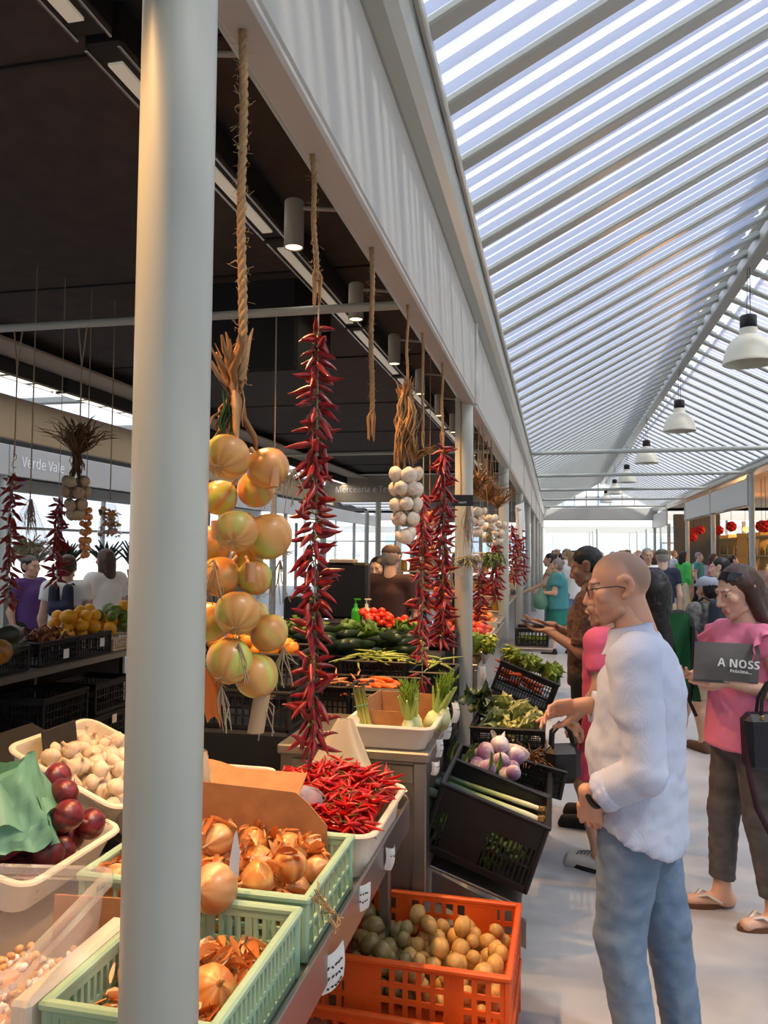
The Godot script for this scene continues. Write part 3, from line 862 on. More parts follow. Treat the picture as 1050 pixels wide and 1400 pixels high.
func garlic_bulb(R: float, sd: int, purple := 0.1) -> ArrayMesh:
	var mb := MB.new()
	var prof := [Vector2(0.0, -0.62), Vector2(0.3, -0.66), Vector2(0.62, -0.56), Vector2(0.88, -0.3), Vector2(1.0, 0.0), Vector2(0.93, 0.3), Vector2(0.7, 0.58), Vector2(0.4, 0.8), Vector2(0.22, 0.98), Vector2(0.16, 1.25), Vector2(0.18, 1.5), Vector2(0.03, 1.54)]
	for i in prof.size(): prof[i] *= R
	var lob := 6 + sd % 3
	var cf := func(a: float, i: int) -> Color:
		var t := 0.5 + 0.5 * noise.get_noise_3d(cos(a) * 4.0 + sd * 3.0, sin(a) * 4.0, i * 0.1)
		var q := lin(0.90, 0.86, 0.78).lerp(lin(0.80, 0.72, 0.62), t)
		var pu := clampf((noise.get_noise_3d(cos(a) * 2.0 + sd, sin(a) * 2.0, i * 0.2 + sd * 4.0)) * 2.0, 0, 1) * purple
		q = q.lerp(lin(0.62, 0.40, 0.46), pu)
		if i == 0 or i > 8: q = q.lerp(lin(0.68, 0.57, 0.42), 0.5)
		return q
	var rfn := func(a: float, i: int) -> float:
		return 1.0 + (0.075 * absf(sin(a * lob * 0.5 + sd)) - 0.04) * (1.0 if i > 1 and i < 9 else 0.3) + 0.05 * noise.get_noise_2d(cos(a) * 2 + sd * 3, sin(a) * 2)
	mb.lathe(prof, 28, Transform3D.IDENTITY, cf, rfn)
	return mb.mesh()
func lump(R: Vector3, sd: int, bump: float, c0: Color, c1: Color, nu := 14, nv := 10, fq := 1.6) -> ArrayMesh:
	var mb := MB.new()
	var pr := []
	for i in nv + 1: pr.append(Vector2(sin(PI * i / nv), -cos(PI * i / nv)))
	var cf := func(a: float, i: int) -> Color:
		var q := Vector3(cos(a) * pr[i].x, pr[i].y, sin(a) * pr[i].x)
		return c0.lerp(c1, clampf(0.5 + noise.get_noise_3dv(q * 2.5 + Vector3(sd * 7, 0, 3)) * 0.9, 0, 1))
	var rfn := func(a: float, i: int) -> float:
		var q := Vector3(cos(a) * pr[i].x, pr[i].y, sin(a) * pr[i].x)
		return 1.0 + bump * noise.get_noise_3dv(q * fq + Vector3(sd * 5, sd, 0))
	mb.lathe(pr, nu, Transform3D(Basis.from_scale(R), Vector3.ZERO), cf, rfn)
	return mb.mesh()
func chili_mb(L: float, R: float, bend: float, c0: Color, c1: Color, sides := 6, stem := true) -> MB:
	var mb := MB.new()
	var p := []
	var r := []
	var cl := []
	for i in 7:
		var t := i / 6.0
		p.append(Vector3(bend * L * sin(t * 2.2) * t, -L * t, bend * 0.4 * L * t * t))
		r.append(R * [0.55, 0.95, 1.0, 0.9, 0.7, 0.42, 0.08][i])
		cl.append(c0.lerp(c1, fmod(t * 1.7 + L * 31.0, 1.0)))
	mb.tube(p, r, sides, true, cl)
	if stem:
		mb.col = lin(0.36, 0.42, 0.16)
		mb.tube([Vector3(0, -0.002, 0), Vector3(0, L * 0.05, 0), Vector3(0.012 * (1 if bend > 0 else -1), L * 0.28 + 0.004, 0.004)], [R * 0.62, R * 0.22, R * 0.16], 5)
	return mb
# rounded rectangle ring
func rring(w: float, d: float, r: float, y: float, per := 5) -> PackedVector3Array:
	var o := PackedVector3Array()
	var cs := [Vector2(w / 2 - r, d / 2 - r), Vector2(-w / 2 + r, d / 2 - r), Vector2(-w / 2 + r, -d / 2 + r), Vector2(w / 2 - r, -d / 2 + r)]
	for q in 4:
		for k in per + 1:
			var a := PI / 2 * q + PI / 2 * k / per
			o.append(Vector3(cs[q].x + cos(a) * r, y, cs[q].y + sin(a) * r))
	o.append(o[0])
	return o
func loft(mb: MB, rings: Array, close_first := false, close_last := false) -> void:
	var n: int = rings[0].size()
	for j in rings.size() - 1:
		var a: PackedVector3Array = rings[j]
		var b: PackedVector3Array = rings[j + 1]
		var base := mb.v.size()
		for i in n:
			var t := a[(i + 1) % (n - 1)] - a[(i - 1 + n - 1) % (n - 1)]
			var nn := (b[i] - a[i]).cross(t).normalized()
			mb.vert(a[i], nn); mb.vert(b[i], nn)
		for i in n - 1:
			var k := base + i * 2
			mb.tri(k, k + 1, k + 3); mb.tri(k, k + 3, k + 2)
	for e in 2:
		if (e == 0 and close_first) or (e == 1 and close_last):
			var a: PackedVector3Array = rings[0 if e == 0 else rings.size() - 1]
			var c := Vector3.ZERO
			for i in n - 1: c += a[i] / (n - 1)
			for i in n - 1:
				if e == 0: mb.trif(c, a[i], a[i + 1])
				else: mb.trif(c, a[i + 1], a[i])
func tray_mesh(w: float, d: float, h: float, tp := 0.03, r := 0.04, t := 0.006, lip := 0.014) -> ArrayMesh:
	var mb := MB.new()
	loft(mb, [rring(w - 2 * tp, d - 2 * tp, r, 0), rring(w - 0.01, d - 0.01, r, h - 0.012), rring(w + lip * 2 - 0.006, d + lip * 2 - 0.006, r + lip, h - 0.012), rring(w + lip * 2, d + lip * 2, r + lip, h - 0.006), rring(w + lip * 2 - 0.006, d + lip * 2 - 0.006, r + lip, h), rring(w - t * 2, d - t * 2, r - t, h), rring(w - t * 2 - 0.006, d - t * 2 - 0.006, r - t, h - 0.008), rring(w - 2 * tp - 2 * t, d - 2 * tp - 2 * t, r - t, t)], true, true)
	return mb.mesh()
# ---- plastic crate with slotted walls ----
func slot_wall(w: float, h: float, t: float, cols: int, rows: int, bw: float, y0: float, y1: float, gaps := []) -> ArrayMesh:
	# solid bands below y0 and above y1, a lattice of bars between; the spans in gaps (fractions of w) are closed plates
	var mb := MB.new()
	mb.box(Vector3(0, y0 / 2, 0), Vector3(w, y0, t), Basis.IDENTITY, 0.001)
	mb.box(Vector3(0, (h + y1) / 2, 0), Vector3(w, h - y1, t), Basis.IDENTITY, 0.001)
	for i in cols + 1:
		mb.box(Vector3(-w / 2 + bw / 2 + (w - bw) * i / cols, (y0 + y1) / 2, 0), Vector3(bw, y1 - y0, t))
	for j in range(1, rows):
		mb.box(Vector3(0, y0 + (y1 - y0) * j / rows, 0), Vector3(w, bw, t * 0.9))
	for g in gaps:
		mb.box(Vector3(-w / 2 + w * (g[0] + g[1]) / 2, (y0 + y1) / 2, 0), Vector3(w * (g[1] - g[0]), y1 - y0, t * 0.8))
	return mb.mesh()
func crate(label: String, at: Transform3D, w: float, h: float, d: float, m: Material, st: Dictionary, group := "", called := "crate") -> Node3D:
	var key := "%s %s %s %s" % [w, h, d, st]
	if not K.has(key):
		var t: float = st.get("t", 0.008)
		var y0: float = h * st.get("y0", 0.15)
		var y1: float = h * st.get("y1", 0.82)
		var bw: float = st.get("bw", 0.008)
		var rim := MB.new()
		for s in [-1.0, 1.0]:
			rim.box(Vector3(0, h - 0.008, s * (d / 2)), Vector3(w + 0.02, 0.018, 0.022), Basis.IDENTITY, 0.005)
			rim.box(Vector3(s * (w / 2), h - 0.008, 0), Vector3(0.022, 0.018, d), Basis.IDENTITY, 0.005)
			for q in [-1.0, 1.0]: rim.box(Vector3(s * (w / 2 - 0.004), h / 2, q * (d / 2 - 0.004)), Vector3(0.02, h - 0.002, 0.02), Basis.IDENTITY, 0.005)
		var bot := MB.new()
		bot.box(Vector3(0, 0.006, 0), Vector3(w - 0.01, 0.008, d - 0.01))
		K[key] = [slot_wall(w - 0.02, h - 0.01, t, st.cols, st.rows, bw, y0, y1, st.get("gaps", [])), slot_wall(d - 0.02, h - 0.01, t, maxi(2, int(st.cols * d / w)), st.rows, bw, y0, y1, st.get("gaps_end", [])), rim.mesh(), bot.mesh()]
	var o := thing(called, label, "crate", at, group)
	part(o, "side_wall", K[key][0], m, Vector3(0, 0, d / 2 - 0.004))
	part(o, "side_wall", K[key][0], m, xf(Vector3(0, 0, -d / 2 + 0.004), rot(0, 180, 0)))
	part(o, "end_wall", K[key][1], m, xf(Vector3(w / 2 - 0.004, 0, 0), rot(0, 90, 0)))
	part(o, "end_wall", K[key][1], m, xf(Vector3(-w / 2 + 0.004, 0, 0), rot(0, -90, 0)))
	part(o, "rim", K[key][2], m)
	part(o, "floor_panel", K[key][3], m)
	return o
# ---- heaps: lowest-resting spheres in a rectangle ----
func heap(n: int, x0: float, x1: float, z0: float, z1: float, y0: float, r0: float, r1: float, tries := 10, mound := 0.0) -> Array:
	var out := []
	for i in n:
		var best := Vector3(0, 1e9, 0)
		var r := rf(r0, r1)
		var score := 1e9
		for t in tries:
			var x := rf(x0 + r, x1 - r)
			var z := rf(z0 + r, z1 - r)
			var y := y0 + r
			for q in out:
				var dx: float = x - q[0].x
				var dz: float = z - q[0].z
				var rr: float = (r + q[1]) * 0.94
				var g := rr * rr - dx * dx - dz * dz
				if g > 0.0: y = maxf(y, q[0].y + sqrt(g))
			var e := Vector2((x - (x0 + x1) / 2) / (x1 - x0), (z - (z0 + z1) / 2) / (z1 - z0)).length()
			if y + mound * e < score:
				score = y + mound * e
				best = Vector3(x, y, z)
		out.append([best, r])
	return out
func flakes(n: int, x0: float, x1: float, z0: float, z1: float, y0: float, y1: float, cols: Array, smin := 0.012, smax := 0.045) -> ArrayMesh:
	var mb := MB.new()
	for i in n:
		var c := Vector3(rf(x0, x1), rf(y0, y1), rf(z0, z1))
		var b := rbasis()
		var s := rf(smin, smax)
		var w := s * rf(0.25, 0.8)
		var curl := rf(1.5, 5.0)
		mb.col = cols[rng.randi() % cols.size()]
		var tw := rf(-1, 1)
		mb.sheet(func(u: float, v: float) -> Vector3:
			var a := (u - 0.5) * curl
			var k := w * (1.0 - 0.6 * absf(v - 0.5) * 2.0)
			return c + b * Vector3(sin(a) * k / curl * 2.0, (v - 0.5) * s, cos(a) * k / curl * 2.0 + tw * (v - 0.5) * (v - 0.5) * s), 3, 3)
	return mb.mesh()
func leaf_mb(L: float, W: float, arch: float, ruffle: float, c0: Color, c1: Color, sd: float, nu := 6, nv := 8, cup := 0.25) -> MB:
	var mb := MB.new()
	mb.sheet(func(u: float, v: float) -> Vector3:
		var wv := W * (sin(PI * pow(v, 0.75)) * 0.92 + 0.08 * (1.0 - v)) * (1.0 + 0.12 * sin(v * 19.0 + sd))
		var x := (u - 0.5) * wv
		var e := absf(u - 0.5) * 2.0
		return Vector3(x, L * v * cos(arch * v * 0.8) , -L * 0.5 * arch * v * v + e * e * W * cup + ruffle * W * e * sin(v * 15.0 + u * 9.0 + sd)), nu, nv, 0.0,
		func(u: float, v: float) -> Color:
			var rib := exp(-pow((u - 0.5) * 14.0, 2.0)) * 0.8
			var t := clampf(v * 1.1 + 0.35 * noise.get_noise_2d(u * 4 + sd, v * 4), 0, 1)
			return c0.lerp(c1, t).lerp(lin(0.78, 0.82, 0.60), rib * (1.0 - v * 0.7)))
	return mb
func build_shared() -> void:
	var skin := [lin(0.91, 0.66, 0.36), lin(0.70, 0.37, 0.13), lin(0.70, 0.52, 0.32), lin(0.70, 0.74, 0.34)]
	var pale := [lin(0.90, 0.74, 0.52), lin(0.68, 0.45, 0.25), lin(0.62, 0.50, 0.36), lin(0.70, 0.74, 0.34)]
	var red := [lin(0.50, 0.16, 0.20), lin(0.25, 0.06, 0.11), lin(0.52, 0.34, 0.30), lin(0.3, 0.1, 0.1)]
	var braid := [lin(0.86, 0.66, 0.36), lin(0.76, 0.48, 0.22), lin(0.66, 0.54, 0.36), lin(0.70, 0.74, 0.32)]
	for i in 4:
		K["onion%d" % i] = spin_onion(1.0, 0.86 + 0.06 * i, skin if i < 3 else pale, i)
		K["red_onion%d" % i] = spin_onion(1.0, 0.84 + 0.04 * i, red, i + 10)
		K["braid_onion%d" % i] = spin_onion(1.0, 0.9 + 0.05 * i, braid, i + 20, 1.0)
		K["garlic%d" % i] = garlic_bulb(1.0, i, 0.15 if i < 3 else 0.8)
		K["potato%d" % i] = lump(Vector3(1, 0.82, 0.9 + 0.15 * (i % 2)), i, 0.22, lin(0.88, 0.72, 0.42), lin(0.76, 0.57, 0.30))
		K["green_potato%d" % i] = lump(Vector3(1, 0.85, 1.0 + 0.2 * (i % 2)), i + 9, 0.18, lin(0.64, 0.57, 0.36), lin(0.48, 0.41, 0.23))
		K["tomato%d" % i] = lump(Vector3(1, 0.8, 1), i + 30, 0.10, lin(0.80, 0.14, 0.06), lin(0.88, 0.28, 0.10), 14, 8)
		K["chili%d" % i] = chili_mb(0.055 + 0.006 * i, 0.0062, [0.12, -0.2, 0.3, 0.05][i], lin(0.74, 0.05, 0.05), lin(0.60, 0.03, 0.04)).mesh()
		K["dry_chili%d" % i] = chili_mb(0.06 + 0.008 * i, 0.0105, [0.25, -0.3, 0.4, -0.15][i], lin(0.58, 0.075, 0.09), lin(0.38, 0.038, 0.06), 6, true).mesh()
		K["bean%d" % i] = lump(Vector3(1.0, 0.62, 0.7), i + 50, 0.25, lin(0.88, 0.72, 0.54), lin(0.80, 0.60, 0.42), 8, 6)
		K["zucchini%d" % i] = lump(Vector3(0.028, 0.11, 0.028), i + 60, 0.10, lin(0.10, 0.17, 0.07), lin(0.16, 0.24, 0.10), 10, 10, 0.8)

func put_heap(items: Array, called: String, label: String, cat: String, pre: String, m: Material, grp: String, base := Transform3D.IDENTITY, upright := 0.0) -> void:
	for i in items.size():
		var q: Array = items[i]
		var b := rbasis() if rng.randf() > upright else Basis.from_euler(Vector3(rf(-0.4, 0.4), rf(0, TAU), rf(-0.4, 0.4)))
		one(called, label, cat, K["%s%d" % [pre, rng.randi() % 4]], m, base * Transform3D(b.scaled(Vector3.ONE * q[1]), q[0]), grp)
# papery scraps lying on the tops of heaped bulbs
func skins_on(items: Array, n: int, cols: Array, smin: float, smax: float) -> ArrayMesh:
	var mb := MB.new()
	for i in n:
		var q: Array = items[rng.randi() % items.size()]
		var d := Vector3(rf(-1, 1), rf(0.1, 1.2), rf(-1, 1)).normalized()
		var c: Vector3 = q[0] + d * q[1] * rf(1.0, 1.25)
		var b := Basis(Quaternion(Vector3.UP, d)) * Basis(Vector3.UP, rf(0, TAU)) * Basis(Vector3.RIGHT, rf(-0.5, 0.5))
		var s := rf(smin, smax)
		var w := s * rf(0.15, 0.7)
		var lift := rf(0.2, 1.2)
		mb.col = cols[rng.randi() % cols.size()]
		mb.sheet(func(u: float, v: float) -> Vector3:
			var k := w * (1.0 - 0.7 * absf(v - 0.5) * 2.0)
			return c + b * Vector3((u - 0.5) * k, lift * k * (4.0 * (u - 0.5) * (u - 0.5)) + 0.2 * s * (v - 0.5) * (v - 0.5), (v - 0.5) * s), 3, 3)
	return mb.mesh()
func price_tag(p: Vector3, w: float, h: float, yaw: float, tilt: float, label: String, lines := 2, curl := 0.3) -> void:
	var o := thing("price_tag", label, "price tag", Transform3D(rot(tilt, yaw, rf(-6, 6)), p))
	var s := MB.new()
	s.sheet(func(u: float, v: float) -> Vector3: return Vector3((u - 0.5) * w, -v * h, 0.02 * sin(v * 3.0) * curl + 0.03 * curl * sin(u * 4.0)), 6, 6, 0.0008)
	part(o, "card", s.mesh(), M.paper_white)
	for i in lines:
		var t := MB.new()
		var y := -h * (0.3 + 0.28 * i)
		for k in 5: t.box(Vector3(-w * 0.3 + k * w * 0.14, y + rf(-0.002, 0.002), 0.003 + 0.02 * curl * (sin(-y / h * 3.0) + 1.5 * sin((k * 0.14 + 0.2) * 4.0))), Vector3(w * 0.09, h * 0.05, 0.0008), rot(0, 0, rf(-50, 50)))
		if lines > 0 and i < 3: part(o, "pen_marks", t.mesh(), M.ink)
func build_near_table() -> void:
	# ---- table: top with a cut-out round the column, rail along the aisle, legs ----
	var t := thing("display_table", "stainless steel display table carrying onion crates and chilli tray beside the thick column", "table")
	var pl := PackedVector2Array([Vector2(-2.4, -0.55), Vector2(-0.74, -0.55), Vector2(-0.74, -1.25), Vector2(-0.56, -1.25), Vector2(-0.56, -2.92), Vector2(-2.4, -2.92)])
	for i in pl.size(): pl[i] = Vector2(pl[i].x, -pl[i].y)
	var mb := MB.new()
	mb.prism(pl, 0.03, Transform3D(Basis(Vector3.RIGHT, Vector3.FORWARD, Vector3.UP), Vector3(0, 0.67, 0)))
	part(t, "table_top", mb.mesh(), M.steel)
	mb = MB.new()
	mb.box(Vector3(-0.548, 0.685, -2.085), Vector3(0.012, 0.11, 1.67), Basis.IDENTITY, 0.003)
	mb.box(Vector3(-0.56, 0.632, -2.085), Vector3(0.035, 0.008, 1.67), Basis.IDENTITY, 0.002)
	part(t, "front_rail", mb.mesh(), M.steel)
	for q in [Vector2(-0.62, -1.32), Vector2(-0.62, -2.85), Vector2(-2.3, -0.65), Vector2(-2.3, -2.85), Vector2(-0.85, -0.65)]:
		part(t, "leg", box1(Vector3(q.x, 0.335, q.y), Vector3(0.04, 0.67, 0.04), 0.004), M.steel)
	part(t, "lower_shelf", box1(Vector3(-1.5, 0.2, -1.8), Vector3(1.6, 0.02, 2.1), 0.004), M.steel)
	# ---- onion crates ----
	var mint := {"cols": 14, "rows": 2, "bw": 0.009, "y0": 0.12, "y1": 0.80, "gaps": [[0.0, 0.06], [0.32, 0.37], [0.64, 0.69], [0.94, 1.0]]}
	crate("pale mint plastic crate full of brown onion skins next to the thick column", xf(Vector3(-0.745, 0.702, -1.505)), 0.33, 0.155, 0.45, M.mint_plastic, mint)
	crate("pale mint plastic crate heaped with golden onions beside the cardboard flap", xf(Vector3(-0.88, 0.702, -1.995)), 0.60, 0.155, 0.41, M.mint_plastic, mint)
	var sc := [lin(0.88, 0.60, 0.32), lin(0.82, 0.48, 0.20), lin(0.92, 0.74, 0.50), lin(0.70, 0.38, 0.15), lin(0.90, 0.78, 0.60)]
	var h := heap(38, -1.17, -0.59, -2.19, -1.80, 0.712, 0.036, 0.05, 16, 0.05)
	put_heap(h, "onion", "golden brown onion in the mint crate behind the onion skins", "onion", "onion", M.onion_skin, "golden onions in the mint crate", Transform3D.IDENTITY, 0.3)
	var h1 := heap(17, -0.90, -0.60, -1.72, -1.30, 0.712, 0.032, 0.042, 14, 0.0)
	for q in h1: q[0].y -= 0.01
	put_heap(h1, "onion", "onion half buried in loose skins in the small mint crate", "onion", "onion", M.onion_skin, "onions among the loose skins", Transform3D.IDENTITY, 0.3)
	one("onion", "large pale onion with striped skin at the knife", "onion", K.onion3, M.onion_skin, Transform3D(rot(70, 30, 40).scaled(Vector3.ONE * 0.056), Vector3(-0.785, 0.885, -1.72)))
	one("onion", "big round onion with a loose peel at the crate rim by the column", "onion", K.onion1, M.onion_skin, Transform3D(rot(40, 10, -30).scaled(Vector3.ONE * 0.05), Vector3(-0.672, 0.80, -1.47)))
	var fl := inst(skins_on(h1, 420, sc, 0.018, 0.055), M.paper_skin)
	fl.name = "onion_skins"; add_child(fl); fl.set_meta("kind", "stuff"); tag(fl, "loose papery onion skins filling the small mint crate", "onion skin")
	var fl2 := inst(skins_on(h, 520, sc, 0.018, 0.055), M.paper_skin)
	fl2.name = "onion_skins_001"; add_child(fl2); fl2.set_meta("kind", "stuff"); tag(fl2, "loose papery skins scattered over the heaped golden onions", "onion skin")
	# stringy roots hanging over the rim
	mb = MB.new()
	mb.col = lin(0.62, 0.52, 0.36)
	for i in 9:
		var p := Vector3(-0.575, 0.855, -1.83 + rf(-0.02, 0.02))
		var a := []
		for k in 7: a.append(p + Vector3(0.012 * k + rf(-0.012, 0.012), -0.011 * k + rf(-0.014, 0.014), rf(-0.025, 0.025) + 0.004 * k))
		mb.tube(a, 0.0016, 5)
	one("onion_roots", "stringy dry onion roots hanging over the mint crate rim", "roots", mb.mesh(), M.paper_skin)
	# ---- knife ----
	var kn := thing("knife", "kitchen knife with yellow handle standing blade up among the onions", "knife", xf(Vector3(-0.748, 0.885, -1.745), rot(4, 25, -3)))
	mb = MB.new()
	mb.prism(PackedVector2Array([Vector2(-0.012, 0.02), Vector2(0.012, 0.02), Vector2(0.011, 0.08), Vector2(0.0, 0.132), Vector2(-0.005, 0.12), Vector2(-0.011, 0.07)]), 0.0016)
	part(kn, "blade", mb.mesh(), M.blade_steel)
	mb = MB.new()
	mb.box(Vector3(0, -0.02, 0), Vector3(0.022, 0.085, 0.014), Basis.IDENTITY, 0.005)
	part(kn, "handle", mb.mesh(), M.knife_yellow)
	# ---- cardboard flap and box behind the onions ----
	var cb := thing("cardboard_box", "opened brown cardboard box standing behind the golden onions", "box", Vector3(0, 0, 0))
	mb = MB.new()
	mb.prism(PackedVector2Array([Vector2(-1.04, 0.71), Vector2(-0.645, 0.80), Vector2(-0.645, 0.875), Vector2(-0.70, 0.935), Vector2(-0.74, 0.965), Vector2(-1.04, 0.975)]), 0.004, xf(Vector3(0, 0.012, -2.222), rot(3, 0, 0)))
	part(cb, "front_panel", mb.mesh(), M.cardboard)
	part(cb, "side_panel", box1(Vector3(-1.045, 0.83, -2.34), Vector3(0.004, 0.24, 0.2)), M.cardboard)
	part(cb, "flap", box1(Vector3(-0.90, 0.955, -2.29), Vector3(0.28, 0.004, 0.11), 0.0, rot(28, 0, 0)), M.cardboard)
	var sg := thing("chalk_sign", "small dark chalk price sign behind the cardboard box", "sign", xf(Vector3(-0.99, 0.905, -2.44), rot(-50, 8, -3)))
	part(sg, "board", box1(Vector3(0, 0, 0), Vector3(0.16, 0.085, 0.006), 0.002), M.slate)
	part(sg, "chalk_writing", text_mesh("3,50 €", 0.035, 0.001), M.sign_white, Vector3(0, -0.012, 0.0036))
	var pb := thing("paper_bag", "crumpled brown paper bag tucked behind the column", "bag", Vector3(-1.12, 0.9, -2.3))
	mb = MB.new()
	mb.sheet(func(u: float, v: float) -> Vector3:
		var a := u * TAU
		var r := 0.06 * (1.0 - 0.35 * v) * (1.0 + 0.25 * noise.get_noise_2d(cos(a) * 2 + v * 3, sin(a) * 2))
		return Vector3(cos(a) * r, v * 0.17 - 0.03, -sin(a) * r * 0.6), 18, 8)
	part(pb, "paper", mb.mesh(), M.cardboard_pale)
	# ---- chilli tray ----
	one("tray", "white plastic tray heaped with fresh red chillies", "tray", tray_mesh(0.46, 0.52, 0.135, 0.025, 0.045), M.white_tray, xf(Vector3(-0.765, 0.702, -2.515)))
	one("tray", "white plastic tray lined with cardboard next to the chilli tray", "tray", tray_mesh(0.40, 0.52, 0.145, 0.025, 0.045), M.white_tray, xf(Vector3(-1.24, 0.702, -2.56)))
	var top := func(x: float, z: float) -> float:
		var ex := (x + 0.765) / 0.21
		var ez := (z + 2.515) / 0.24
		return 0.845 + 0.055 * clampf(1.0 - ex * ex * 0.55 - ez * ez * 0.6, -0.5, 1) + 0.05 * clampf(-ez, 0, 1) * clampf(1 - absf(ex), 0, 1)
	var base := MB.new()
	base.col = lin(0.52, 0.03, 0.03)
	base.sheet(func(u: float, v: float) -> Vector3:
		var x := lerpf(-0.975, -0.555, u)
		var z := lerpf(-2.28, -2.755, v)
		return Vector3(x, top.call(x, z) - 0.022, z), 16, 16, 0.01)
	for i in 420:
		var x := rf(-0.965, -0.565)
		var z := rf(-2.745, -2.29)
		base.add(chili_mb(0.056, 0.006, rf(-0.3, 0.3), lin(0.66, 0.05, 0.04), lin(0.5, 0.02, 0.03), 5, false), xf(Vector3(x, top.call(x, z) - rf(0.004, 0.016), z), rot(rf(50, 130), rf(0, 360), 0)))
	var st := inst(base.mesh(), M.chili_skin)
	st.name = "chilli_heap"; add_child(st); st.set_meta("kind", "stuff"); tag(st, "lower layers of small red chillies filling the white tray", "chilli")
	for i in 300:
		var x := rf(-0.965, -0.565)
		var z := rf(-2.745, -2.285)
		one("chilli", "small fresh red chilli with green stalk lying on the white tray's heap", "chilli", K["chili%d" % (i % 4)], M.chili_skin, xf(Vector3(x, top.call(x, z) + rf(-0.004, 0.008), z), rot(rf(60, 120), rf(0, 360), 0) * Basis.from_scale(Vector3.ONE * rf(0.85, 1.15))), "fresh red chillies in the white tray")
	# film bag of chillies
	var fb := thing("film_bag", "clear film bag of red chillies lying on the chilli heap", "bag", Vector3(-0.80, 0.90, -2.36))
	mb = MB.new()
	var pr := []
	for i in 9: pr.append(Vector2(sin(PI * i / 8.0), -cos(PI * i / 8.0)))
	mb.lathe(pr, 18, Transform3D(Basis.from_scale(Vector3(0.09, 0.035, 0.055)), Vector3.ZERO), null, func(a: float, i: int) -> float: return 1.0 + 0.3 * noise.get_noise_2d(a * 1.5, i * 0.8))
	part(fb, "film", mb.mesh(), M.film_plastic)
	mb = MB.new()
	for i in 14: mb.add(chili_mb(0.055, 0.006, 0.2, lin(0.66, 0.05, 0.04), lin(0.5, 0.02, 0.03), 5, false), xf(Vector3(rf(-0.06, 0.03), rf(-0.015, 0.015), rf(-0.03, 0.03)), rot(rf(70, 110), rf(50, 130), 0)))
	part(fb, "contents", mb.mesh(), M.chili_skin)
	# cardboard lining of the second tray
	var ln := thing("cardboard_lining", "torn brown cardboard lining the tray next to the chillies", "cardboard", Vector3(-1.24, 0.83, -2.56))
	mb = MB.new()
	mb.sheet(func(u: float, v: float) -> Vector3: return Vector3((u - 0.5) * 0.34, 0.02 * sin(u * 5) + 0.03 * v, (0.5 - v) * 0.42), 8, 8, 0.003)
	part(ln, "sheet", mb.mesh(), M.cardboard)
	# ---- cream bag leaning on the counter ----
	var bag := thing("plastic_bag", "cream plastic carrier bag hanging against the steel counter behind the chillies", "bag", Vector3(-0.80, 0.88, -2.86))
	mb = MB.new()
	mb.sheet(func(u: float, v: float) -> Vector3:
		var a := u * TAU
		var w := lerpf(0.155, 0.028, pow(v, 0.8)) * (1.0 + 0.12 * sin(a * 6.0 + v * 3.0) * (0.3 + v))
		return Vector3(cos(a) * w + 0.02 * v, v * 0.23 - 0.07, -sin(a) * w * 0.28), 40, 12)
	part(bag, "body", mb.mesh(), M.bag_cream)
	mb = MB.new()
	mb.sheet(func(u: float, v: float) -> Vector3: return Vector3(0.18 + 0.045 * v * (1 + u), 0.0 - 0.11 * v, (u - 0.5) * 0.06 * v), 4, 6)
	part(bag, "handle_flap", mb.mesh(), M.bag_cream)
	# ---- price tags on the rail ----
	price_tag(Vector3(-0.538, 0.735, -2.17), 0.055, 0.075, 35, 6, "small white price tag on the table rail under the chilli tray")
	price_tag(Vector3(-0.525, 0.72, -2.50), 0.045, 0.07, 50, 6, "torn white price tag hanging from the chilli tray end", 1, 0.5)
	price_tag(Vector3(-0.538, 0.70, -1.87), 0.09, 0.095, 62, 5, "white handwritten price tag hanging under the onion crates", 3)
	# ---- garlic tray on a sloping stand ----
	var gt := Transform3D(rot(0, 0, -22), Vector3(-1.60, 0.845, -2.48))
	one("tray", "white plastic tray of garlic bulbs tilted towards the aisle", "tray", tray_mesh(0.44, 0.46, 0.10, 0.025, 0.045), M.white_tray, gt)
	var sw := MB.new()
	sw.prism(PackedVector2Array([Vector2(-2.0, 0.702), Vector2(-1.36, 0.702), Vector2(-1.36, 0.735), Vector2(-2.0, 0.995)]), 0.40, xf(Vector3(0, 0, -2.68)))
	one("sloping_stand", "dark sloping wedge stand under the garlic tray", "stand", sw.mesh(), M.black_matt)
	var hg := heap(46, -0.20, 0.20, -0.21, 0.21, 0.012, 0.026, 0.036, 12, 0.05)
	put_heap(hg, "garlic_bulb", "whole garlic bulb heaped in the tilted white tray", "garlic", "garlic", M.garlic_skin, "garlic bulbs in the tilted tray", gt, 0.4)
	var hx := heap(10, -0.16, 0.14, -0.12, 0.18, 0.07, 0.028, 0.036, 12, 0.1)
	put_heap(hx, "garlic_bulb", "whole garlic bulb heaped in the tilted white tray", "garlic", "garlic", M.garlic_skin, "garlic bulbs in the tilted tray", gt, 0.4)
	one("slate_sign", "dark slate sign standing at the edge of the garlic tray", "sign", box1(Vector3.ZERO, Vector3(0.006, 0.07, 0.19), 0.002), M.slate, gt * xf(Vector3(-0.17, 0.115, 0.03), rot(0, 0, 30)))
	# ---- red onion tray ----
	var rt := Transform3D(rot(0, 0, -12), Vector3(-1.545, 0.765, -1.985))
	one("tray", "white plastic tray of red onions half covered by the green bag", "tray", tray_mesh(0.42, 0.44, 0.10, 0.025, 0.045), M.white_tray, rt)
	one("sloping_stand", "low dark wedge under the red onion tray", "stand", box1(Vector3(-1.60, 0.722, -1.985), Vector3(0.30, 0.04, 0.34), 0.004, rot(0, 0, -10)), M.black_matt)
	var hr := heap(22, -0.20, 0.20, -0.20, 0.20, 0.012, 0.038, 0.048, 14, 0.08)
	put_heap(hr, "red_onion", "glossy dark red onion in the white tray", "red onion", "red_onion", M.onion_skin, "red onions in the white tray", rt, 0.3)
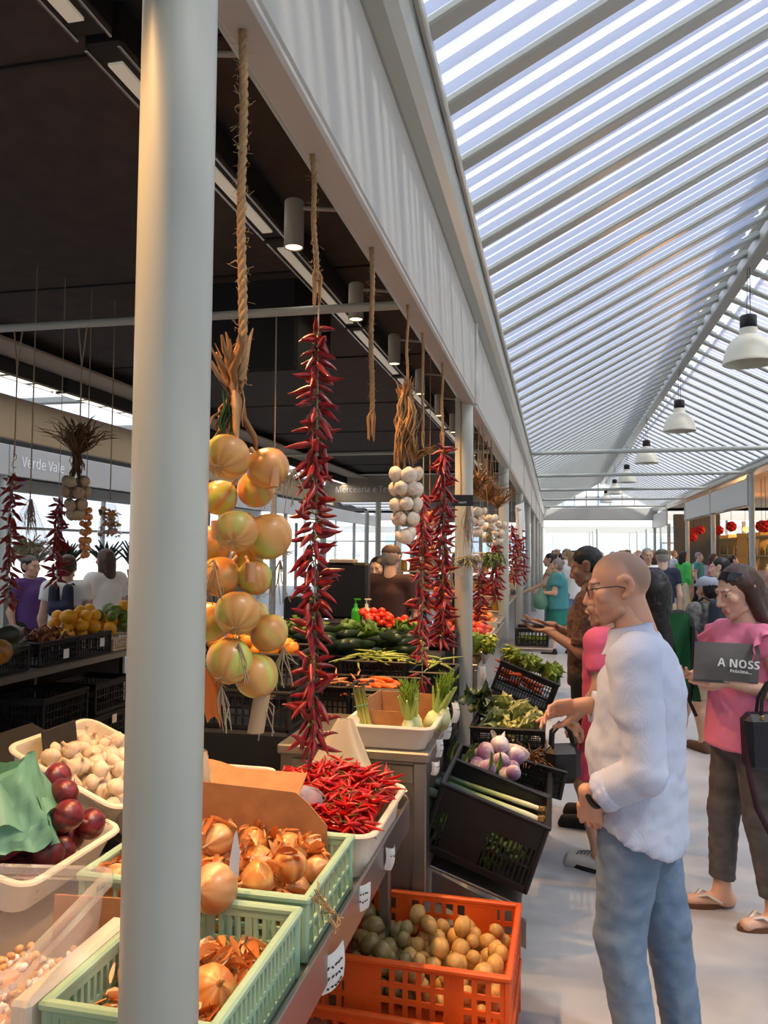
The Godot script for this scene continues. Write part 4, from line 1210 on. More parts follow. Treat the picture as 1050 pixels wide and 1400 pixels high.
	for q in [Vector3(-1.40, 0.965, -2.03), Vector3(-1.345, 0.925, -1.97), Vector3(-1.46, 0.99, -2.08)]:
		one("red_onion", "glossy dark red onion in the white tray", "red onion", K["red_onion%d" % (rng.randi() % 4)], M.onion_skin, Transform3D(rbasis().scaled(Vector3.ONE * 0.045), q), "red onions in the white tray")
	# ---- green bag ----
	var gb := thing("plastic_bag", "crumpled pale green plastic bag lying on the red onions", "bag", Vector3(-1.56, 0.94, -1.90))
	mb = MB.new()
	mb.sheet(func(u: float, v: float) -> Vector3:
		var a := u * TAU
		var rr := 0.17 * (1.0 + 0.22 * noise.get_noise_2d(cos(a) * 1.6, sin(a) * 1.6 + v)) * (1.0 - 0.25 * v)
		return Vector3(cos(a) * rr + 0.05 - 0.04 * v, v * 0.2 - 0.04 + 0.05 * sin(a * 2 + 1) * v - 0.06 * cos(a) * (0.4 + v * 0.3) + 0.015 * noise.get_noise_2d(a * 4, v * 7), -sin(a) * rr * 0.75 + 0.02), 44, 16)
	part(gb, "body", mb.mesh(), M.bag_green)
	mb = MB.new()
	mb.sheet(func(u: float, v: float) -> Vector3:
		var a := (u - 0.5) * 2.4
		return Vector3(0.10 + 0.10 * cos(a) * v, 0.13 - 0.13 * v + 0.02 * sin(u * 14) * v, -sin(a) * 0.15 * (0.5 + 0.5 * v)), 20, 10)
	part(gb, "fold", mb.mesh(), M.bag_green)
	# ---- clear box of white beans ----
	var bt := Transform3D(rot(0, 10, 0), Vector3(-1.16, 0.702, -1.36))
	var bx := thing("storage_box", "clear plastic storage box part filled with dried white beans", "box", bt)
	mb = MB.new()
	loft(mb, [rring(0.38, 0.40, 0.03, 0.0), rring(0.42, 0.44, 0.03, 0.225)], true, false)
	part(bx, "body", mb.mesh(), M.clear_plastic)
	mb = MB.new()
	loft(mb, [rring(0.42, 0.44, 0.03, 0.222), rring(0.45, 0.47, 0.04, 0.222), rring(0.452, 0.472, 0.04, 0.245), rring(0.446, 0.466, 0.04, 0.25), rring(0.41, 0.43, 0.03, 0.25), rring(0.405, 0.425, 0.03, 0.235)], false, false)
	part(bx, "rim", mb.mesh(), M.clear_plastic)
	var fill := MB.new()
	fill.col = lin(0.78, 0.6, 0.42)
	fill.box(Vector3(0, 0.04, 0), Vector3(0.34, 0.07, 0.36), Basis.IDENTITY, 0.01)
	var bn := MB.new()
	bn.lathe([Vector2(0, -0.6), Vector2(0.5, -0.5), Vector2(0.9, -0.2), Vector2(0.95, 0.2), Vector2(0.5, 0.52), Vector2(0, 0.6)], 7)
	for i in 500:
		var side := i % 3
		var p := Vector3(rf(-0.17, 0.17), rf(0.075, 0.085), rf(-0.18, 0.18)) if side == 0 else (Vector3(0.165 + rf(0, 0.012), rf(0.012, 0.08), rf(-0.17, 0.17)) if side == 1 else Vector3(rf(-0.17, 0.17), rf(0.012, 0.08), 0.175 + rf(0, 0.012)))
		bn.col = lin(0.86, 0.70, 0.52).lerp(lin(0.78, 0.58, 0.40), rng.randf())
		fill.add(bn, Transform3D(rbasis() * Basis.from_scale(Vector3(0.012, 0.008, 0.009)), p))
	var fs := inst(fill.mesh(), M.veg_skin)
	fs.name = "bean_fill"; add_child(fs); fs.transform = bt; fs.set_meta("kind", "stuff"); tag(fs, "lower mass of dried white beans in the clear storage box", "beans")
	for i in 300:
		var side := i % 4
		var p := Vector3(rf(-0.175, 0.175), rf(0.088, 0.10), rf(-0.185, 0.185)) if side < 2 else (Vector3(0.175 + rf(0, 0.008), rf(0.012, 0.095), rf(-0.18, 0.18)) if side == 2 else Vector3(rf(-0.175, 0.175), rf(0.012, 0.095), 0.186 + rf(0, 0.007)))
		one("bean", "dried white bean in the clear storage box", "bean", K["bean%d" % (i % 4)], M.veg_skin, bt * Transform3D(rbasis() * Basis.from_scale(Vector3.ONE * rf(0.010, 0.013)), p), "dried beans in the clear box")
	one("foam_slab", "white foam box end standing between the bean box and the column", "foam box", box1(Vector3(-0.95, 0.78, -1.43), Vector3(0.045, 0.155, 0.34), 0.008), M.white_tray)
	one("cardboard_sheet", "brown cardboard sheet wedged behind the bean box", "cardboard", box1(Vector3(-1.06, 0.785, -1.64), Vector3(0.17, 0.17, 0.006), 0.0, rot(-4, 6, 0)), M.cardboard)
	# ---- orange potato crates on the floor by the table ----
	var oc := {"cols": 13, "rows": 3, "bw": 0.016, "y0": 0.10, "y1": 0.86, "t": 0.009, "gaps": [[0.12, 0.30], [0.70, 0.78]]}
	crate("lower orange plastic crate under the potato crate on the floor", xf(Vector3(-0.44, 0.0, -2.70), rot(0, -1, 0)), 0.60, 0.19, 0.50, M.orange_plastic, oc)
	crate("orange plastic crate full of potatoes on another orange crate", xf(Vector3(-0.44, 0.195, -2.70), rot(0, -1, 0)), 0.60, 0.19, 0.50, M.orange_plastic, oc)
	crate("empty orange plastic crate on the floor in front of the potatoes", xf(Vector3(-0.50, 0.0, -2.19), rot(0, -2, 0)), 0.56, 0.25, 0.40, M.orange_plastic, oc)
	var hp := heap(120, -0.73, -0.15, -2.94, -2.46, 0.205, 0.024, 0.036, 10, 0.05)
	for q in hp:
		var olive: bool = q[0].x < -0.50 + (q[0].z + 2.7) * 0.25
		var b := rbasis()
		one("potato", "olive brown potato in the orange crate" if olive else "yellow potato in the orange crate", "potato", K["%s%d" % ["green_potato" if olive else "potato", rng.randi() % 4]], M.veg_skin, Transform3D(b.scaled(Vector3.ONE * q[1]), q[0]), "olive potatoes in the orange crate" if olive else "yellow potatoes in the orange crate")

func rope_mesh(p0: Vector3, p1: Vector3, r: float, fuzz := 40, knot := 0) -> ArrayMesh:
	# three twisted jute strands with stray fibres, from p0 down to p1
	var mb := MB.new()
	var L := p0.distance_to(p1)
	var n := maxi(6, int(L / (r * 1.6)))
	for s in 3:
		var pts := []
		var cl := []
		for i in n + 1:
			var t := float(i) / n
			var a := t * L / (r * 7.0) * TAU + s * TAU / 3
			pts.append(p0.lerp(p1, t) + Vector3(cos(a), 0, sin(a)) * r * 0.55 + Vector3(0.003 * sin(t * 9.0), 0, 0.002 * cos(t * 7.0)))
			cl.append(lin(0.62, 0.50, 0.35).lerp(lin(0.48, 0.37, 0.24), 0.5 + 0.5 * noise.get_noise_2d(t * 30, s * 9)))
		mb.tube(pts, r * 0.62, 6, true, cl)
	mb.col = lin(0.66, 0.55, 0.40)
	for i in fuzz:
		var q := p0.lerp(p1, rng.randf())
		var d := Vector3(rf(-1, 1), rf(-0.6, 0.6), rf(-1, 1)).normalized()
		mb.tube([q + d * r * 0.6, q + d * r * 1.6 + Vector3(0, rf(-0.004, 0.004), 0), q + d * r * rf(1.8, 3.0) + Vector3(rf(-0.006, 0.006), rf(-0.008, 0.008), 0)], 0.0005, 3, false)
	for k in knot:      # frayed end
		var d := Vector3(rf(-1, 1), 0, rf(-1, 1)) * r * 1.6
		mb.col = lin(0.62, 0.46, 0.28).lerp(lin(0.5, 0.38, 0.24), rng.randf())
		mb.tube([p1 + Vector3(0, 0.03, 0) + d * 0.3, p1 + d * 1.2 + Vector3(0, 0.01, 0), p1 + d + Vector3(0, -0.03, 0), p1 + d * 1.1 + Vector3(0, -rf(0.05, 0.075), 0)], [r * 0.4, r * 0.55, r * 0.4, r * 0.15], 5)
	return mb.mesh()
func cord_mesh(p0: Vector3, p1: Vector3, r: float, c: Color) -> ArrayMesh:
	var mb := MB.new()
	mb.col = c
	mb.tube([p0, p1], r, 6)
	return mb.mesh()
func straw(n: int, base: Vector3, up: Vector3, L: float, spread: float, c0: Color, c1: Color, r := 0.003, droop := 0.3) -> ArrayMesh:
	var mb := MB.new()
	for i in n:
		var d := (up + Vector3(rf(-1, 1), rf(-0.3, 0.3), rf(-1, 1)) * spread).normalized()
		var l := L * rf(0.5, 1.1)
		var q := base + Vector3(rf(-1, 1), rf(-1, 1), rf(-1, 1)) * 0.012
		mb.col = c0.lerp(c1, rng.randf())
		var w := Vector3(rf(-1, 1), rf(-1, 1), rf(-1, 1)) * l * 0.12
		mb.tube([q, q + d * l * 0.4 + w, q + d * l * 0.75 - w * 0.4 + Vector3.DOWN * droop * l * 0.15, q + d * l + Vector3.DOWN * droop * l * 0.6], [r, r * 1.2, r, r * 0.3], 4, false, null, 0.35)
	return mb.mesh()
func chili_string(label: String, top: Vector3, L: float, n: int, width: float, grp := "", pre := "dry_chili", size := 1.0, hang := -1.0, gaps := []) -> void:
	var o := thing("chilli_string", label, "chillies", top, grp)
	part(o, "cord", cord_mesh(Vector3(0.004, maxf(hang, 0.01), 0), Vector3(0.004, -L * 0.97, 0), 0.0022, lin(0.70, 0.64, 0.52)), M.paper_skin)
	for i in n:
		var t := (i + 0.5) / n
		var skip := false
		for g in gaps: if t > g[0] and t < g[1]: skip = true
		if skip: continue
		var a := i * 2.4 + rf(-0.4, 0.4)
		var w := width * (0.35 + 0.65 * minf(1.0, t * 4.0)) * rf(0.25, 0.6)
		var b := Basis(Vector3.UP, a) * Basis(Vector3.BACK, rf(0.15, 1.9)) * Basis(Vector3.UP, rf(0, TAU))
		part(o, "chilli", K["%s%d" % [pre, i % 4]], M.chili_skin, Transform3D(b * Basis.from_scale(Vector3.ONE * size * rf(0.8, 1.2)), Vector3(cos(a) * w * 0.35, -t * L + 0.02 * size, -sin(a) * w * 0.35)))
func bulb_string(label: String, top: Vector3, L: float, rows: int, per: int, R: float, rad: float, pre: String, m: Material, name2: String, grp := "", cat := "garlic") -> Node3D:
	var o := thing("garlic_braid" if cat == "garlic" else "bulb_string", label, cat, top, grp)
	for j in rows:
		for i in per:
			var a := TAU * (i + 0.5 * (j % 2)) / per + rf(-0.15, 0.15)
			var tp := 1.0 if j < rows - 2 else (0.75 if j == rows - 2 else 0.45)
			var d := Vector3(cos(a), -0.25, -sin(a)).normalized()
			var b := Basis(Quaternion(Vector3.DOWN, d)) * Basis(Vector3.UP, rf(0, TAU))
			part(o, name2, K["%s%d" % [pre, rng.randi() % 4]], m, Transform3D(b.scaled(Vector3.ONE * R * rf(0.88, 1.12)), Vector3(cos(a) * rad * tp, -L * (j + 0.5) / rows + rf(-0.008, 0.008), -sin(a) * rad * tp)))
	return o
func build_hanging() -> void:
	var jute0 := lin(0.66, 0.50, 0.30)
	var jute1 := lin(0.50, 0.36, 0.20)
	# ---- onion braid ----
	one("jute_rope", "thick jute rope holding the big onion braid beside the column", "rope", rope_mesh(Vector3(-0.60, 2.70, -1.375), Vector3(-0.566, 1.99, -1.322), 0.0085, 150), M.jute)
	var ob := thing("onion_braid", "braid of large golden green onions hanging on a jute rope beside the column", "onions", Vector3(-0.57, 2.0, -1.325))
	var lst := [[Vector3(-0.581, 1.847, -1.298), 0.0425], [Vector3(-0.528, 1.832, -1.362), 0.0412], [Vector3(-0.569, 1.797, -1.406), 0.0370], [Vector3(-0.620, 1.777, -1.355), 0.0332], [Vector3(-0.560, 1.712, -1.294), 0.0394], [Vector3(-0.527, 1.704, -1.369), 0.0454], [Vector3(-0.603, 1.629, -1.325), 0.0377], [Vector3(-0.545, 1.628, -1.348), 0.0325], [Vector3(-0.560, 1.565, -1.307), 0.0422], [Vector3(-0.523, 1.524, -1.368), 0.0369], [Vector3(-0.572, 1.480, -1.303), 0.0420], [Vector3(-0.539, 1.448, -1.348), 0.0404], [Vector3(-0.639, 1.687, -1.365), 0.0390], [Vector3(-0.639, 1.542, -1.362), 0.0387], [Vector3(-0.586, 1.659, -1.409), 0.0313], [Vector3(-0.573, 1.547, -1.407), 0.0339]]
	for i in lst.size():
		var p: Vector3 = lst[i][0]
		var inw := (Vector3(-0.575, p.y + 0.05, -1.36) - p).normalized()
		var b := Basis(Quaternion(Vector3.UP, inw)) * Basis(Vector3.UP, rf(0, TAU))
		part(ob, "onion", K["braid_onion%d" % (i % 4)], M.onion_skin, Transform3D(b.scaled(Vector3.ONE * lst[i][1]), p - ob.position))
	part(ob, "dry_stalks", straw(26, Vector3(-0.015, -0.02, 0.0), Vector3(-0.25, 1, 0.1), 0.10, 0.5, lin(0.72, 0.55, 0.36), lin(0.55, 0.38, 0.22), 0.006, 0.0), M.paper_skin)
	part(ob, "dry_stalks", straw(16, Vector3(-0.005, -0.02, 0.0), Vector3(-0.1, -1, 0.1), 0.14, 0.35, lin(0.70, 0.52, 0.32), lin(0.52, 0.36, 0.22), 0.006, 0.0), M.paper_skin)
	part(ob, "green_shoot", straw(5, Vector3(-0.01, -0.135, 0.015), Vector3(-0.03, 1, 0.1), 0.12, 0.10, lin(0.16, 0.26, 0.10), lin(0.26, 0.36, 0.14), 0.006, 0.0), M.leaf)
	var rt := MB.new()
	rt.col = lin(0.66, 0.58, 0.46)
	for q in [Vector3(-0.575, 1.44, -1.275), Vector3(-0.525, 1.41, -1.35), Vector3(-0.49, 1.50, -1.36), Vector3(-0.50, 1.66, -1.36), Vector3(-0.60, 1.66, -1.29), Vector3(-0.545, 1.515, -1.28), Vector3(-0.475, 1.83, -1.36)]:
		for k in 9:
			var d := Vector3(rf(-0.025, 0.025), -rf(0.02, 0.085), rf(-0.02, 0.02))
			rt.tube([q - ob.position, q - ob.position + d * 0.5 + Vector3(rf(-0.01, 0.01), 0, rf(-0.01, 0.01)), q - ob.position + d], 0.0011, 4, false)
	part(ob, "roots", rt.mesh(), M.paper_skin)
	var sk := MB.new()
	sk.col = lin(0.78, 0.46, 0.20)
	sk.sheet(func(u: float, v: float) -> Vector3: return Vector3(-0.035 + 0.03 * sin((u - 0.5) * 2.0) * (1.0 - 0.5 * v) + 0.012 * v, -0.545 - v * 0.085 + 0.01 * sin(u * 5), 0.045 - 0.02 * cos((u - 0.5) * 2.4)), 6, 8)
	part(ob, "loose_skin", sk.mesh(), M.paper_skin)
	sk = MB.new()
	sk.col = lin(0.72, 0.60, 0.46)
	sk.sheet(func(u: float, v: float) -> Vector3: return Vector3(0.045 + 0.016 * sin((u - 0.5) * 3.0) - 0.012 * v, -0.585 - v * 0.07, -0.02 + 0.014 * cos((u - 0.5) * 3.0)), 6, 8)
	part(ob, "loose_skin", sk.mesh(), M.paper_skin)
	for q in [Vector3(0.03, -0.345, 0.01), Vector3(-0.02, -0.27, 0.05), Vector3(0.065, -0.17, -0.01)]:
		sk = MB.new()
		sk.col = lin(0.80, 0.60, 0.42)
		sk.sheet(func(u: float, v: float) -> Vector3: return q + Vector3(0.02 * (u - 0.5), -0.035 * v, 0.008 * sin(u * 3)), 4, 4)
		part(ob, "loose_skin", sk.mesh(), M.paper_skin)
	# ---- dried chilli string next to it ----
	one("jute_rope", "jute rope with a knot holding the long dried chilli string", "rope", rope_mesh(Vector3(-0.612, 2.70, -1.86), Vector3(-0.612, 2.385, -1.905), 0.0072, 60, 8), M.jute)
	chili_string("long string of dried dark red chillies hanging beside the onion braid", Vector3(-0.612, 2.25, -1.915), 1.10, 210, 0.085, "", "dry_chili", 0.76, 0.14, [[0.74, 0.775]])
	# ---- bare rope ----
	one("jute_rope", "bare jute rope with a frayed knotted end hanging between chillies and garlic", "rope", rope_mesh(Vector3(-0.605, 2.70, -2.49), Vector3(-0.612, 2.12, -2.54), 0.0085, 80, 14), M.jute)
	# ---- garlic braid ----
	one("jute_rope", "thin jute rope holding the garlic braid with straw top", "rope", rope_mesh(Vector3(-0.60, 2.70, -3.11), Vector3(-0.60, 2.36, -3.11), 0.006, 30), M.jute)
	var gb := bulb_string("garlic braid with golden straw top hanging beside the chilli strings", Vector3(-0.605, 2.02, -3.12), 0.31, 5, 5, 0.031, 0.05, "garlic", M.garlic_skin, "garlic_bulb")
	part(gb, "straw_top", straw(130, Vector3(0, 0.33, 0), Vector3(0, -1, 0), 0.32, 0.17, jute0, jute1, 0.005, 0.0), M.paper_skin)
	part(gb, "straw_top", straw(60, Vector3(0, 0.26, 0), Vector3(0, 1, 0), 0.11, 0.45, jute0, jute1, 0.005, 0.1), M.paper_skin)
	part(gb, "tie", straw(14, Vector3(0.05, 0.04, 0.03), Vector3(1, 0.5, 0), 0.10, 0.4, jute0, jute1, 0.005, 0.0), M.paper_skin)
	# ---- more chilli strings ----
	one("jute_rope", "jute rope of the chilli string nearest the second column", "rope", rope_mesh(Vector3(-0.60, 2.70, -4.12), Vector3(-0.60, 2.30, -4.13), 0.007, 30, 5), M.jute)
	chili_string("broad bright red chilli string close to the second column", Vector3(-0.595, 2.22, -4.12), 1.06, 200, 0.13, "", "dry_chili", 0.95, 0.1)
	one("jute_rope", "jute rope above the chilli string behind the garlic braid", "rope", rope_mesh(Vector3(-0.61, 2.70, -3.53), Vector3(-0.61, 2.22, -3.56), 0.006, 30, 3), M.jute)
	chili_string("red chilli string ending in a tassel behind the garlic braid", Vector3(-0.612, 1.93, -3.57), 0.90, 100, 0.08, "", "dry_chili", 0.85, 0.3, [[0.88, 0.93]])
	chili_string("short chilli string showing below the garlic braid", Vector3(-0.74, 1.86, -4.33), 0.28, 34, 0.10, "", "dry_chili", 1.2, 1.04)
	var ys := bulb_string("string of small yellow dried peppers between garlic and chillies", Vector3(-0.735, 1.92, -4.55), 0.36, 7, 3, 0.020, 0.018, "onion", M.onion_skin, "dried_pepper", "", "peppers")
	part(ys, "cord", cord_mesh(Vector3(0, 0.98, 0), Vector3(0, -0.3, 0), 0.002, jute0), M.paper_skin)
	# ---- herbs on the second column, with a chalk sign ----
	var hb := thing("herb_bunch", "bunch of dried green herbs in clear film tied to the second column", "herbs", Vector3(-0.575, 1.98, -5.18))
	part(hb, "stems", straw(30, Vector3(0, 0.0, 0), Vector3(0, -1, 0), 0.34, 0.10, lin(0.40, 0.32, 0.20), lin(0.52, 0.44, 0.28), 0.0025, 0.0), M.paper_skin)
	part(hb, "flower_heads", straw(150, Vector3(0, -0.34, 0), Vector3(0, -0.4, 0), 0.13, 1.0, lin(0.40, 0.42, 0.24), lin(0.62, 0.60, 0.44), 0.005, 0.0), M.leaf)
	var fm := MB.new()
	fm.sheet(func(u: float, v: float) -> Vector3:
		var a := u * TAU
		var r := lerpf(0.035, 0.10, pow(v, 1.3)) * (1.0 + 0.06 * sin(a * 5)) * (1.0 if v < 0.93 else 0.7)
		return Vector3(cos(a) * r, -v * 0.47, -sin(a) * r * 0.8), 24, 10)
	part(hb, "film", fm.mesh(), M.thin_film)
	var cs := thing("chalk_sign", "small black chalk sign hung at the second column", "sign", xf(Vector3(-0.60, 2.01, -5.06), rot(0, 10, 0)))
	part(cs, "board", box1(Vector3.ZERO, Vector3(0.14, 0.075, 0.005), 0.002), M.slate)
	part(cs, "chalk_writing", text_mesh("Louro", 0.014, 0.001), M.sign_white, Vector3(0, -0.012, 0.003))
	one("jute_rope", "jute rope hanging in front of the second column", "rope", rope_mesh(Vector3(-0.63, 2.70, -5.22), Vector3(-0.63, 2.02, -5.22), 0.006, 20), M.jute)
	# ---- beyond the second column ----
	for i in 5:
		one("jute_rope", ["first", "second", "third", "fourth", "fifth"][i] + " jute rope along the fascia past the second column", "rope", rope_mesh(Vector3(-0.62, 2.70, -5.9 - i * 0.42), Vector3(-0.62, 2.3, -5.9 - i * 0.42), 0.007, 8), M.jute)
	for i in 3:
		var z := -6.0 - i * 0.55
		var g := bulb_string(["garlic bunch with a thick straw crown just beyond the second column", "garlic bunch with straw between two others beyond the second column", "garlic bunch with straw close to the third column"][i], Vector3(-0.60 + 0.04 * i, 2.02 - 0.03 * i, z), 0.24, 3, 5, 0.034, 0.06, "garlic", M.garlic_skin, "garlic_bulb")
		part(g, "straw_crown", straw(90, Vector3(0, 0.12, 0), Vector3(0, 0.6, 0), 0.30, 0.8, lin(0.60, 0.42, 0.20), lin(0.42, 0.28, 0.12), 0.005, 0.4), M.paper_skin)
	for i in 2:
		var hz := -6.2 - i * 0.9
		var hk := thing("herb_bunch", ["green herb bunch hanging below garlic beyond the second column", "green herb bunch in film close to the third column"][i], "herbs", Vector3(-0.52, 1.86, hz))
		part(hk, "stems", straw(16, Vector3.ZERO, Vector3(0, -1, 0), 0.2, 0.12, lin(0.36, 0.40, 0.18), lin(0.46, 0.44, 0.24), 0.003, 0.0), M.leaf)
		part(hk, "leaves", straw(90, Vector3(0, -0.2, 0), Vector3(0, -0.6, 0), 0.14, 0.8, lin(0.22, 0.32, 0.10), lin(0.40, 0.46, 0.18), 0.006, 0.2), M.leaf)
		part(hk, "cord", cord_mesh(Vector3(0, 0.0, 0), Vector3(-0.06, 0.84, 0), 0.003, jute0), M.paper_skin)
	chili_string("dark chilli string beyond the second column over the tomatoes", Vector3(-0.66, 1.62, -6.9), 0.60, 70, 0.08, "", "dry_chili", 1.1, 1.08)
	chili_string("red chilli string in front of the third column", Vector3(-0.58, 1.76, -7.6), 0.58, 70, 0.14, "", "dry_chili", 1.3, 0.94)
	chili_string("thin chilli string behind the herbs beyond the second column", Vector3(-0.735, 1.62, -7.9), 0.3, 20, 0.05, "", "dry_chili", 1.0, 1.28)
	for i in 4:
		chili_string(["chilli string by the fourth column", "chilli string just past the third column", "garland of chillies by the fourth column", "chilli string past the fourth column"][i], Vector3(-0.58, 2.0 - 0.1 * (i % 2), -10.4 - i * 1.15), 0.7, 40, 0.16, "", "dry_chili", 1.6, 0.7 + 0.1 * (i % 2))
	var fold := thing("folded_awning", "folded white film hanging from the rail between third and fourth columns", "film", xf(Vector3(-0.50, 2.12, -11.0), rot(10, 0, 0)))
	var fa := MB.new()
	fa.sheet(func(u: float, v: float) -> Vector3: return Vector3(0.05 * sin(u * 9.0), 0.2 - v * 0.42, (u - 0.5) * 1.4 - 0.25 * v), 20, 6, 0.004)
	part(fold, "film", fa.mesh(), M.paper_white)
	# ---- what hangs from the rod on the far side ----
	hang_far()
func hang_far() -> void:
	var tan0 := lin(0.60, 0.52, 0.42)
	var hook := MB.new()
	hook.tube([Vector3(0, 0.05, 0), Vector3(0.014, 0.04, 0), Vector3(0.014, 0.022, 0), Vector3(0, 0.01, 0), Vector3(-0.014, -0.002, 0), Vector3(-0.014, -0.022, 0), Vector3(0, -0.032, 0), Vector3(0.012, -0.024, 0)], 0.0022, 6)
	for q in [[Vector3(-2.945, 2.9, -3.73), 0.72], [Vector3(-2.539, 2.9, -3.73), 0.58]]:
		var o := thing("hanging_string", "thin cord with a wire hook looped over the stall rod", "cord", q[0], "looped cords on the stall rod")
		var mb := MB.new()
		mb.col = tan0
		mb.tube([Vector3(-0.03, 0.03, 0), Vector3(-0.01, -0.14, 0), Vector3(0, -0.22, 0), Vector3(0, -q[1], 0)], 0.004, 5)
		mb.tube([Vector3(0.03, 0.03, 0), Vector3(0.01, -0.14, 0), Vector3(0, -0.22, 0)], 0.004, 5)
		part(o, "cord", mb.mesh(), M.paper_skin)
		part(o, "hook", hook.mesh(), M.steel, Vector3(0, -q[1] - 0.03, 0))
	one("hanging_string", "long single cord hanging from the middle of the stall rod", "cord", cord_mesh(Vector3(-1.412, 2.9, -3.73), Vector3(-1.412, 1.75, -3.73), 0.004, tan0), M.paper_skin)
	chili_string("dark chilli string hanging on a hook over the squash crates", Vector3(-2.93, 2.07, -3.7), 0.72, 70, 0.075, "", "dry_chili", 1.0, 0.15)
	var g := bulb_string("garlic bunch with wild brown straw crown hanging from the rod", Vector3(-2.545, 2.07, -3.72), 0.25, 4, 4, 0.032, 0.055, "garlic", M.garlic_dull, "garlic_bulb")
	part(g, "straw_crown", straw(150, Vector3(0, 0.12, 0), Vector3(0, 0.8, 0), 0.27, 0.85, lin(0.40, 0.28, 0.16), lin(0.26, 0.17, 0.10), 0.0045, 0.35), M.paper_skin)
	part(g, "straw_crown", straw(60, Vector3(0, 0.14, 0), Vector3(0, -1, 0), 0.16, 0.22, lin(0.42, 0.30, 0.18), lin(0.30, 0.20, 0.12), 0.005, 0.0), M.paper_skin)
	chili_string("red chilli string hanging beyond the garlic bunch with straw crown", Vector3(-3.03, 1.96, -4.25), 0.52, 70, 0.10, "", "dry_chili", 1.05, 1.42)
	var y := bulb_string("string of pale yellow dried bulbs beside the red chilli string", Vector3(-2.975, 1.95, -4.46), 0.34, 7, 3, 0.023, 0.022, "onion", M.onion_skin, "dried_bulb", "", "dried bulbs")
	part(y, "cord", cord_mesh(Vector3(0, 1.43, 0), Vector3(0, -0.2, 0), 0.003, tan0), M.paper_skin)
	var cone := thing("hanging_bag", "clear cone bag of pale flowers hanging beside the dark chilli string", "bag", Vector3(-3.064, 1.96, -4.03))
	var fm := MB.new()
	fm.sheet(func(u: float, v: float) -> Vector3:
		var a := u * TAU
		var r := lerpf(0.02, 0.15, v) * (1.0 if v < 0.96 else 0.6)
		return Vector3(cos(a) * r, -v * 0.36, -sin(a) * r), 22, 8)
	part(cone, "film", fm.mesh(), M.thin_film)
	part(cone, "stems", straw(20, Vector3(0, 0, 0), Vector3(0, -1, 0), 0.25, 0.2, lin(0.60, 0.42, 0.26), lin(0.5, 0.36, 0.22), 0.004, 0.0), M.paper_skin)
	part(cone, "dried_flowers", straw(150, Vector3(0, -0.28, 0), Vector3(0, 0.05, 0), 0.13, 1.0, lin(0.70, 0.62, 0.28), lin(0.52, 0.46, 0.20), 0.006, 0.3), M.paper_skin)
	part(cone, "cord", cord_mesh(Vector3(0, 1.42, 0), Vector3(0, 0, 0), 0.004, tan0), M.paper_skin)
	var bg := thing("hanging_bag", "clear bag of dried orange slices hanging near the white shirted shopper", "bag", Vector3(-2.935, 2.0, -4.67))
	fm = MB.new()
	fm.sheet(func(u: float, v: float) -> Vector3:
		var a := u * TAU
		var r := lerpf(0.015, 0.085, pow(v, 0.6)) * (1.0 if v < 0.9 else 0.8)
		return Vector3(cos(a) * r, -v * 0.26, -sin(a) * r), 18, 8)
	part(bg, "film", fm.mesh(), M.thin_film)
	part(bg, "contents", flakes(60, -0.055, 0.055, -0.05, 0.05, -0.24, -0.06, [lin(0.70, 0.50, 0.16), lin(0.55, 0.36, 0.12), lin(0.76, 0.60, 0.26)], 0.03, 0.06), M.paper_skin)
	part(bg, "cord", cord_mesh(Vector3(0, 1.38, 0), Vector3(0, 0, 0), 0.004, tan0), M.paper_skin)
	chili_string("brown chilli string hanging just behind the thick column", Vector3(-2.72, 1.95, -4.75), 0.5, 40, 0.09, "", "dry_chili", 1.1, 1.43)

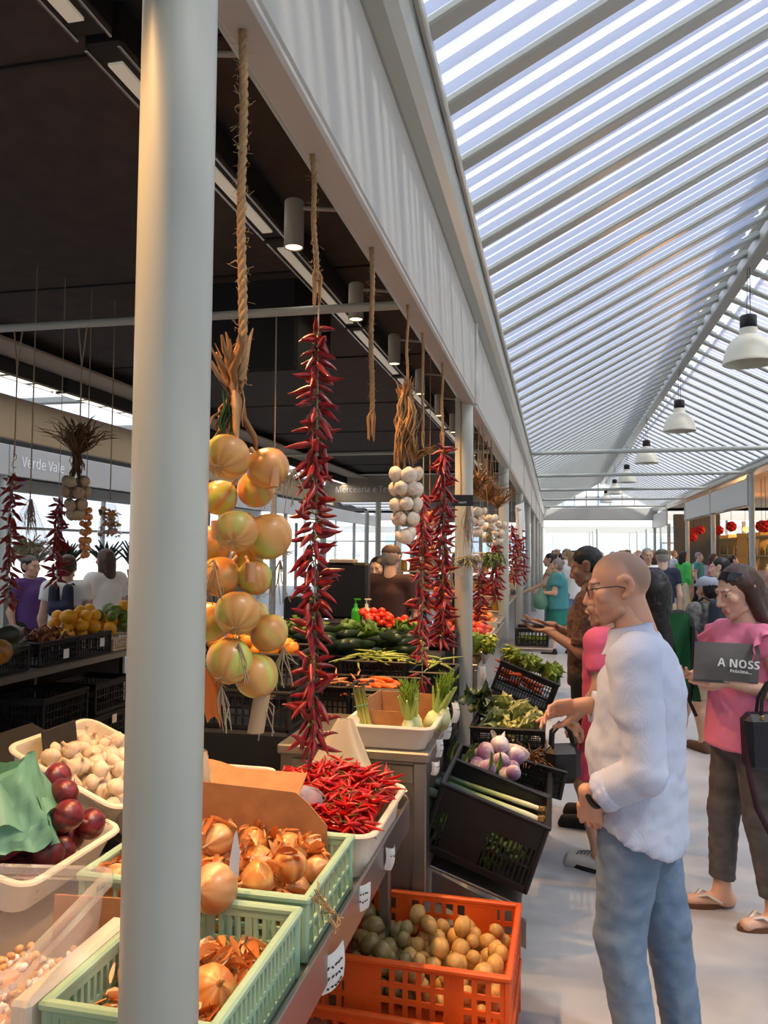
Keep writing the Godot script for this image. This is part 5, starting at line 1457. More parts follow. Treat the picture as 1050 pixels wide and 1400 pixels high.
func joined_leaves(n: int, L: float, W: float, spread: float, ruffle: float, c0: Color, c1: Color, sd: int, inner := 0.25, variants := 5) -> ArrayMesh:
	# a leafy head: leaves round a centre, outer ones lying flatter
	var mb := MB.new()
	for i in n:
		var t := float(i) / n
		var lf := leaf_mb(L * rf(0.85, 1.1), W * rf(0.8, 1.15), lerpf(inner, spread, t), ruffle, c0.lerp(c1, (1 - t) * 0.5), c1.lerp(c0, t * 0.6), sd + i * 1.7, 5, 6)
		mb.add(lf, Transform3D(Basis(Vector3.UP, i * 2.4 + sd) * Basis(Vector3.RIGHT, -lerpf(0.05, spread * 0.8, t)), Vector3(0, 0, 0)))
	return mb.mesh()
func build_counter() -> void:
	# ---- steel counter ----
	var c := thing("steel_counter", "stainless steel counter cabinet with framed door standing behind the chilli tray", "counter")
	part(c, "carcass", box1(Vector3(-0.80, 0.43, -3.29), Vector3(0.58, 0.86, 0.58), 0.004), M.steel)
	part(c, "worktop", box1(Vector3(-0.785, 0.88, -3.28), Vector3(0.62, 0.04, 0.62), 0.006), M.steel)
	part(c, "door", box1(Vector3(-0.79, 0.42, -2.998), Vector3(0.46, 0.66, 0.02), 0.006), M.steel)
	part(c, "corner_post", box1(Vector3(-0.515, 0.43, -2.995), Vector3(0.05, 0.86, 0.03), 0.004), M.steel)
	part(c, "top_rail", box1(Vector3(-0.79, 0.81, -2.998), Vector3(0.50, 0.07, 0.018), 0.004), M.steel)
	# ---- tray of fennel and asparagus ----
	one("tray", "cream plastic tray with asparagus and fennel on the steel counter", "tray", tray_mesh(0.35, 0.45, 0.095, 0.035, 0.04), M.white_tray, xf(Vector3(-0.645, 0.902, -3.195)))
	var cb := thing("cardboard_box", "low cardboard carton inside the tray of fennel and asparagus", "box", xf(Vector3(-0.655, 0.915, -3.22), rot(0, -4, 0)))
	part(cb, "front_panel", box1(Vector3(0.0, 0.055, 0.09), Vector3(0.21, 0.10, 0.004)), M.cardboard)
	part(cb, "back_panel", box1(Vector3(0.02, 0.085, -0.10), Vector3(0.24, 0.13, 0.004)), M.cardboard)
	part(cb, "side_panel", box1(Vector3(-0.10, 0.08, -0.0), Vector3(0.004, 0.15, 0.19)), M.cardboard)
	part(cb, "bottom_panel", box1(Vector3(0.0, 0.002, 0.0), Vector3(0.21, 0.004, 0.19)), M.cardboard)
	var asp := thing("asparagus_bundle", "upright bundle of pale green asparagus leaning in the cream tray", "asparagus", xf(Vector3(-0.735, 0.93, -3.03), rot(-8, 0, 14)))
	for i in 16:
		var mb := MB.new()
		var a := i * 2.4
		var r := 0.022 * sqrt(i / 16.0)
		var p := Vector3(cos(a) * r, 0, sin(a) * r)
		var cl := [lin(0.80, 0.74, 0.52), lin(0.70, 0.68, 0.34), lin(0.56, 0.56, 0.22), lin(0.42, 0.42, 0.16), lin(0.36, 0.34, 0.16)]
		mb.tube([p, p + Vector3(0, 0.06, 0), p + Vector3(0, 0.12, 0), p + Vector3(0, 0.165, 0) + p * 0.1, p + Vector3(0, 0.195 + 0.01 * (i % 3), 0) + p * 0.2], [0.0058, 0.0055, 0.005, 0.0058, 0.001], 7, true, cl)
		part(asp, "spear", mb.mesh(), M.veg_skin)
	for k in 2:
		var mb := MB.new()
		var ring := []
		for i in 13: ring.append(Vector3(cos(TAU * i / 12) * 0.03, 0.05 + 0.08 * k, sin(TAU * i / 12) * 0.03))
		mb.tube(ring, 0.002, 5, false)
		part(asp, "band", mb.mesh(), M.bag_green)
	for i in 4:
		var fn := thing("fennel", "pale fennel bulb with feathery green fronds in the cream tray", "fennel", xf(Vector3(-0.575 + 0.03 * i, 0.925, -3.05 - 0.075 * i), rot(rf(-20, 10), rf(0, 360), rf(-15, 15)) * Basis.from_scale(Vector3.ONE * 1.3)), "fennel in the cream tray")
		part(fn, "bulb", K.get_or_add("fennel", lump(Vector3(0.032, 0.042, 0.02), 3, 0.15, lin(0.86, 0.86, 0.66), lin(0.74, 0.78, 0.48), 12, 8)), M.veg_skin, Vector3(0, 0.035, 0))
		var sm := MB.new()
		for k in 5:
			var a := k * 1.3
			sm.col = lin(0.66, 0.74, 0.36)
			sm.tube([Vector3(0, 0.06, 0), Vector3(cos(a) * 0.015, 0.10, sin(a) * 0.015), Vector3(cos(a) * 0.035, 0.145, sin(a) * 0.03)], [0.009, 0.007, 0.003], 6)
		part(fn, "stalks", sm.mesh(), M.veg_skin)
		part(fn, "fronds", straw(46, Vector3(0, 0.12, 0), Vector3(0, 1, 0), 0.085, 0.55, lin(0.42, 0.56, 0.12), lin(0.58, 0.68, 0.22), 0.0022, 0.2), M.leaf)
	var fb := thing("film_bag", "small crumpled clear film bag in the corner of the cream tray", "bag", Vector3(-0.785, 0.975, -3.02))
	var m2 := MB.new()
	var pr := []
	for i in 9: pr.append(Vector2(sin(PI * i / 8.0), -cos(PI * i / 8.0)))
	m2.lathe(pr, 16, Transform3D(Basis.from_scale(Vector3(0.028, 0.045, 0.02)), Vector3.ZERO), null, func(a: float, i: int) -> float: return 1.0 + 0.5 * noise.get_noise_2d(a * 2.5, i * 0.9))
	part(fb, "film", m2.mesh(), M.film_plastic)
	# price tags along the counter edge
	price_tag(Vector3(-0.455, 0.93, -3.10), 0.05, 0.07, 60, 4, "white price tag at the near corner of the steel counter", 2, 0.4)
	price_tag(Vector3(-0.455, 0.96, -3.32), 0.06, 0.08, 55, 4, "white price tag beside the fennel tray", 2, 0.5)
	price_tag(Vector3(-0.455, 0.99, -3.55), 0.05, 0.09, 65, 4, "curled white price tag at the far end of the steel counter", 1, 0.7)
	price_tag(Vector3(-0.458, 0.86, -3.02), 0.04, 0.05, 40, 4, "little white price tag low on the steel counter corner", 1, 0.4)
	# ---- stepped stand with black crates ----
	var st := thing("stepped_stand", "dark stepped stand carrying crates of vegetables behind the steel counter", "stand")
	part(st, "step", box1(Vector3(-1.36, 0.41, -4.03), Vector3(1.30, 0.82, 0.46), 0.01), M.black_matt)
	part(st, "step", box1(Vector3(-1.50, 0.46, -4.48), Vector3(1.30, 0.92, 0.42), 0.01), M.black_matt)
	part(st, "step", box1(Vector3(-1.36, 0.51, -4.90), Vector3(1.30, 1.02, 0.40), 0.01), M.black_matt)
	part(st, "step", box1(Vector3(-1.32, 0.52, -5.30), Vector3(1.22, 1.04, 0.36), 0.01), M.black_matt)
	var bk := {"cols": 16, "rows": 3, "bw": 0.007, "y0": 0.12, "y1": 0.80, "t": 0.008}
	var row1 := [[-1.68, "black crate of yellow peppers at the end of the stepped stand", "pepper"], [-1.20, "black crate of reddish bean pods behind the fennel tray", "pod"], [-0.86, "black crate of carrots and roots next to the second column", "carrot"]]
	for q in row1:
		var w := 0.46 if q[0] < -1.0 else 0.36
		crate(q[1], xf(Vector3(q[0], 0.822, -4.03)), w, 0.16, 0.38, M.black_plastic, bk, "", "black_crate")
		if q[2] == "pepper":
			for h in heap(20, q[0] - w / 2 + 0.02, q[0] + w / 2 - 0.02, -4.2, -3.86, 0.85, 0.032, 0.042, 8, 0.05):
				one("yellow_pepper", "yellow pepper in the black crate on the stepped stand", "pepper", K.get_or_add("ypepper", lump(Vector3(1, 1.15, 1), 4, 0.5, lin(0.92, 0.60, 0.06), lin(0.86, 0.46, 0.04), 14, 10, 2.2)), M.veg_skin, Transform3D(rbasis().scaled(Vector3.ONE * h[1]), h[0] + Vector3(0, 0.05, 0)), "yellow peppers in the black crate")
		elif q[2] == "pod":
			var pod := chili_mb(0.13, 0.006, 0.12, lin(0.70, 0.40, 0.22), lin(0.74, 0.56, 0.36), 6, false).mesh()
			for i in 46:
				one("bean_pod", "reddish bean pod in the black crate", "bean pod", pod, M.veg_skin, xf(Vector3(q[0] + rf(-0.15, 0.15), 0.955 + rf(0, 0.04), -4.03 + rf(-0.13, 0.13)), rot(rf(75, 105), rf(0, 360), 0)), "reddish bean pods in the black crate")
		else:
			var car := chili_mb(0.14, 0.015, 0.03, lin(0.88, 0.40, 0.10), lin(0.80, 0.34, 0.08), 8, false).mesh()
			for i in 14:
				one("carrot", "orange carrot in the black crate next to the second column", "carrot", car, M.veg_skin, xf(Vector3(q[0] + rf(-0.12, 0.06), 0.945 + rf(0, 0.03), -4.03 + rf(-0.12, 0.12)), rot(rf(80, 100), rf(50, 130), 0)), "carrots in the black crate")
	one("crate_plinth", "added black plinth darkening the cavity under the crates behind the onion braid", "plinth", box1(Vector3(-1.36, 0.45, -3.36), Vector3(0.50, 0.898, 0.46), 0.01), M.black_matt)  # black block added to darken the shaded cavity here; also carries the crates
	crate("black crate of dark greens on the black plinth behind the onion braid", xf(Vector3(-1.39, 0.902, -3.36)), 0.56, 0.17, 0.40, M.black_plastic, bk, "", "black_crate")
	crate("second black crate stacked on the black plinth behind the onion braid", xf(Vector3(-1.38, 1.075, -3.38), rot(0, 4, 0)), 0.54, 0.15, 0.38, M.black_plastic, bk, "", "black_crate")
	for h in heap(16, -1.62, -1.14, -3.55, -3.22, 1.12, 0.032, 0.042, 8, 0.05):
		one("yellow_pepper", "yellow pepper in the crate stacked behind the onion braid", "pepper", K.get_or_add("ypepper", lump(Vector3(1, 1.15, 1), 4, 0.5, lin(0.92, 0.60, 0.06), lin(0.86, 0.46, 0.04), 14, 10, 2.2)), M.veg_skin, Transform3D(rbasis().scaled(Vector3.ONE * h[1]), h[0] + Vector3(0, 0.06, 0)), "yellow peppers on the steel counter")
	crate("empty black crate standing in front of the stepped stand", xf(Vector3(-0.76, 0.902, -3.52)), 0.30, 0.12, 0.12, M.black_plastic, bk, "", "black_crate")
	for k in 2: crate(["lower black crate stacked beside the second column", "upper black crate of green beans stacked beside the second column"][k], xf(Vector3(-0.70, 0.60 + 0.20 * k, -4.52)), 0.24, 0.195, 0.36, M.black_plastic, bk, "", "black_crate")
	one("crate_plinth", "dark plinth under the crates beside the second column", "plinth", box1(Vector3(-0.70, 0.30, -4.52), Vector3(0.22, 0.598, 0.34), 0.01), M.black_matt)
	# row 2: green beans and courgettes
	crate("black crate of flat green beans on the second step", xf(Vector3(-1.02, 0.922, -4.47)), 0.38, 0.13, 0.36, M.black_plastic, bk, "", "black_crate")
	var gpod := chili_mb(0.15, 0.007, 0.10, lin(0.52, 0.60, 0.22), lin(0.62, 0.66, 0.30), 6, false).mesh()
	for i in 60:
		var far := i < 12
		one("green_bean", "flat green bean heaped on the stepped stand", "green bean", gpod, M.veg_skin, xf(Vector3(-0.70 + rf(-0.05, 0.05), 1.01 + rf(0, 0.03), -4.5 + rf(-0.1, 0.1)) if far else Vector3(-1.02 + rf(-0.14, 0.14), 1.045 + rf(0, 0.035), -4.45 + rf(-0.13, 0.13)), rot(rf(75, 105), rf(0, 360), 0)), "flat green beans")
	for i in 40:
		var x := -1.85 + 1.15 * rng.randf()
		var t := rng.randf()
		one("courgette", "dark green courgette lying on the stepped stand", "courgette", K["zucchini%d" % (i % 4)], M.veg_skin, xf(Vector3(x, 1.03 + 0.10 * t + 0.03 * (i % 3), -4.55 - 0.22 * t), rot(rf(-14, 14), rf(-25, 25), 90 + rf(-16, 16)) * Basis.from_scale(Vector3.ONE * rf(0.85, 1.15))), "dark courgettes on the stepped stand")
	# row 3: leafy heads
	for i in 3: K["cab%d" % i] = joined_leaves(11, 0.15, 0.15, 1.0, 0.05, lin(0.20, 0.32, 0.09), lin(0.42, 0.54, 0.20), 3 + i * 7)
	for i in 12:
		one("green_cabbage", "leafy green cabbage heaped above the courgettes", "cabbage", K["cab%d" % (i % 3)], M.leaf, xf(Vector3(-1.75 + 0.085 * i + rf(-0.02, 0.02), 1.04 + 0.05 * (i % 2), -4.95 + 0.12 * (i % 2)), rot(rf(-10, 40), rf(0, 360), rf(-20, 20)) * Basis.from_scale(Vector3.ONE * rf(0.9, 1.15))), "green cabbages on the stepped stand")
	var cf := MB.new()
	for i in 40:
		var y := 1.0 - (i + 0.5) / 40
		var r := sqrt(1 - y * y)
		cf.col = lin(0.86, 0.74, 0.50).lerp(lin(0.78, 0.62, 0.38), rng.randf())
		cf.lathe([Vector2(0, -0.25), Vector2(0.22, -0.1), Vector2(0.24, 0.08), Vector2(0.12, 0.2), Vector2(0, 0.22)], 7, xf(Vector3(cos(i * 2.4) * r, y * 0.75, sin(i * 2.4) * r), Basis(Quaternion(Vector3.UP, Vector3(cos(i * 2.4) * r, y, sin(i * 2.4) * r).normalized()))))
	one("cauliflower", "cream cauliflower lying among the courgettes", "cauliflower", cf.mesh(), M.veg_skin, Transform3D(Basis.IDENTITY.scaled(Vector3.ONE * 0.07), Vector3(-0.86, 1.06, -4.78)))
	# row 4: tomatoes
	crate("black crate of vine tomatoes on the top step", xf(Vector3(-1.10, 1.042, -5.28)), 0.52, 0.10, 0.34, M.black_plastic, bk, "", "black_crate")
	crate("black crate of large tomatoes beside the second column", xf(Vector3(-0.745, 1.04, -5.26), rot(0, 0, 0)), 0.16, 0.08, 0.34, M.black_plastic, bk, "", "black_crate")
	var ht := heap(46, -1.35, -0.86, -5.44, -5.12, 1.10, 0.024, 0.032, 8, 0.0)
	for q in ht: q[0].y += 0.10 * clampf((-0.95 - q[0].x) / 0.4, 0, 1)
	put_heap(ht, "tomato", "red vine tomato on the top step above the cabbages", "tomato", "tomato", M.veg_skin, "vine tomatoes on the top step", Transform3D.IDENTITY, 1.0)
	put_heap(heap(16, -0.82, -0.67, -5.42, -5.12, 1.07, 0.034, 0.042, 8, 0.0), "tomato", "large orange red tomato beside the second column", "tomato", "tomato", M.tomato_orange, "large tomatoes beside the second column", Transform3D.IDENTITY, 1.0)
	# ---- behind the stand: dark display case, bottles, till ----
	var dc := thing("dark_cabinet", "black serving cabinet behind the vegetable stand", "cabinet", Vector3(-1.96, 0, -5.95))
	part(dc, "body", box1(Vector3(0, 0.55, 0), Vector3(1.16, 1.1, 0.5), 0.01), M.black_matt)
	part(dc, "display_screen_back", box1(Vector3(0.32, 1.36, 0.05), Vector3(0.42, 0.44, 0.12), 0.02), M.black_plastic)
	part(dc, "till", box1(Vector3(0.0, 1.2, 0.12), Vector3(0.24, 0.22, 0.2), 0.02), M.black_plastic)
	part(dc, "lid_panel", box1(Vector3(0.32, 1.59, 0.05), Vector3(0.20, 0.03, 0.14), 0.005), M.fitting_paint)
	one("soap_bottle", "bright green soap bottle with pump on the black serving cabinet", "bottle", pump_bottle(), [M.soap_green], Vector3(-1.50, 1.10, -5.76))
	one("spray_bottle", "small white bottle beside the green soap bottle", "bottle", pump_bottle(), [M.bottle_pale], Vector3(-1.42, 1.10, -5.78))
	# ---- table beyond the second column: tomatoes, boxes ----
	var t3 := thing("display_table", "steel display table with tomato boxes beyond the second column", "table", Vector3(-0.87, 0, -6.9))
	part(t3, "table_top", box1(Vector3(0, 0.83, 0), Vector3(0.62, 0.04, 2.4), 0.006), M.steel)
	part(t3, "front_panel", box1(Vector3(0.29, 0.41, 0), Vector3(0.03, 0.8, 2.4), 0.006), M.steel)
	part(t3, "rail", box1(Vector3(0.345, 0.90, 0.0), Vector3(0.02, 0.09, 2.4), 0.004, rot(0, 0, 15)), M.steel)
	for q in [[-0.72, -6.35, 0.86], [-0.74, -6.9, 0.86], [-0.76, -7.5, 0.9]]:
		var w := thing("wooden_box", ["shallow wooden box of pink tomatoes just beyond the second column", "shallow wooden box of orange tomatoes on the far table", "shallow wooden box of peaches by the third column"][[-6.35, -6.9, -7.5].find(q[1])], "box", Vector3(q[0], q[2], q[1]))
		for s in [-1.0, 1.0]:
			part(w, "side", box1(Vector3(0.19 * s, 0.06, 0), Vector3(0.012, 0.12, 0.42), 0.003), M.cardboard_pale)
			part(w, "end", box1(Vector3(0, 0.06, 0.21 * s), Vector3(0.38, 0.12, 0.012), 0.003), M.cardboard_pale)
		part(w, "bottom", box1(Vector3(0, 0.006, 0), Vector3(0.38, 0.01, 0.42)), M.cardboard_pale)
		put_heap(heap(26, q[0] - 0.18, q[0] + 0.18, q[1] - 0.2, q[1] + 0.2, q[2] + 0.05, 0.036, 0.046, 8, 0.05), "tomato" if q[1] > -7.2 else "peach", ["pink tomato heaped in the wooden box just beyond the second column", "orange tomato heaped on the far table", "peach heaped in the wooden box by the third column"][[-6.35, -6.9, -7.5].find(q[1])], "tomato" if q[1] > -7.2 else "peach", "tomato", [M.tomato_pink, M.tomato_orange, M.peach][[-6.35, -6.9, -7.5].find(q[1])], "fruit in the wooden boxes", Transform3D.IDENTITY, 1.0)
	# glazed jar rack further back
	var jr := thing("jar_rack", "lit shelf rack of jars behind the hanging chillies", "shelf", Vector3(-1.38, 0, -10.2))
	for y in [0.9, 1.15, 1.4, 1.65]: part(jr, "shelf_board", box1(Vector3(0, y, 0), Vector3(1.4, 0.02, 0.35), 0.004), M.cardboard_pale)
	for x in [-0.7, 0.7]: part(jr, "upright", box1(Vector3(x, 0.9, 0), Vector3(0.03, 1.8, 0.35), 0.005), M.painted_steel)
	var jar := MB.new()
	jar.lathe([Vector2(0, 0), Vector2(0.04, 0), Vector2(0.042, 0.02), Vector2(0.042, 0.1), Vector2(0.034, 0.115), Vector2(0.036, 0.12), Vector2(0.036, 0.14), Vector2(0, 0.14)], 12)
	for y in [0.91, 1.16, 1.41]:
		for i in 11:
			one("jar", "small amber jar on the lit rack behind the hanging chillies", "jar", jar.mesh(), M.bottle_amber if (i + int(y * 9)) % 3 else M.bottle_gold, Vector3(-1.98 + i * 0.12, y, -10.15), "jars on the lit rack")
	build_inner_shelf()
func pump_bottle() -> ArrayMesh:
	if not K.has("pump"):
		var mb := MB.new()
		mb.lathe([Vector2(0, 0), Vector2(0.034, 0), Vector2(0.037, 0.01), Vector2(0.037, 0.10), Vector2(0.03, 0.125), Vector2(0.013, 0.14), Vector2(0.013, 0.165), Vector2(0.004, 0.168), Vector2(0.004, 0.2), Vector2(0.0, 0.2)], 16)
		mb.box(Vector3(0.012, 0.2, 0), Vector3(0.05, 0.012, 0.016), Basis.IDENTITY, 0.003)
		K.pump = mb.mesh()
	return K.pump
# the shelf on the far side of the stall: squash, yellow fruit, black crates below
func build_inner_shelf() -> void:
	var s := thing("wall_shelf", "steel shelf with squash and yellow fruit on the far side of the stall", "shelf", xf(Vector3(-3.70, 0, -5.3), rot(0, 0, 0)))
	part(s, "shelf_board", box1(Vector3(0, 0.83, 0), Vector3(0.6, 0.05, 2.6), 0.006), M.steel)
	part(s, "lower_board", box1(Vector3(0, 0.15, 0), Vector3(0.6, 0.03, 2.6), 0.006), M.black_matt)
	for q in [-1.25, 0.0, 1.25]: part(s, "leg", box1(Vector3(-0.25, 0.41, q), Vector3(0.04, 0.82, 0.04), 0.004), M.steel)
	part(s, "back_panel", box1(Vector3(-0.32, 0.42, 0), Vector3(0.02, 0.84, 2.6)), M.black_matt)
	var bk := {"cols": 14, "rows": 3, "bw": 0.007, "y0": 0.12, "y1": 0.80, "t": 0.008}
	var tops := [[-4.35, "black crate of dark squash at the shelf end", "squash"], [-4.88, "black crate of dried mushrooms on the far shelf", "dry"], [-5.32, "black crate of yellow squash on the far shelf", "yellow"], [-5.78, "pale box of lemons and limes on the far shelf", "lemon"]]
	for q in tops:
		crate(q[1], xf(Vector3(-3.62, 0.857, q[0]), rot(0, 90, 0)), 0.42, 0.17 if q[2] != "lemon" else 0.10, 0.36, M.black_plastic if q[2] != "lemon" else M.cardboard_pale, bk, "", "black_crate" if q[2] != "lemon" else "fruit_box")
		if q[2] == "squash":
			for i in 4: one("squash", "long dark green squash lying on the crate at the shelf end", "squash", K.get_or_add("squash", lump(Vector3(0.07, 0.2, 0.07), 8, 0.12, lin(0.10, 0.13, 0.07), lin(0.15, 0.17, 0.08), 14, 10)), M.veg_skin, xf(Vector3(-3.55 + 0.05 * (i % 2), 1.02 + 0.08 * int(i / 2), q[0] + 0.06 - 0.15 * (i % 2)), rot(90 + rf(-8, 8), rf(-30, 30), 0)), "dark squash at the shelf end")
			one("squash", "yellow streaked squash in front of the dark ones", "squash", lump(Vector3(0.085, 0.13, 0.085), 5, 0.1, lin(0.72, 0.44, 0.08), lin(0.30, 0.28, 0.10), 16, 10), M.veg_skin, xf(Vector3(-3.42, 1.02, q[0] + 0.12), rot(84, 15, 0)))
		elif q[2] == "dry":
			var f := inst(flakes(120, -3.76, -3.46, q[0] - 0.2, q[0] + 0.2, 1.0, 1.10, [lin(0.50, 0.28, 0.12), lin(0.36, 0.20, 0.10), lin(0.60, 0.38, 0.18)], 0.03, 0.07), M.paper_skin)
			f.name = "dried_mushrooms"; add_child(f); f.set_meta("kind", "stuff"); tag(f, "brown dried mushrooms heaped in a crate on the far shelf", "mushrooms")
		else:
			for h in heap(18, -3.78, -3.46, q[0] - 0.2, q[0] + 0.2, 0.93, 0.04, 0.055, 8, 0.05):
				var lime: bool = q[2] == "lemon" and rng.randf() < 0.35
				one("lime" if lime else "yellow_squash", "green lime among the yellow fruit on the far shelf" if lime else ("bright yellow squash on the far shelf" if q[2] == "yellow" else "yellow lemon in the pale box on the far shelf"), "lime" if lime else "fruit", K.get_or_add("lemon", lump(Vector3(1, 1.2, 1), 6, 0.15, lin(0.90, 0.66, 0.08), lin(0.84, 0.54, 0.06), 12, 8)), M.lime_tint if lime else M.veg_skin, Transform3D(rbasis().scaled(Vector3.ONE * h[1]), h[0] + Vector3(0, 0.045, 0)), "limes on the far shelf" if lime else ("yellow squash on the far shelf" if q[2] == "yellow" else "lemons on the far shelf"))
	for i in 4: crate(["black crate under the far shelf with a white label", "black crate pushed under the middle of the far shelf", "black crate under the lemons of the far shelf", "black crate under the shelf end below the dark squash"][i], xf(Vector3(-3.58, 0.167, -4.4 - 0.55 * i + (0.0 if i < 3 else 1.1)), rot(0, 90, 0)) if i < 3 else xf(Vector3(-3.1, 0.0, -4.2), rot(0, 60, 0)), 0.5, 0.24, 0.4, M.black_plastic, bk, "", "black_crate")
	for i in 2: crate(["second black crate stacked under the far shelf", "third black crate stacked under the far shelf"][i], xf(Vector3(-3.58, 0.415, -4.9 - 0.6 * i), rot(0, 90, 0)), 0.5, 0.24, 0.4, M.black_plastic, bk, "", "black_crate")
	for q in [Vector3(-3.43, 0.92, -4.95), Vector3(-3.43, 0.95, -5.4), Vector3(-3.37, 0.35, -5.5)]:
		one("label_card", "small white paper label on a black crate of the far shelf", "label", box1(Vector3.ZERO, Vector3(0.003, 0.065, 0.06)), M.paper_white, q, "paper labels on the far shelf's crates")
# crates leaning towards the aisle
func build_aisle_crates() -> void:
	var bk := {"cols": 22, "rows": 2, "bw": 0.008, "y0": 0.10, "y1": 0.62, "t": 0.009, "gaps": [[0.12, 0.52]]}
	var fine := {"cols": 20, "rows": 4, "bw": 0.006, "y0": 0.10, "y1": 0.80, "t": 0.008}
	# rack
	var rk := thing("sloping_rack", "stainless steel sloping rack under the black crates by the counter", "rack", Vector3(0, 0, 0))
	var sp := MB.new()
	sp.prism(PackedVector2Array([Vector2(-0.50, 0.36), Vector2(-0.12, 0.205), Vector2(-0.12, 0.10), Vector2(-0.50, 0.25)]), 0.02, xf(Vector3(0, 0, -3.22)))
	part(rk, "side_plate", sp.mesh(), M.steel)
	part(rk, "shelf_plate", box1(Vector3(-0.33, 0.315, -3.62), Vector3(0.40, 0.012, 0.80), 0.003, rot(0, 0, -18.5)), M.steel)
	for q in [Vector2(-0.18, -3.3), Vector2(-0.18, -3.95)]: part(rk, "leg", box1(Vector3(q.x, 0.1, q.y), Vector3(0.03, 0.2, 0.03)), M.steel)
	var ta := Transform3D(rot(0, 0, -18.8), Vector3(-0.335, 0.385, -3.385))
	crate("big black crate of leeks tilted towards the aisle", ta, 0.45, 0.29, 0.38, M.black_plastic, bk, "", "black_crate")
	for i in 5:
		var lk := thing("leek", "long leek with pale root end lying across the tilted black crate", "leek", ta * xf(Vector3(0.19, 0.235 - 0.02 * (i % 2), 0.13 - 0.07 * i), rot(0, rf(-5, 5), 92 + rf(-4, 4))), "leeks in the tilted crate")
		var mb := MB.new()
		mb.tube([Vector3(0, 0, 0), Vector3(0, 0.05, 0), Vector3(0, 0.18, 0), Vector3(0, 0.3, 0.005), Vector3(0, 0.48, 0.0)], [0.014, 0.017, 0.015, 0.018, 0.026], 10, true, [lin(0.88, 0.86, 0.74), lin(0.86, 0.88, 0.74), lin(0.72, 0.78, 0.50), lin(0.30, 0.40, 0.22), lin(0.16, 0.24, 0.16)], 0.7)
		part(lk, "stalk", mb.mesh(), M.veg_skin)
		part(lk, "roots", straw(26, Vector3(0, 0, 0), Vector3(0, -1, 0), 0.06, 0.7, lin(0.80, 0.70, 0.50), lin(0.66, 0.52, 0.34), 0.0012, 0.0), M.paper_skin)
	for i in 16:
		one("lettuce", "pale lettuce at the bottom of the tilted leek crate", "lettuce", K["cab%d" % (i % 3)], M.leaf, ta * xf(Vector3(rf(-0.15, 0.15), 0.02 + 0.06 * (i % 2), rf(-0.12, 0.12)), rbasis() * Basis.from_scale(Vector3.ONE * 0.6)), "lettuces under the leeks")
	var tb := Transform3D(rot(0, 0, -14), Vector3(-0.31, 0.40, -3.83))
	crate("black crate of purple turnips and leaves tilted behind the leeks", tb, 0.46, 0.24, 0.38, M.black_plastic, fine, "", "black_crate")
	for h in heap(15, -0.22, 0.03, -0.16, 0.17, 0.12, 0.03, 0.042, 8, 0.1):
		one("turnip", "purple and white turnip in the tilted black crate", "turnip", K.get_or_add("turnip", turnip_mesh()), M.veg_skin, tb * Transform3D(rbasis().scaled(Vector3.ONE * h[1] * 1.15), h[0] + Vector3(0.06, 0.09, 0.03)), "turnips in the tilted crate")
	for i in 6: one("turnip_leaves", "dark green turnip leaves sticking out of the tilted crate", "leaves", leaf_mb(0.16, 0.06, 0.8, 0.1, lin(0.16, 0.26, 0.08), lin(0.26, 0.38, 0.12), i).mesh(), M.leaf, tb * xf(Vector3(-0.22 + 0.04 * i, 0.2, 0.16 - 0.03 * (i % 3)), rot(rf(20, 70), rf(0, 360), 0)), "turnip leaves")
	crate("low black crate of dry roots tilted at the aisle end", Transform3D(rot(0, 0, -12), Vector3(-0.12, 0.47, -4.12)), 0.28, 0.15, 0.22, M.black_plastic, fine, "", "black_crate")
	var dr := inst(straw(90, Vector3(-0.13, 0.60, -4.1), Vector3(0, 0.3, 0), 0.13, 1.0, lin(0.62, 0.44, 0.26), lin(0.42, 0.28, 0.16), 0.004, 0.3), M.paper_skin)
	dr.name = "dry_roots"; add_child(dr); dr.set_meta("kind", "stuff"); tag(dr, "tangled dry brown roots in the low black crate", "roots")
	var gn := thing("net_bag", "knotted white net bag of garlic lying on the turnip crate", "bag", Vector3(-0.20, 0.66, -3.92))
	var nb := MB.new()
	nb.sheet(func(u: float, v: float) -> Vector3:
		var a := u * TAU
		var r := 0.062 * sqrt(maxf(0.0, sin(PI * minf(v * 1.25, 1.0)))) if v < 0.74 else lerpf(0.018, 0.012, (v - 0.74) / 0.26)
		r = maxf(r, 0.012) * (1.0 + 0.15 * noise.get_noise_2d(a * 2.0, v * 8))
		return Vector3(cos(a) * r + 0.05 - 0.16 * v, sin(a) * r * 0.75 + 0.02 + (0.10 * (v - 0.74) / 0.26 if v > 0.74 else 0.0), 0.0 + cos(a) * 0.3 * r + sin(a * 2) * 0.004), 22, 16)
	part(gn, "net", nb.mesh(), M.net_white)
	# ---- cabbage crate on a steel shelf ----
	var ls := thing("low_shelf", "low steel shelf under the pale cabbage crate by the aisle", "shelf", Vector3(-0.3, 0, -4.62))
	part(ls, "shelf_board", box1(Vector3(0.02, 0.50, 0), Vector3(0.46, 0.035, 0.66), 0.006), M.steel)
	for q in [-0.25, 0.25]: part(ls, "leg", box1(Vector3(0, 0.242, q), Vector3(0.05, 0.484, 0.05), 0.004), M.steel)
	var tc := xf(Vector3(-0.27, 0.52, -4.62))
	crate("black lattice crate of pale leafy cabbages at the aisle", tc, 0.40, 0.17, 0.40, M.black_plastic, {"cols": 16, "rows": 6, "bw": 0.005, "y0": 0.08, "y1": 0.80, "t": 0.007}, "", "black_crate")
	for i in 3: K["pale%d" % i] = joined_leaves(13, 0.15, 0.13, 1.5, 0.14, lin(0.58, 0.66, 0.36), lin(0.84, 0.85, 0.58), 30 + i * 5, 0.4)
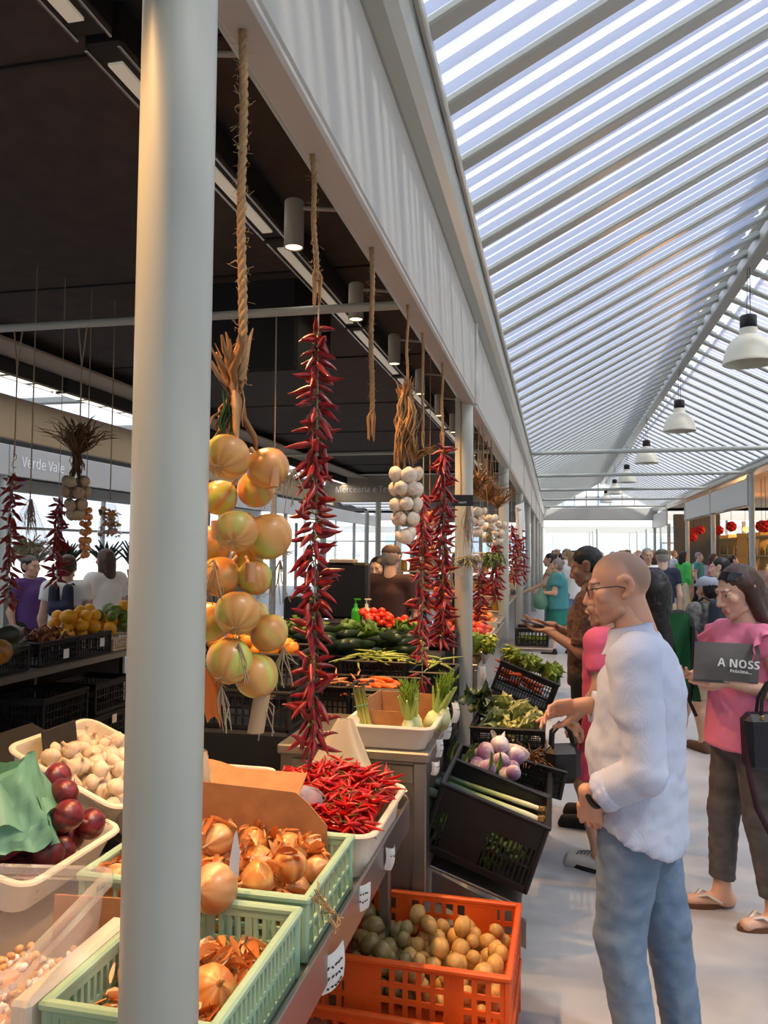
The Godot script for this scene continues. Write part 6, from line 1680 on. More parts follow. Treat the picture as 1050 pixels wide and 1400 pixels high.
	for i in 11:
		one("pale_cabbage", "pale curly leafed cabbage heaped in the lattice crate", "cabbage", K["pale%d" % (i % 3)], M.leaf, tc * xf(Vector3(rf(-0.14, 0.17), 0.10 + 0.05 * (i % 3), rf(-0.14, 0.14)), rot(rf(-30, 60), rf(0, 360), rf(-60, -10)) * Basis.from_scale(Vector3.ONE * rf(0.8, 1.0))), "pale cabbages in the lattice crate")
	for i in 8: one("kale_leaf", "dark bluish kale leaf hanging beside the second column", "leaf", leaf_mb(0.24, 0.12, 1.2, 0.16, lin(0.14, 0.24, 0.14), lin(0.28, 0.40, 0.26), i * 3.0).mesh(), M.leaf, xf(Vector3(-0.50 + 0.03 * (i % 3), 0.86 - 0.02 * i, -4.72 - 0.04 * i), rot(rf(100, 150), rf(-40, 80), 0)), "kale leaves beside the second column")
	# ---- lettuce and carrot crates beyond the second column ----
	var l2 := thing("low_shelf", "sloping steel shelf under the lettuce crate beyond the second column", "shelf", Vector3(-0.28, 0, -5.75))
	part(l2, "shelf_board", box1(Vector3(0, 0.60, 0), Vector3(0.46, 0.03, 0.6), 0.006, rot(0, 0, -20)), M.steel)
	for q in [-0.25, 0.25]: part(l2, "leg", box1(Vector3(0, 0.295, q), Vector3(0.05, 0.59, 0.05), 0.004), M.steel)
	var td := Transform3D(rot(0, 0, -21), Vector3(-0.255, 0.63, -5.74))
	crate("tilted black crate of carrots and lettuce beyond the second column", td, 0.42, 0.22, 0.40, M.black_plastic, fine, "", "black_crate")
	for i in 3: K["let%d" % i] = joined_leaves(10, 0.12, 0.10, 1.2, 0.16, lin(0.40, 0.54, 0.14), lin(0.70, 0.74, 0.30), 50 + i * 5, 0.4)
	for i in 12:
		one("lettuce", "light green lettuce in the tilted crate beyond the second column", "lettuce", K["let%d" % (i % 3)], M.leaf, td * xf(Vector3(-0.18 + 0.033 * i, 0.20 + 0.02 * (i % 2), rf(-0.15, 0.12)), rot(rf(-30, 60), rf(0, 360), rf(-60, 10))), "lettuces beyond the second column")
	var car := chili_mb(0.14, 0.015, 0.03, lin(0.88, 0.36, 0.10), lin(0.80, 0.30, 0.08), 8, false).mesh()
	for i in 18:
		one("carrot", "orange carrot in the tilted crate under the lettuces", "carrot", car, M.veg_skin, td * xf(Vector3(rf(-0.15, 0.17), 0.10 + 0.04 * (i % 3), 0.10 + rf(-0.05, 0.07)), rot(rf(80, 100), rf(50, 130), 0)), "carrots in the tilted crate")
	for i in 7:
		one("leafy_bunch", "bunch of leafy greens with pale stems hanging over the table edge", "greens", K["let%d" % (i % 3)], M.leaf, xf(Vector3(-0.57 + 0.02 * (i % 2), 0.97 - 0.01 * i, -5.75 - 0.09 * i), rot(rf(20, 70), rf(0, 360), rf(-70, -20)) * Basis.from_scale(Vector3.ONE * 1.1)), "leafy bunches over the table edge")
	for i in 3: price_tag(Vector3(-0.50, 0.88 - 0.06 * i, -5.45 - 0.1 * i), 0.06, 0.09, 45, 4, ["crumpled white tag above the kale leaves", "white tag in the middle of the kale leaves", "lowest white tag beside the kale leaves"][i], 0, 0.6)
	# ---- far crate on a shelf, end of the far table ----
	var fs := thing("steel_counter", "steel counter end with a projecting shelf by the third column", "counter", Vector3(-0.6, 0, -9.2))
	part(fs, "carcass", box1(Vector3(-0.3, 0.45, 0), Vector3(0.6, 0.9, 1.2), 0.01), M.steel)
	part(fs, "shelf_board", box1(Vector3(0.26, 0.59, 0), Vector3(0.6, 0.04, 0.9), 0.008), M.steel)
	part(fs, "leg", box1(Vector3(0.05, 0.29, 0.3), Vector3(0.05, 0.58, 0.05)), M.steel)
	crate("empty black crate on the projecting steel shelf by the third column", xf(Vector3(-0.27, 0.61, -9.15)), 0.36, 0.20, 0.44, M.black_plastic, {"cols": 8, "rows": 3, "bw": 0.01, "y0": 0.10, "y1": 0.80, "t": 0.009}, "", "black_crate")
	for i in 5: one("lettuce", "small green lettuce inside the crate on the projecting shelf", "lettuce", K["let%d" % (i % 3)], M.leaf, xf(Vector3(-0.38 + 0.06 * i, 0.63, -9.15 + 0.1 * (i % 2)), Basis.from_scale(Vector3.ONE * 0.8)), "lettuces in the far crate")
	for k in 4:
		var z := -11.85 - k * 4.2
		var o := thing("steel_counter", "steel fronted stall counter further along the row of columns", "counter", Vector3(-0.95, 0, z), "counters along the row of columns")
		part(o, "carcass", box1(Vector3(0, 0.45, 0), Vector3(0.55, 0.9, 2.6), 0.01), M.steel)
		part(o, "worktop", box1(Vector3(0, 0.92, 0), Vector3(0.62, 0.04, 2.7), 0.006), M.steel)
		for i in 7:
			one("fruit_box", "small cardboard box of fruit on a far stall counter", "box", box1(Vector3(0, 0.06, 0), Vector3(0.3, 0.12, 0.28), 0.01), M.cardboard_pale, Vector3(-0.9, 0.945, z - 1.1 + i * 0.36), "fruit boxes on the far counters")
			for h in heap(7, -0.14, 0.14, -0.13, 0.13, 0.10, 0.04, 0.05, 4, 0.0):
				one("orange", "orange fruit on a far stall counter", "fruit", K["tomato%d" % (i % 4)], [M.tomato_orange, M.peach, M.lime_tint][(i + k) % 3], Transform3D(Basis.IDENTITY.scaled(Vector3.ONE * h[1]), h[0] + Vector3(-0.9, 0.945, z - 1.1 + i * 0.36)), "fruit on the far counters")
func turnip_mesh() -> ArrayMesh:
	var mb := MB.new()
	var pr := []
	for i in 13: pr.append(Vector2(sin(PI * i / 12) * (1.0 if i > 4 else 0.9), -cos(PI * i / 12) * 0.95))
	pr[0] = Vector2(0.0, -1.5)
	mb.lathe(pr, 18, Transform3D.IDENTITY, func(a: float, i: int) -> Color: return lin(0.90, 0.86, 0.86).lerp(lin(0.55, 0.40, 0.55), clampf((i - 5) / 4.0 + 0.5 * noise.get_noise_2d(a * 2, i), 0, 1)))
	return mb.mesh()

# ---------- bodies and clothes: smooth unions of tapered capsules and ellipsoids, meshed as surface nets ----------
func cap(a: Vector3, b: Vector3, ra: float, rb: float, w := Vector3.ZERO, s := 1.0, flat := 0) -> Array:
	return [0, a, b, ra, rb, w, s, flat]
func ell(c: Vector3, r: Vector3) -> Array:
	return [1, c, r]
func blob(prims: Array, cell: float, k: float, amp := 0.0, fq := Vector3.ONE, cfn = null) -> Array:
	var lo := Vector3.ONE * 1e9
	var hi := Vector3.ONE * -1e9
	var pad := cell * 2.5 + k * 0.5 + amp
	for p in prims:
		if p[0] == 0:
			var m: float = maxf(p[3], p[4]) * maxf(1.0, p[6]) + pad
			lo = lo.min(p[1] - Vector3.ONE * m).min(p[2] - Vector3.ONE * m)
			hi = hi.max(p[1] + Vector3.ONE * m).max(p[2] + Vector3.ONE * m)
		else:
			lo = lo.min(p[1] - p[2] - Vector3.ONE * pad); hi = hi.max(p[1] + p[2] + Vector3.ONE * pad)
	var nx := int((hi.x - lo.x) / cell) + 2
	var ny := int((hi.y - lo.y) / cell) + 2
	var nz := int((hi.z - lo.z) / cell) + 2
	var sy := nx
	var sz := nx * ny
	var f := PackedFloat32Array()
	f.resize(nx * ny * nz); f.fill(1e3)
	var mark := PackedByteArray()
	mark.resize(nx * ny * nz)
	var cand := PackedInt32Array()
	var lim := cell * 1.9 + k * 0.4 + amp
	for p in prims:
		var isc: bool = p[0] == 0
		var a: Vector3 = p[1]
		var b: Vector3 = p[2]
		var l2: Vector3; var h2: Vector3
		var ra := 0.0; var rb := 0.0; var wv := Vector3.ZERO; var sf := 0.0; var fl := 0
		var ab := b - a
		var inv := 1.0 / maxf(ab.length_squared(), 1e-9)
		var dir := ab.normalized()
		var mr := 0.0
		var cutn := Vector3.ZERO
		if isc:
			if p.size() > 8: cutn = p[8]
			ra = p[3]; rb = p[4]; wv = p[5]; sf = 1.0 - 1.0 / p[6]; fl = p[7]
			var m: float = maxf(ra, rb) * maxf(1.0, p[6]) + pad
			l2 = a.min(b) - Vector3.ONE * m; h2 = a.max(b) + Vector3.ONE * m
		else:
			mr = minf(b.x, minf(b.y, b.z))
			l2 = a - b - Vector3.ONE * pad; h2 = a + b + Vector3.ONE * pad
		var x0 := maxi(0, int((l2.x - lo.x) / cell)); var x1 := mini(nx - 1, int((h2.x - lo.x) / cell) + 1)
		var y0 := maxi(0, int((l2.y - lo.y) / cell)); var y1 := mini(ny - 1, int((h2.y - lo.y) / cell) + 1)
		var z0 := maxi(0, int((l2.z - lo.z) / cell)); var z1 := mini(nz - 1, int((h2.z - lo.z) / cell) + 1)
		for z in range(z0, z1 + 1):
			for y in range(y0, y1 + 1):
				var q := Vector3(lo.x + x0 * cell, lo.y + y * cell, lo.z + z * cell) - a
				var i := x0 + y * sy + z * sz
				for x in range(x0, x1 + 1):
					var d := 0.0
					if isc:
						var t := q.dot(ab) * inv
						var tc := clampf(t, 0.0, 1.0)
						var o := q - ab * tc
						if sf != 0.0: o -= wv * (o.dot(wv) * sf)
						d = o.length() - ra - (rb - ra) * tc
						if fl:
							if fl & 1 and t > 1.0: d = maxf(d, (q - ab).dot(dir))
							if fl & 2 and t < 0.0: d = maxf(d, -q.dot(dir))
							if fl & 4: d = maxf(d, q.dot(cutn))
					else:
						d = ((q / b).length() - 1.0) * mr
					var e := f[i]
					if d < e + k:
						var h := maxf(k - absf(e - d), 0.0) / k
						f[i] = minf(e, d) - h * h * k * 0.25
						if d < lim and d > -lim and mark[i] == 0:
							mark[i] = 1
							cand.append(i)
					i += 1
					q.x += cell
	if amp > 0.0:
		for i in cand:
			var x := i % nx
			var y := (i / sy) % ny
			var z := i / sz
			f[i] += amp * noise.get_noise_3dv((lo + Vector3(x, y, z) * cell) * fq)
	var vid := PackedInt32Array()
	vid.resize(nx * ny * nz); vid.fill(-1)
	var vs := PackedVector3Array()
	var cell_of := PackedInt32Array()
	var off := PackedInt32Array([0, 1, sy, sy + 1, sz, sz + 1, sz + sy, sz + sy + 1])
	var ea := PackedInt32Array([0, 2, 4, 6, 0, 1, 4, 5, 0, 1, 2, 3])
	var eb := PackedInt32Array([1, 3, 5, 7, 2, 3, 6, 7, 4, 5, 6, 7])
	var cp := [Vector3(0, 0, 0), Vector3(1, 0, 0), Vector3(0, 1, 0), Vector3(1, 1, 0), Vector3(0, 0, 1), Vector3(1, 0, 1), Vector3(0, 1, 1), Vector3(1, 1, 1)]
	var total := f.size()
	for i in cand:
		if i + sz + sy + 1 >= total: continue
		var neg := 0
		for c in 8:
			if f[i + off[c]] < 0.0: neg += 1
		if neg == 0 or neg == 8: continue
		var s := Vector3.ZERO
		var n := 0
		for e in 12:
			var fa := f[i + off[ea[e]]]
			var fb := f[i + off[eb[e]]]
			if (fa < 0.0) != (fb < 0.0):
				s += cp[ea[e]].lerp(cp[eb[e]], fa / (fa - fb)); n += 1
		vid[i] = vs.size()
		vs.append(lo + (Vector3(i % nx, (i / sy) % ny, i / sz) + s / n) * cell)
		cell_of.append(i)
	var ix := PackedInt32Array()
	var st := [1, sy, sz]
	for i in cell_of:
		var f0 := f[i] < 0.0
		for ax in 3:
			var d: int = st[ax]
			if f0 == (f[i + d] < 0.0): continue
			var u: int = st[(ax + 1) % 3]
			var w: int = st[(ax + 2) % 3]
			if i - u - w < 0: continue
			var a := vid[i]; var b := vid[i - u]; var c := vid[i - u - w]; var e := vid[i - w]
			if b < 0 or c < 0 or e < 0: continue
			if f0: ix.append_array(PackedInt32Array([a, c, b, a, e, c]))
			else: ix.append_array(PackedInt32Array([a, b, c, a, c, e]))
	var arr := []
	arr.resize(Mesh.ARRAY_MAX)
	arr[Mesh.ARRAY_VERTEX] = vs
	arr[Mesh.ARRAY_INDEX] = ix
	if cfn != null:
		var cs := PackedColorArray()
		for p in vs: cs.append(cfn.call(p))
		arr[Mesh.ARRAY_COLOR] = cs
	if vs.is_empty(): return arr
	var tool := SurfaceTool.new()
	tool.create_from_arrays(arr)
	tool.generate_normals()
	return tool.commit_to_arrays()
func blob_mesh(list: Array) -> ArrayMesh:
	var m := ArrayMesh.new()
	for a in list:
		if a[Mesh.ARRAY_VERTEX] != null and a[Mesh.ARRAY_VERTEX].size(): m.add_surface_from_arrays(Mesh.PRIMITIVE_TRIANGLES, a)
	return m
func placed_prims(pr: Array, t: Transform3D) -> Array:
	var out := []
	for p in pr:
		if p[0] == 0: out.append([0, t * p[1], t * p[2], p[3], p[4], t.basis * p[5], p[6], p[7]])
		else: out.append([1, t * p[1], p[2]])
	return out
func moved(arr: Array, t: Transform3D) -> Array:
	var v: PackedVector3Array = arr[Mesh.ARRAY_VERTEX]
	var n: PackedVector3Array = arr[Mesh.ARRAY_NORMAL]
	for i in v.size():
		v[i] = t * v[i]; n[i] = t.basis * n[i]
	arr[Mesh.ARRAY_VERTEX] = v; arr[Mesh.ARRAY_NORMAL] = n
	return arr
# head in its own axes: centre at the origin, face towards -z, 0.235 m from chin to crown
func head_prims(fem := false, ears := true) -> Array:
	var p := [ell(Vector3(0, 0.03, 0.014), Vector3(0.075, 0.087, 0.094)), ell(Vector3(0, -0.04, -0.022), Vector3(0.058 if not fem else 0.054, 0.074, 0.066)), ell(Vector3(0, -0.098, -0.064), Vector3(0.022, 0.017, 0.02)),
		cap(Vector3(0, 0.008, -0.090), Vector3(0, -0.034, -0.110), 0.008, 0.0115), cap(Vector3(-0.012, -0.04, -0.096), Vector3(0.012, -0.04, -0.096), 0.008, 0.008),
		cap(Vector3(-0.034, 0.024, -0.079), Vector3(0.034, 0.024, -0.079), 0.011, 0.011), ell(Vector3(0.042, -0.018, -0.058), Vector3(0.024, 0.024, 0.024)), ell(Vector3(-0.042, -0.018, -0.058), Vector3(0.024, 0.024, 0.024)),
		cap(Vector3(-0.017, -0.066, -0.085), Vector3(0.017, -0.066, -0.085), 0.006, 0.006), cap(Vector3(-0.014, -0.077, -0.083), Vector3(0.014, -0.077, -0.083), 0.007, 0.007),
		ell(Vector3(0.03, 0.004, -0.072), Vector3(0.013, 0.011, 0.012)), ell(Vector3(-0.03, 0.004, -0.072), Vector3(0.013, 0.011, 0.012)),
		cap(Vector3(-0.05, -0.075, -0.01), Vector3(-0.015, -0.1, -0.06), 0.014, 0.012), cap(Vector3(0.05, -0.075, -0.01), Vector3(0.015, -0.1, -0.06), 0.014, 0.012),
		cap(Vector3(0, -0.05, 0.025), Vector3(0, -0.165, 0.04), 0.054 if not fem else 0.045, 0.06 if not fem else 0.048)]
	if ears:
		for s in [-1.0, 1.0]:
			var rim := [Vector3(0.072, 0.008, -0.004), Vector3(0.078, 0.026, 0.002), Vector3(0.083, 0.033, 0.016), Vector3(0.087, 0.026, 0.031), Vector3(0.087, 0.008, 0.035), Vector3(0.082, -0.010, 0.027), Vector3(0.077, -0.024, 0.013), Vector3(0.073, -0.03, 0.004)]
			for i in 7: p.append(cap(rim[i] * Vector3(s, 1, 1), rim[i + 1] * Vector3(s, 1, 1), 0.0055 if i < 5 else 0.007, 0.0055 if i < 4 else 0.0075))
			p.append(cap(Vector3(0.070 * s, 0.005, 0.014), Vector3(0.078 * s, 0.008, 0.028), 0.008, 0.006))
	return p
func face_colour(skin: Color, lip: Color, brow: Color, scalp = null, stubble = null) -> Callable:
	return func(p: Vector3) -> Color:
		var c := skin
		var ax := absf(p.x)
		if scalp != null:
			var hl := p.y - 0.055 + 0.35 * maxf(0.0, -p.z - 0.03) * -1.0 + (0.055 if p.z > 0.02 else 0.0) * clampf((p.z - 0.02) / 0.04, 0, 1) * 1.6
			if hl > 0.0 and p.z > -0.075: c = c.lerp(scalp, clampf(hl * 25.0, 0, 1) * 0.75)
		if stubble != null and p.y < -0.05 and p.z < 0.02 and p.y > -0.125: c = c.lerp(stubble, 0.4 * clampf((-0.05 - p.y) * 40.0, 0, 1))
		if ax < 0.022 and p.z < -0.08 and p.y < -0.06 and p.y > -0.084: c = c.lerp(lip, 0.8)
		if ax > 0.012 and ax < 0.05 and p.z < -0.06:
			var by := 0.027 - 0.25 * absf(ax - 0.032)
			if absf(p.y - by) < 0.0032: c = c.lerp(brow, 0.75)
			var ex := (ax - 0.031) / 0.013
			var ey := (p.y - 0.004) / 0.0055
			if ex * ex + ey * ey < 1.0: c = lin(0.85, 0.82, 0.78) if absf(ex) > 0.42 else lin(0.12, 0.08, 0.06)
			elif ex * ex + ey * ey < 1.9 and p.y > 0.004: c = c.lerp(brow, 0.7)
		return c
# hand: wrist at origin, fingers along -y, palm facing -z, thumb to +x times side
func hand_prims(side: float, curl: Array, spread := 0.0, thumb := 0.6) -> Array:
	var p := [cap(Vector3(0, 0.03, 0), Vector3(0, -0.01, 0), 0.024, 0.024, Vector3.RIGHT, 1.15), cap(Vector3(0.012 * side, -0.03, 0), Vector3(0.014 * side, -0.075, 0), 0.014, 0.013, Vector3.RIGHT, 1.9), cap(Vector3(-0.016 * side, -0.03, 0), Vector3(-0.018 * side, -0.072, 0), 0.013, 0.012, Vector3.RIGHT, 1.7)]
	var fx := [0.031, 0.011, -0.010, -0.030]
	var ln := [0.040, 0.045, 0.041, 0.032]
	for i in 4:
		var a := Vector3(fx[i] * side, -0.082 + 0.004 * absf(i - 1.3), 0)
		var ang := 0.0
		var dx: float = fx[i] * side * spread * 8.0
		var r := 0.0092 - 0.0006 * i
		for sgm in 3:
			ang += curl[i] * [0.8, 1.1, 0.7][sgm]
			var l: float = ln[i] * [1.0, 0.68, 0.55][sgm]
			var b := a + Vector3(dx, -cos(ang), -sin(ang)).normalized() * l
			p.append(cap(a, b, r, r - 0.0008))
			a = b
			r -= 0.0008
	var t0 := Vector3(0.026 * side, -0.022, -0.006)
	var t1 := t0 + Vector3(0.026 * side * thumb * 1.6, -0.032, -0.016)
	var t2 := t1 + Vector3(0.010 * side * thumb, -0.03, -0.010)
	var t3 := t2 + Vector3(-0.002 * side, -0.024, -0.006)
	p.append(cap(t0, t1, 0.013, 0.0115)); p.append(cap(t1, t2, 0.0105, 0.0095)); p.append(cap(t2, t3, 0.0092, 0.0075))
	return p
func hand_at(wrist: Vector3, dir: Vector3, palm: Vector3) -> Transform3D:
	var y := -dir.normalized()
	var z := -(palm - dir.normalized() * palm.dot(dir.normalized())).normalized()
	return Transform3D(Basis(y.cross(z), y, z), wrist)
# skeleton in the person's own axes: feet at the origin, facing -z, left is -x
func skeleton(H: float, o := {}) -> Dictionary:
	var j := {
		"pelvis": Vector3(0, 0.545 * H, 0), "chest": Vector3(0, 0.735 * H, 0.0), "neck": Vector3(0, 0.83 * H, 0.012), "head": Vector3(0, H - 0.117, -0.015),
		"sl": Vector3(-0.105 * H, 0.805 * H, 0.01), "sr": Vector3(0.105 * H, 0.805 * H, 0.01), "el": Vector3(-0.135 * H, 0.62 * H, 0.03), "er": Vector3(0.135 * H, 0.62 * H, 0.03),
		"wl": Vector3(-0.135 * H, 0.475 * H, -0.04), "wr": Vector3(0.135 * H, 0.475 * H, -0.04), "hl": Vector3(-0.055 * H, 0.52 * H, 0), "hr": Vector3(0.055 * H, 0.52 * H, 0),
		"kl": Vector3(-0.06 * H, 0.285 * H, -0.02), "kr": Vector3(0.06 * H, 0.285 * H, -0.02), "al": Vector3(-0.06 * H, 0.055 * H, 0.02), "ar": Vector3(0.06 * H, 0.055 * H, 0.02), "girth": 1.0, "belly": 0.0,
	}
	for k in o: j[k] = o[k]
	return j
func body_prims(j: Dictionary, hands := true) -> Array:
	var g: float = j.girth
	var p := [cap(j.pelvis, j.chest, 0.10 * g, 0.105 * g, Vector3.RIGHT, 1.3), cap(j.sl * Vector3(0.9, 1, 1), j.sr * Vector3(0.9, 1, 1), 0.055, 0.055), cap(j.chest, j.neck, 0.09, 0.055), cap(j.neck, j.head + Vector3(0, -0.06, 0.02), 0.055, 0.05)]
	for s in ["l", "r"]:
		p.append(cap(j["s" + s], j["e" + s], 0.048 * g, 0.039)); p.append(cap(j["e" + s], j["w" + s], 0.040, 0.026))
		p.append(cap(j["h" + s], j["k" + s], 0.083 * g, 0.055)); p.append(cap(j["k" + s], j["k" + s].lerp(j["a" + s], 0.35), 0.053, 0.053)); p.append(cap(j["k" + s].lerp(j["a" + s], 0.35), j["a" + s], 0.053, 0.035))
		var a: Vector3 = j["a" + s]
		p.append(cap(Vector3(a.x, 0.035, a.z + 0.03), Vector3(a.x * 1.15, 0.028, a.z - 0.15), 0.034, 0.027, Vector3.RIGHT, 1.15)); p.append(cap(a, Vector3(a.x, 0.04, a.z + 0.02), 0.036, 0.035))
		if hands:
			var d: Vector3 = (j["w" + s] - j["e" + s]).normalized()
			p.append(cap(j["w" + s], j["w" + s] + d * 0.10, 0.027, 0.02)); p.append(cap(j["w" + s] + d * 0.08, j["w" + s] + d * 0.16 + Vector3(0, -0.015, -0.02), 0.02, 0.014))
	return p
func shirt_prims(j: Dictionary, hem: float, sleeve: float, ease := 0.018, hemr := 0.0) -> Array:
	# hem: height of the lower edge; sleeve: 0..2 (1 = elbow, 2 = wrist)
	var g: float = j.girth
	var c: Vector3 = j.chest
	var b := Vector3(j.pelvis.x, hem, j.pelvis.z)
	var p := [cap(b, c, (0.112 + hemr) * g + ease, 0.112 * g + ease, Vector3.RIGHT, 1.28, 2), cap(j.sl * Vector3(0.9, 1, 1), j.sr * Vector3(0.9, 1, 1), 0.056 + ease, 0.056 + ease), cap(c, j.neck, 0.095 + ease, 0.052 + ease * 0.6, Vector3.RIGHT, 1.1, 1)]
	if j.belly > 0.0: p.append(ell(Vector3(0, j.pelvis.y + 0.12, -0.05), Vector3(0.14, 0.16, 0.10 + j.belly)))
	for s in ["l", "r"]:
		if sleeve <= 1.0: p.append(cap(j["s" + s], j["s" + s].lerp(j["e" + s], sleeve), 0.052 * g + ease, 0.05 * g + ease, Vector3.ZERO, 1.0, 1))
		else:
			p.append(cap(j["s" + s], j["e" + s], 0.050 * g + ease, 0.044 + ease))
			p.append(cap(j["e" + s], j["e" + s].lerp(j["w" + s], sleeve - 1.0), 0.045 + ease, 0.036 + ease, Vector3.ZERO, 1.0, 1))
	return p
func trouser_prims(j: Dictionary, top: float, length: float, ease := 0.014, flare := 0.0) -> Array:
	# length: 0..2 along the leg (1 = knee, 2 = ankle)
	var g: float = j.girth
	var p := [cap(Vector3(j.pelvis.x, top, j.pelvis.z), j.pelvis - Vector3(0, 0.06, 0), 0.105 * g + ease, 0.10 * g + ease, Vector3.RIGHT, 1.32, 2)]
	for s in ["l", "r"]:
		p.append(cap(j["h" + s], j["h" + s].lerp(j["k" + s], minf(length, 1.0)), 0.088 * g + ease, lerpf(0.088 * g, 0.058, minf(length, 1.0)) + ease, Vector3.ZERO, 1.0, 1 if length <= 1.0 else 0))
		if length > 1.0:
			p.append(cap(j["k" + s], j["k" + s].lerp(j["a" + s], length - 1.0), 0.058 + ease, 0.046 + ease + flare, Vector3.ZERO, 1.0, 1))
	return p
func skirt_prims(j: Dictionary, top: float, hem: float, r := 0.2) -> Array:
	return [cap(Vector3(0, hem, j.pelvis.z), Vector3(0, top, j.pelvis.z), r, 0.13 * j.girth, Vector3.RIGHT, 1.25, 3)]
func shoe_prims(j: Dictionary, s: String, big := 1.0) -> Array:
	var a: Vector3 = j["a" + s]
	return [cap(Vector3(a.x, 0.042, a.z + 0.03), Vector3(a.x * 1.15, 0.036, a.z - 0.155), 0.042 * big, 0.034 * big, Vector3.RIGHT, 1.15), cap(Vector3(a.x, 0.05, a.z + 0.02), a + Vector3(0, 0.01, 0), 0.043 * big, 0.043 * big, Vector3.ZERO, 1.0, 1), cap(Vector3(a.x, 0.012, a.z + 0.045), Vector3(a.x * 1.15, 0.012, a.z - 0.17), 0.034 * big, 0.03 * big, Vector3.RIGHT, 1.25)]
func hair_prims(h: Vector3, style: String) -> Array:
	var p := [ell(h + Vector3(0, 0.045, 0.022), Vector3(0.083, 0.086, 0.094)), ell(h + Vector3(0, 0.0, 0.055), Vector3(0.076, 0.075, 0.056))]
	if style == "long" or style == "bob":
		var l := 0.36 if style == "long" else 0.15
		for s in [-1.0, 1.0]: p.append(cap(h + Vector3(0.06 * s, 0.03, 0.02), h + Vector3(0.075 * s, -l * 0.8, 0.04), 0.034, 0.03))
		p.append(cap(h + Vector3(0, 0.0, 0.06), h + Vector3(0, -l, 0.085), 0.075, 0.06, Vector3.RIGHT, 1.15))
	elif style == "bun":
		p.append(ell(h + Vector3(0, 0.075, 0.105), Vector3(0.042, 0.04, 0.036)))
	elif style == "tail":
		p.append(cap(h + Vector3(0, 0.05, 0.10), h + Vector3(0, -0.12, 0.125), 0.03, 0.018))
	return p

const SK_LIGHT := Color(0.66, 0.43, 0.32)
const SK_TAN := Color(0.52, 0.31, 0.21)
const SK_DARK := Color(0.31, 0.17, 0.11)
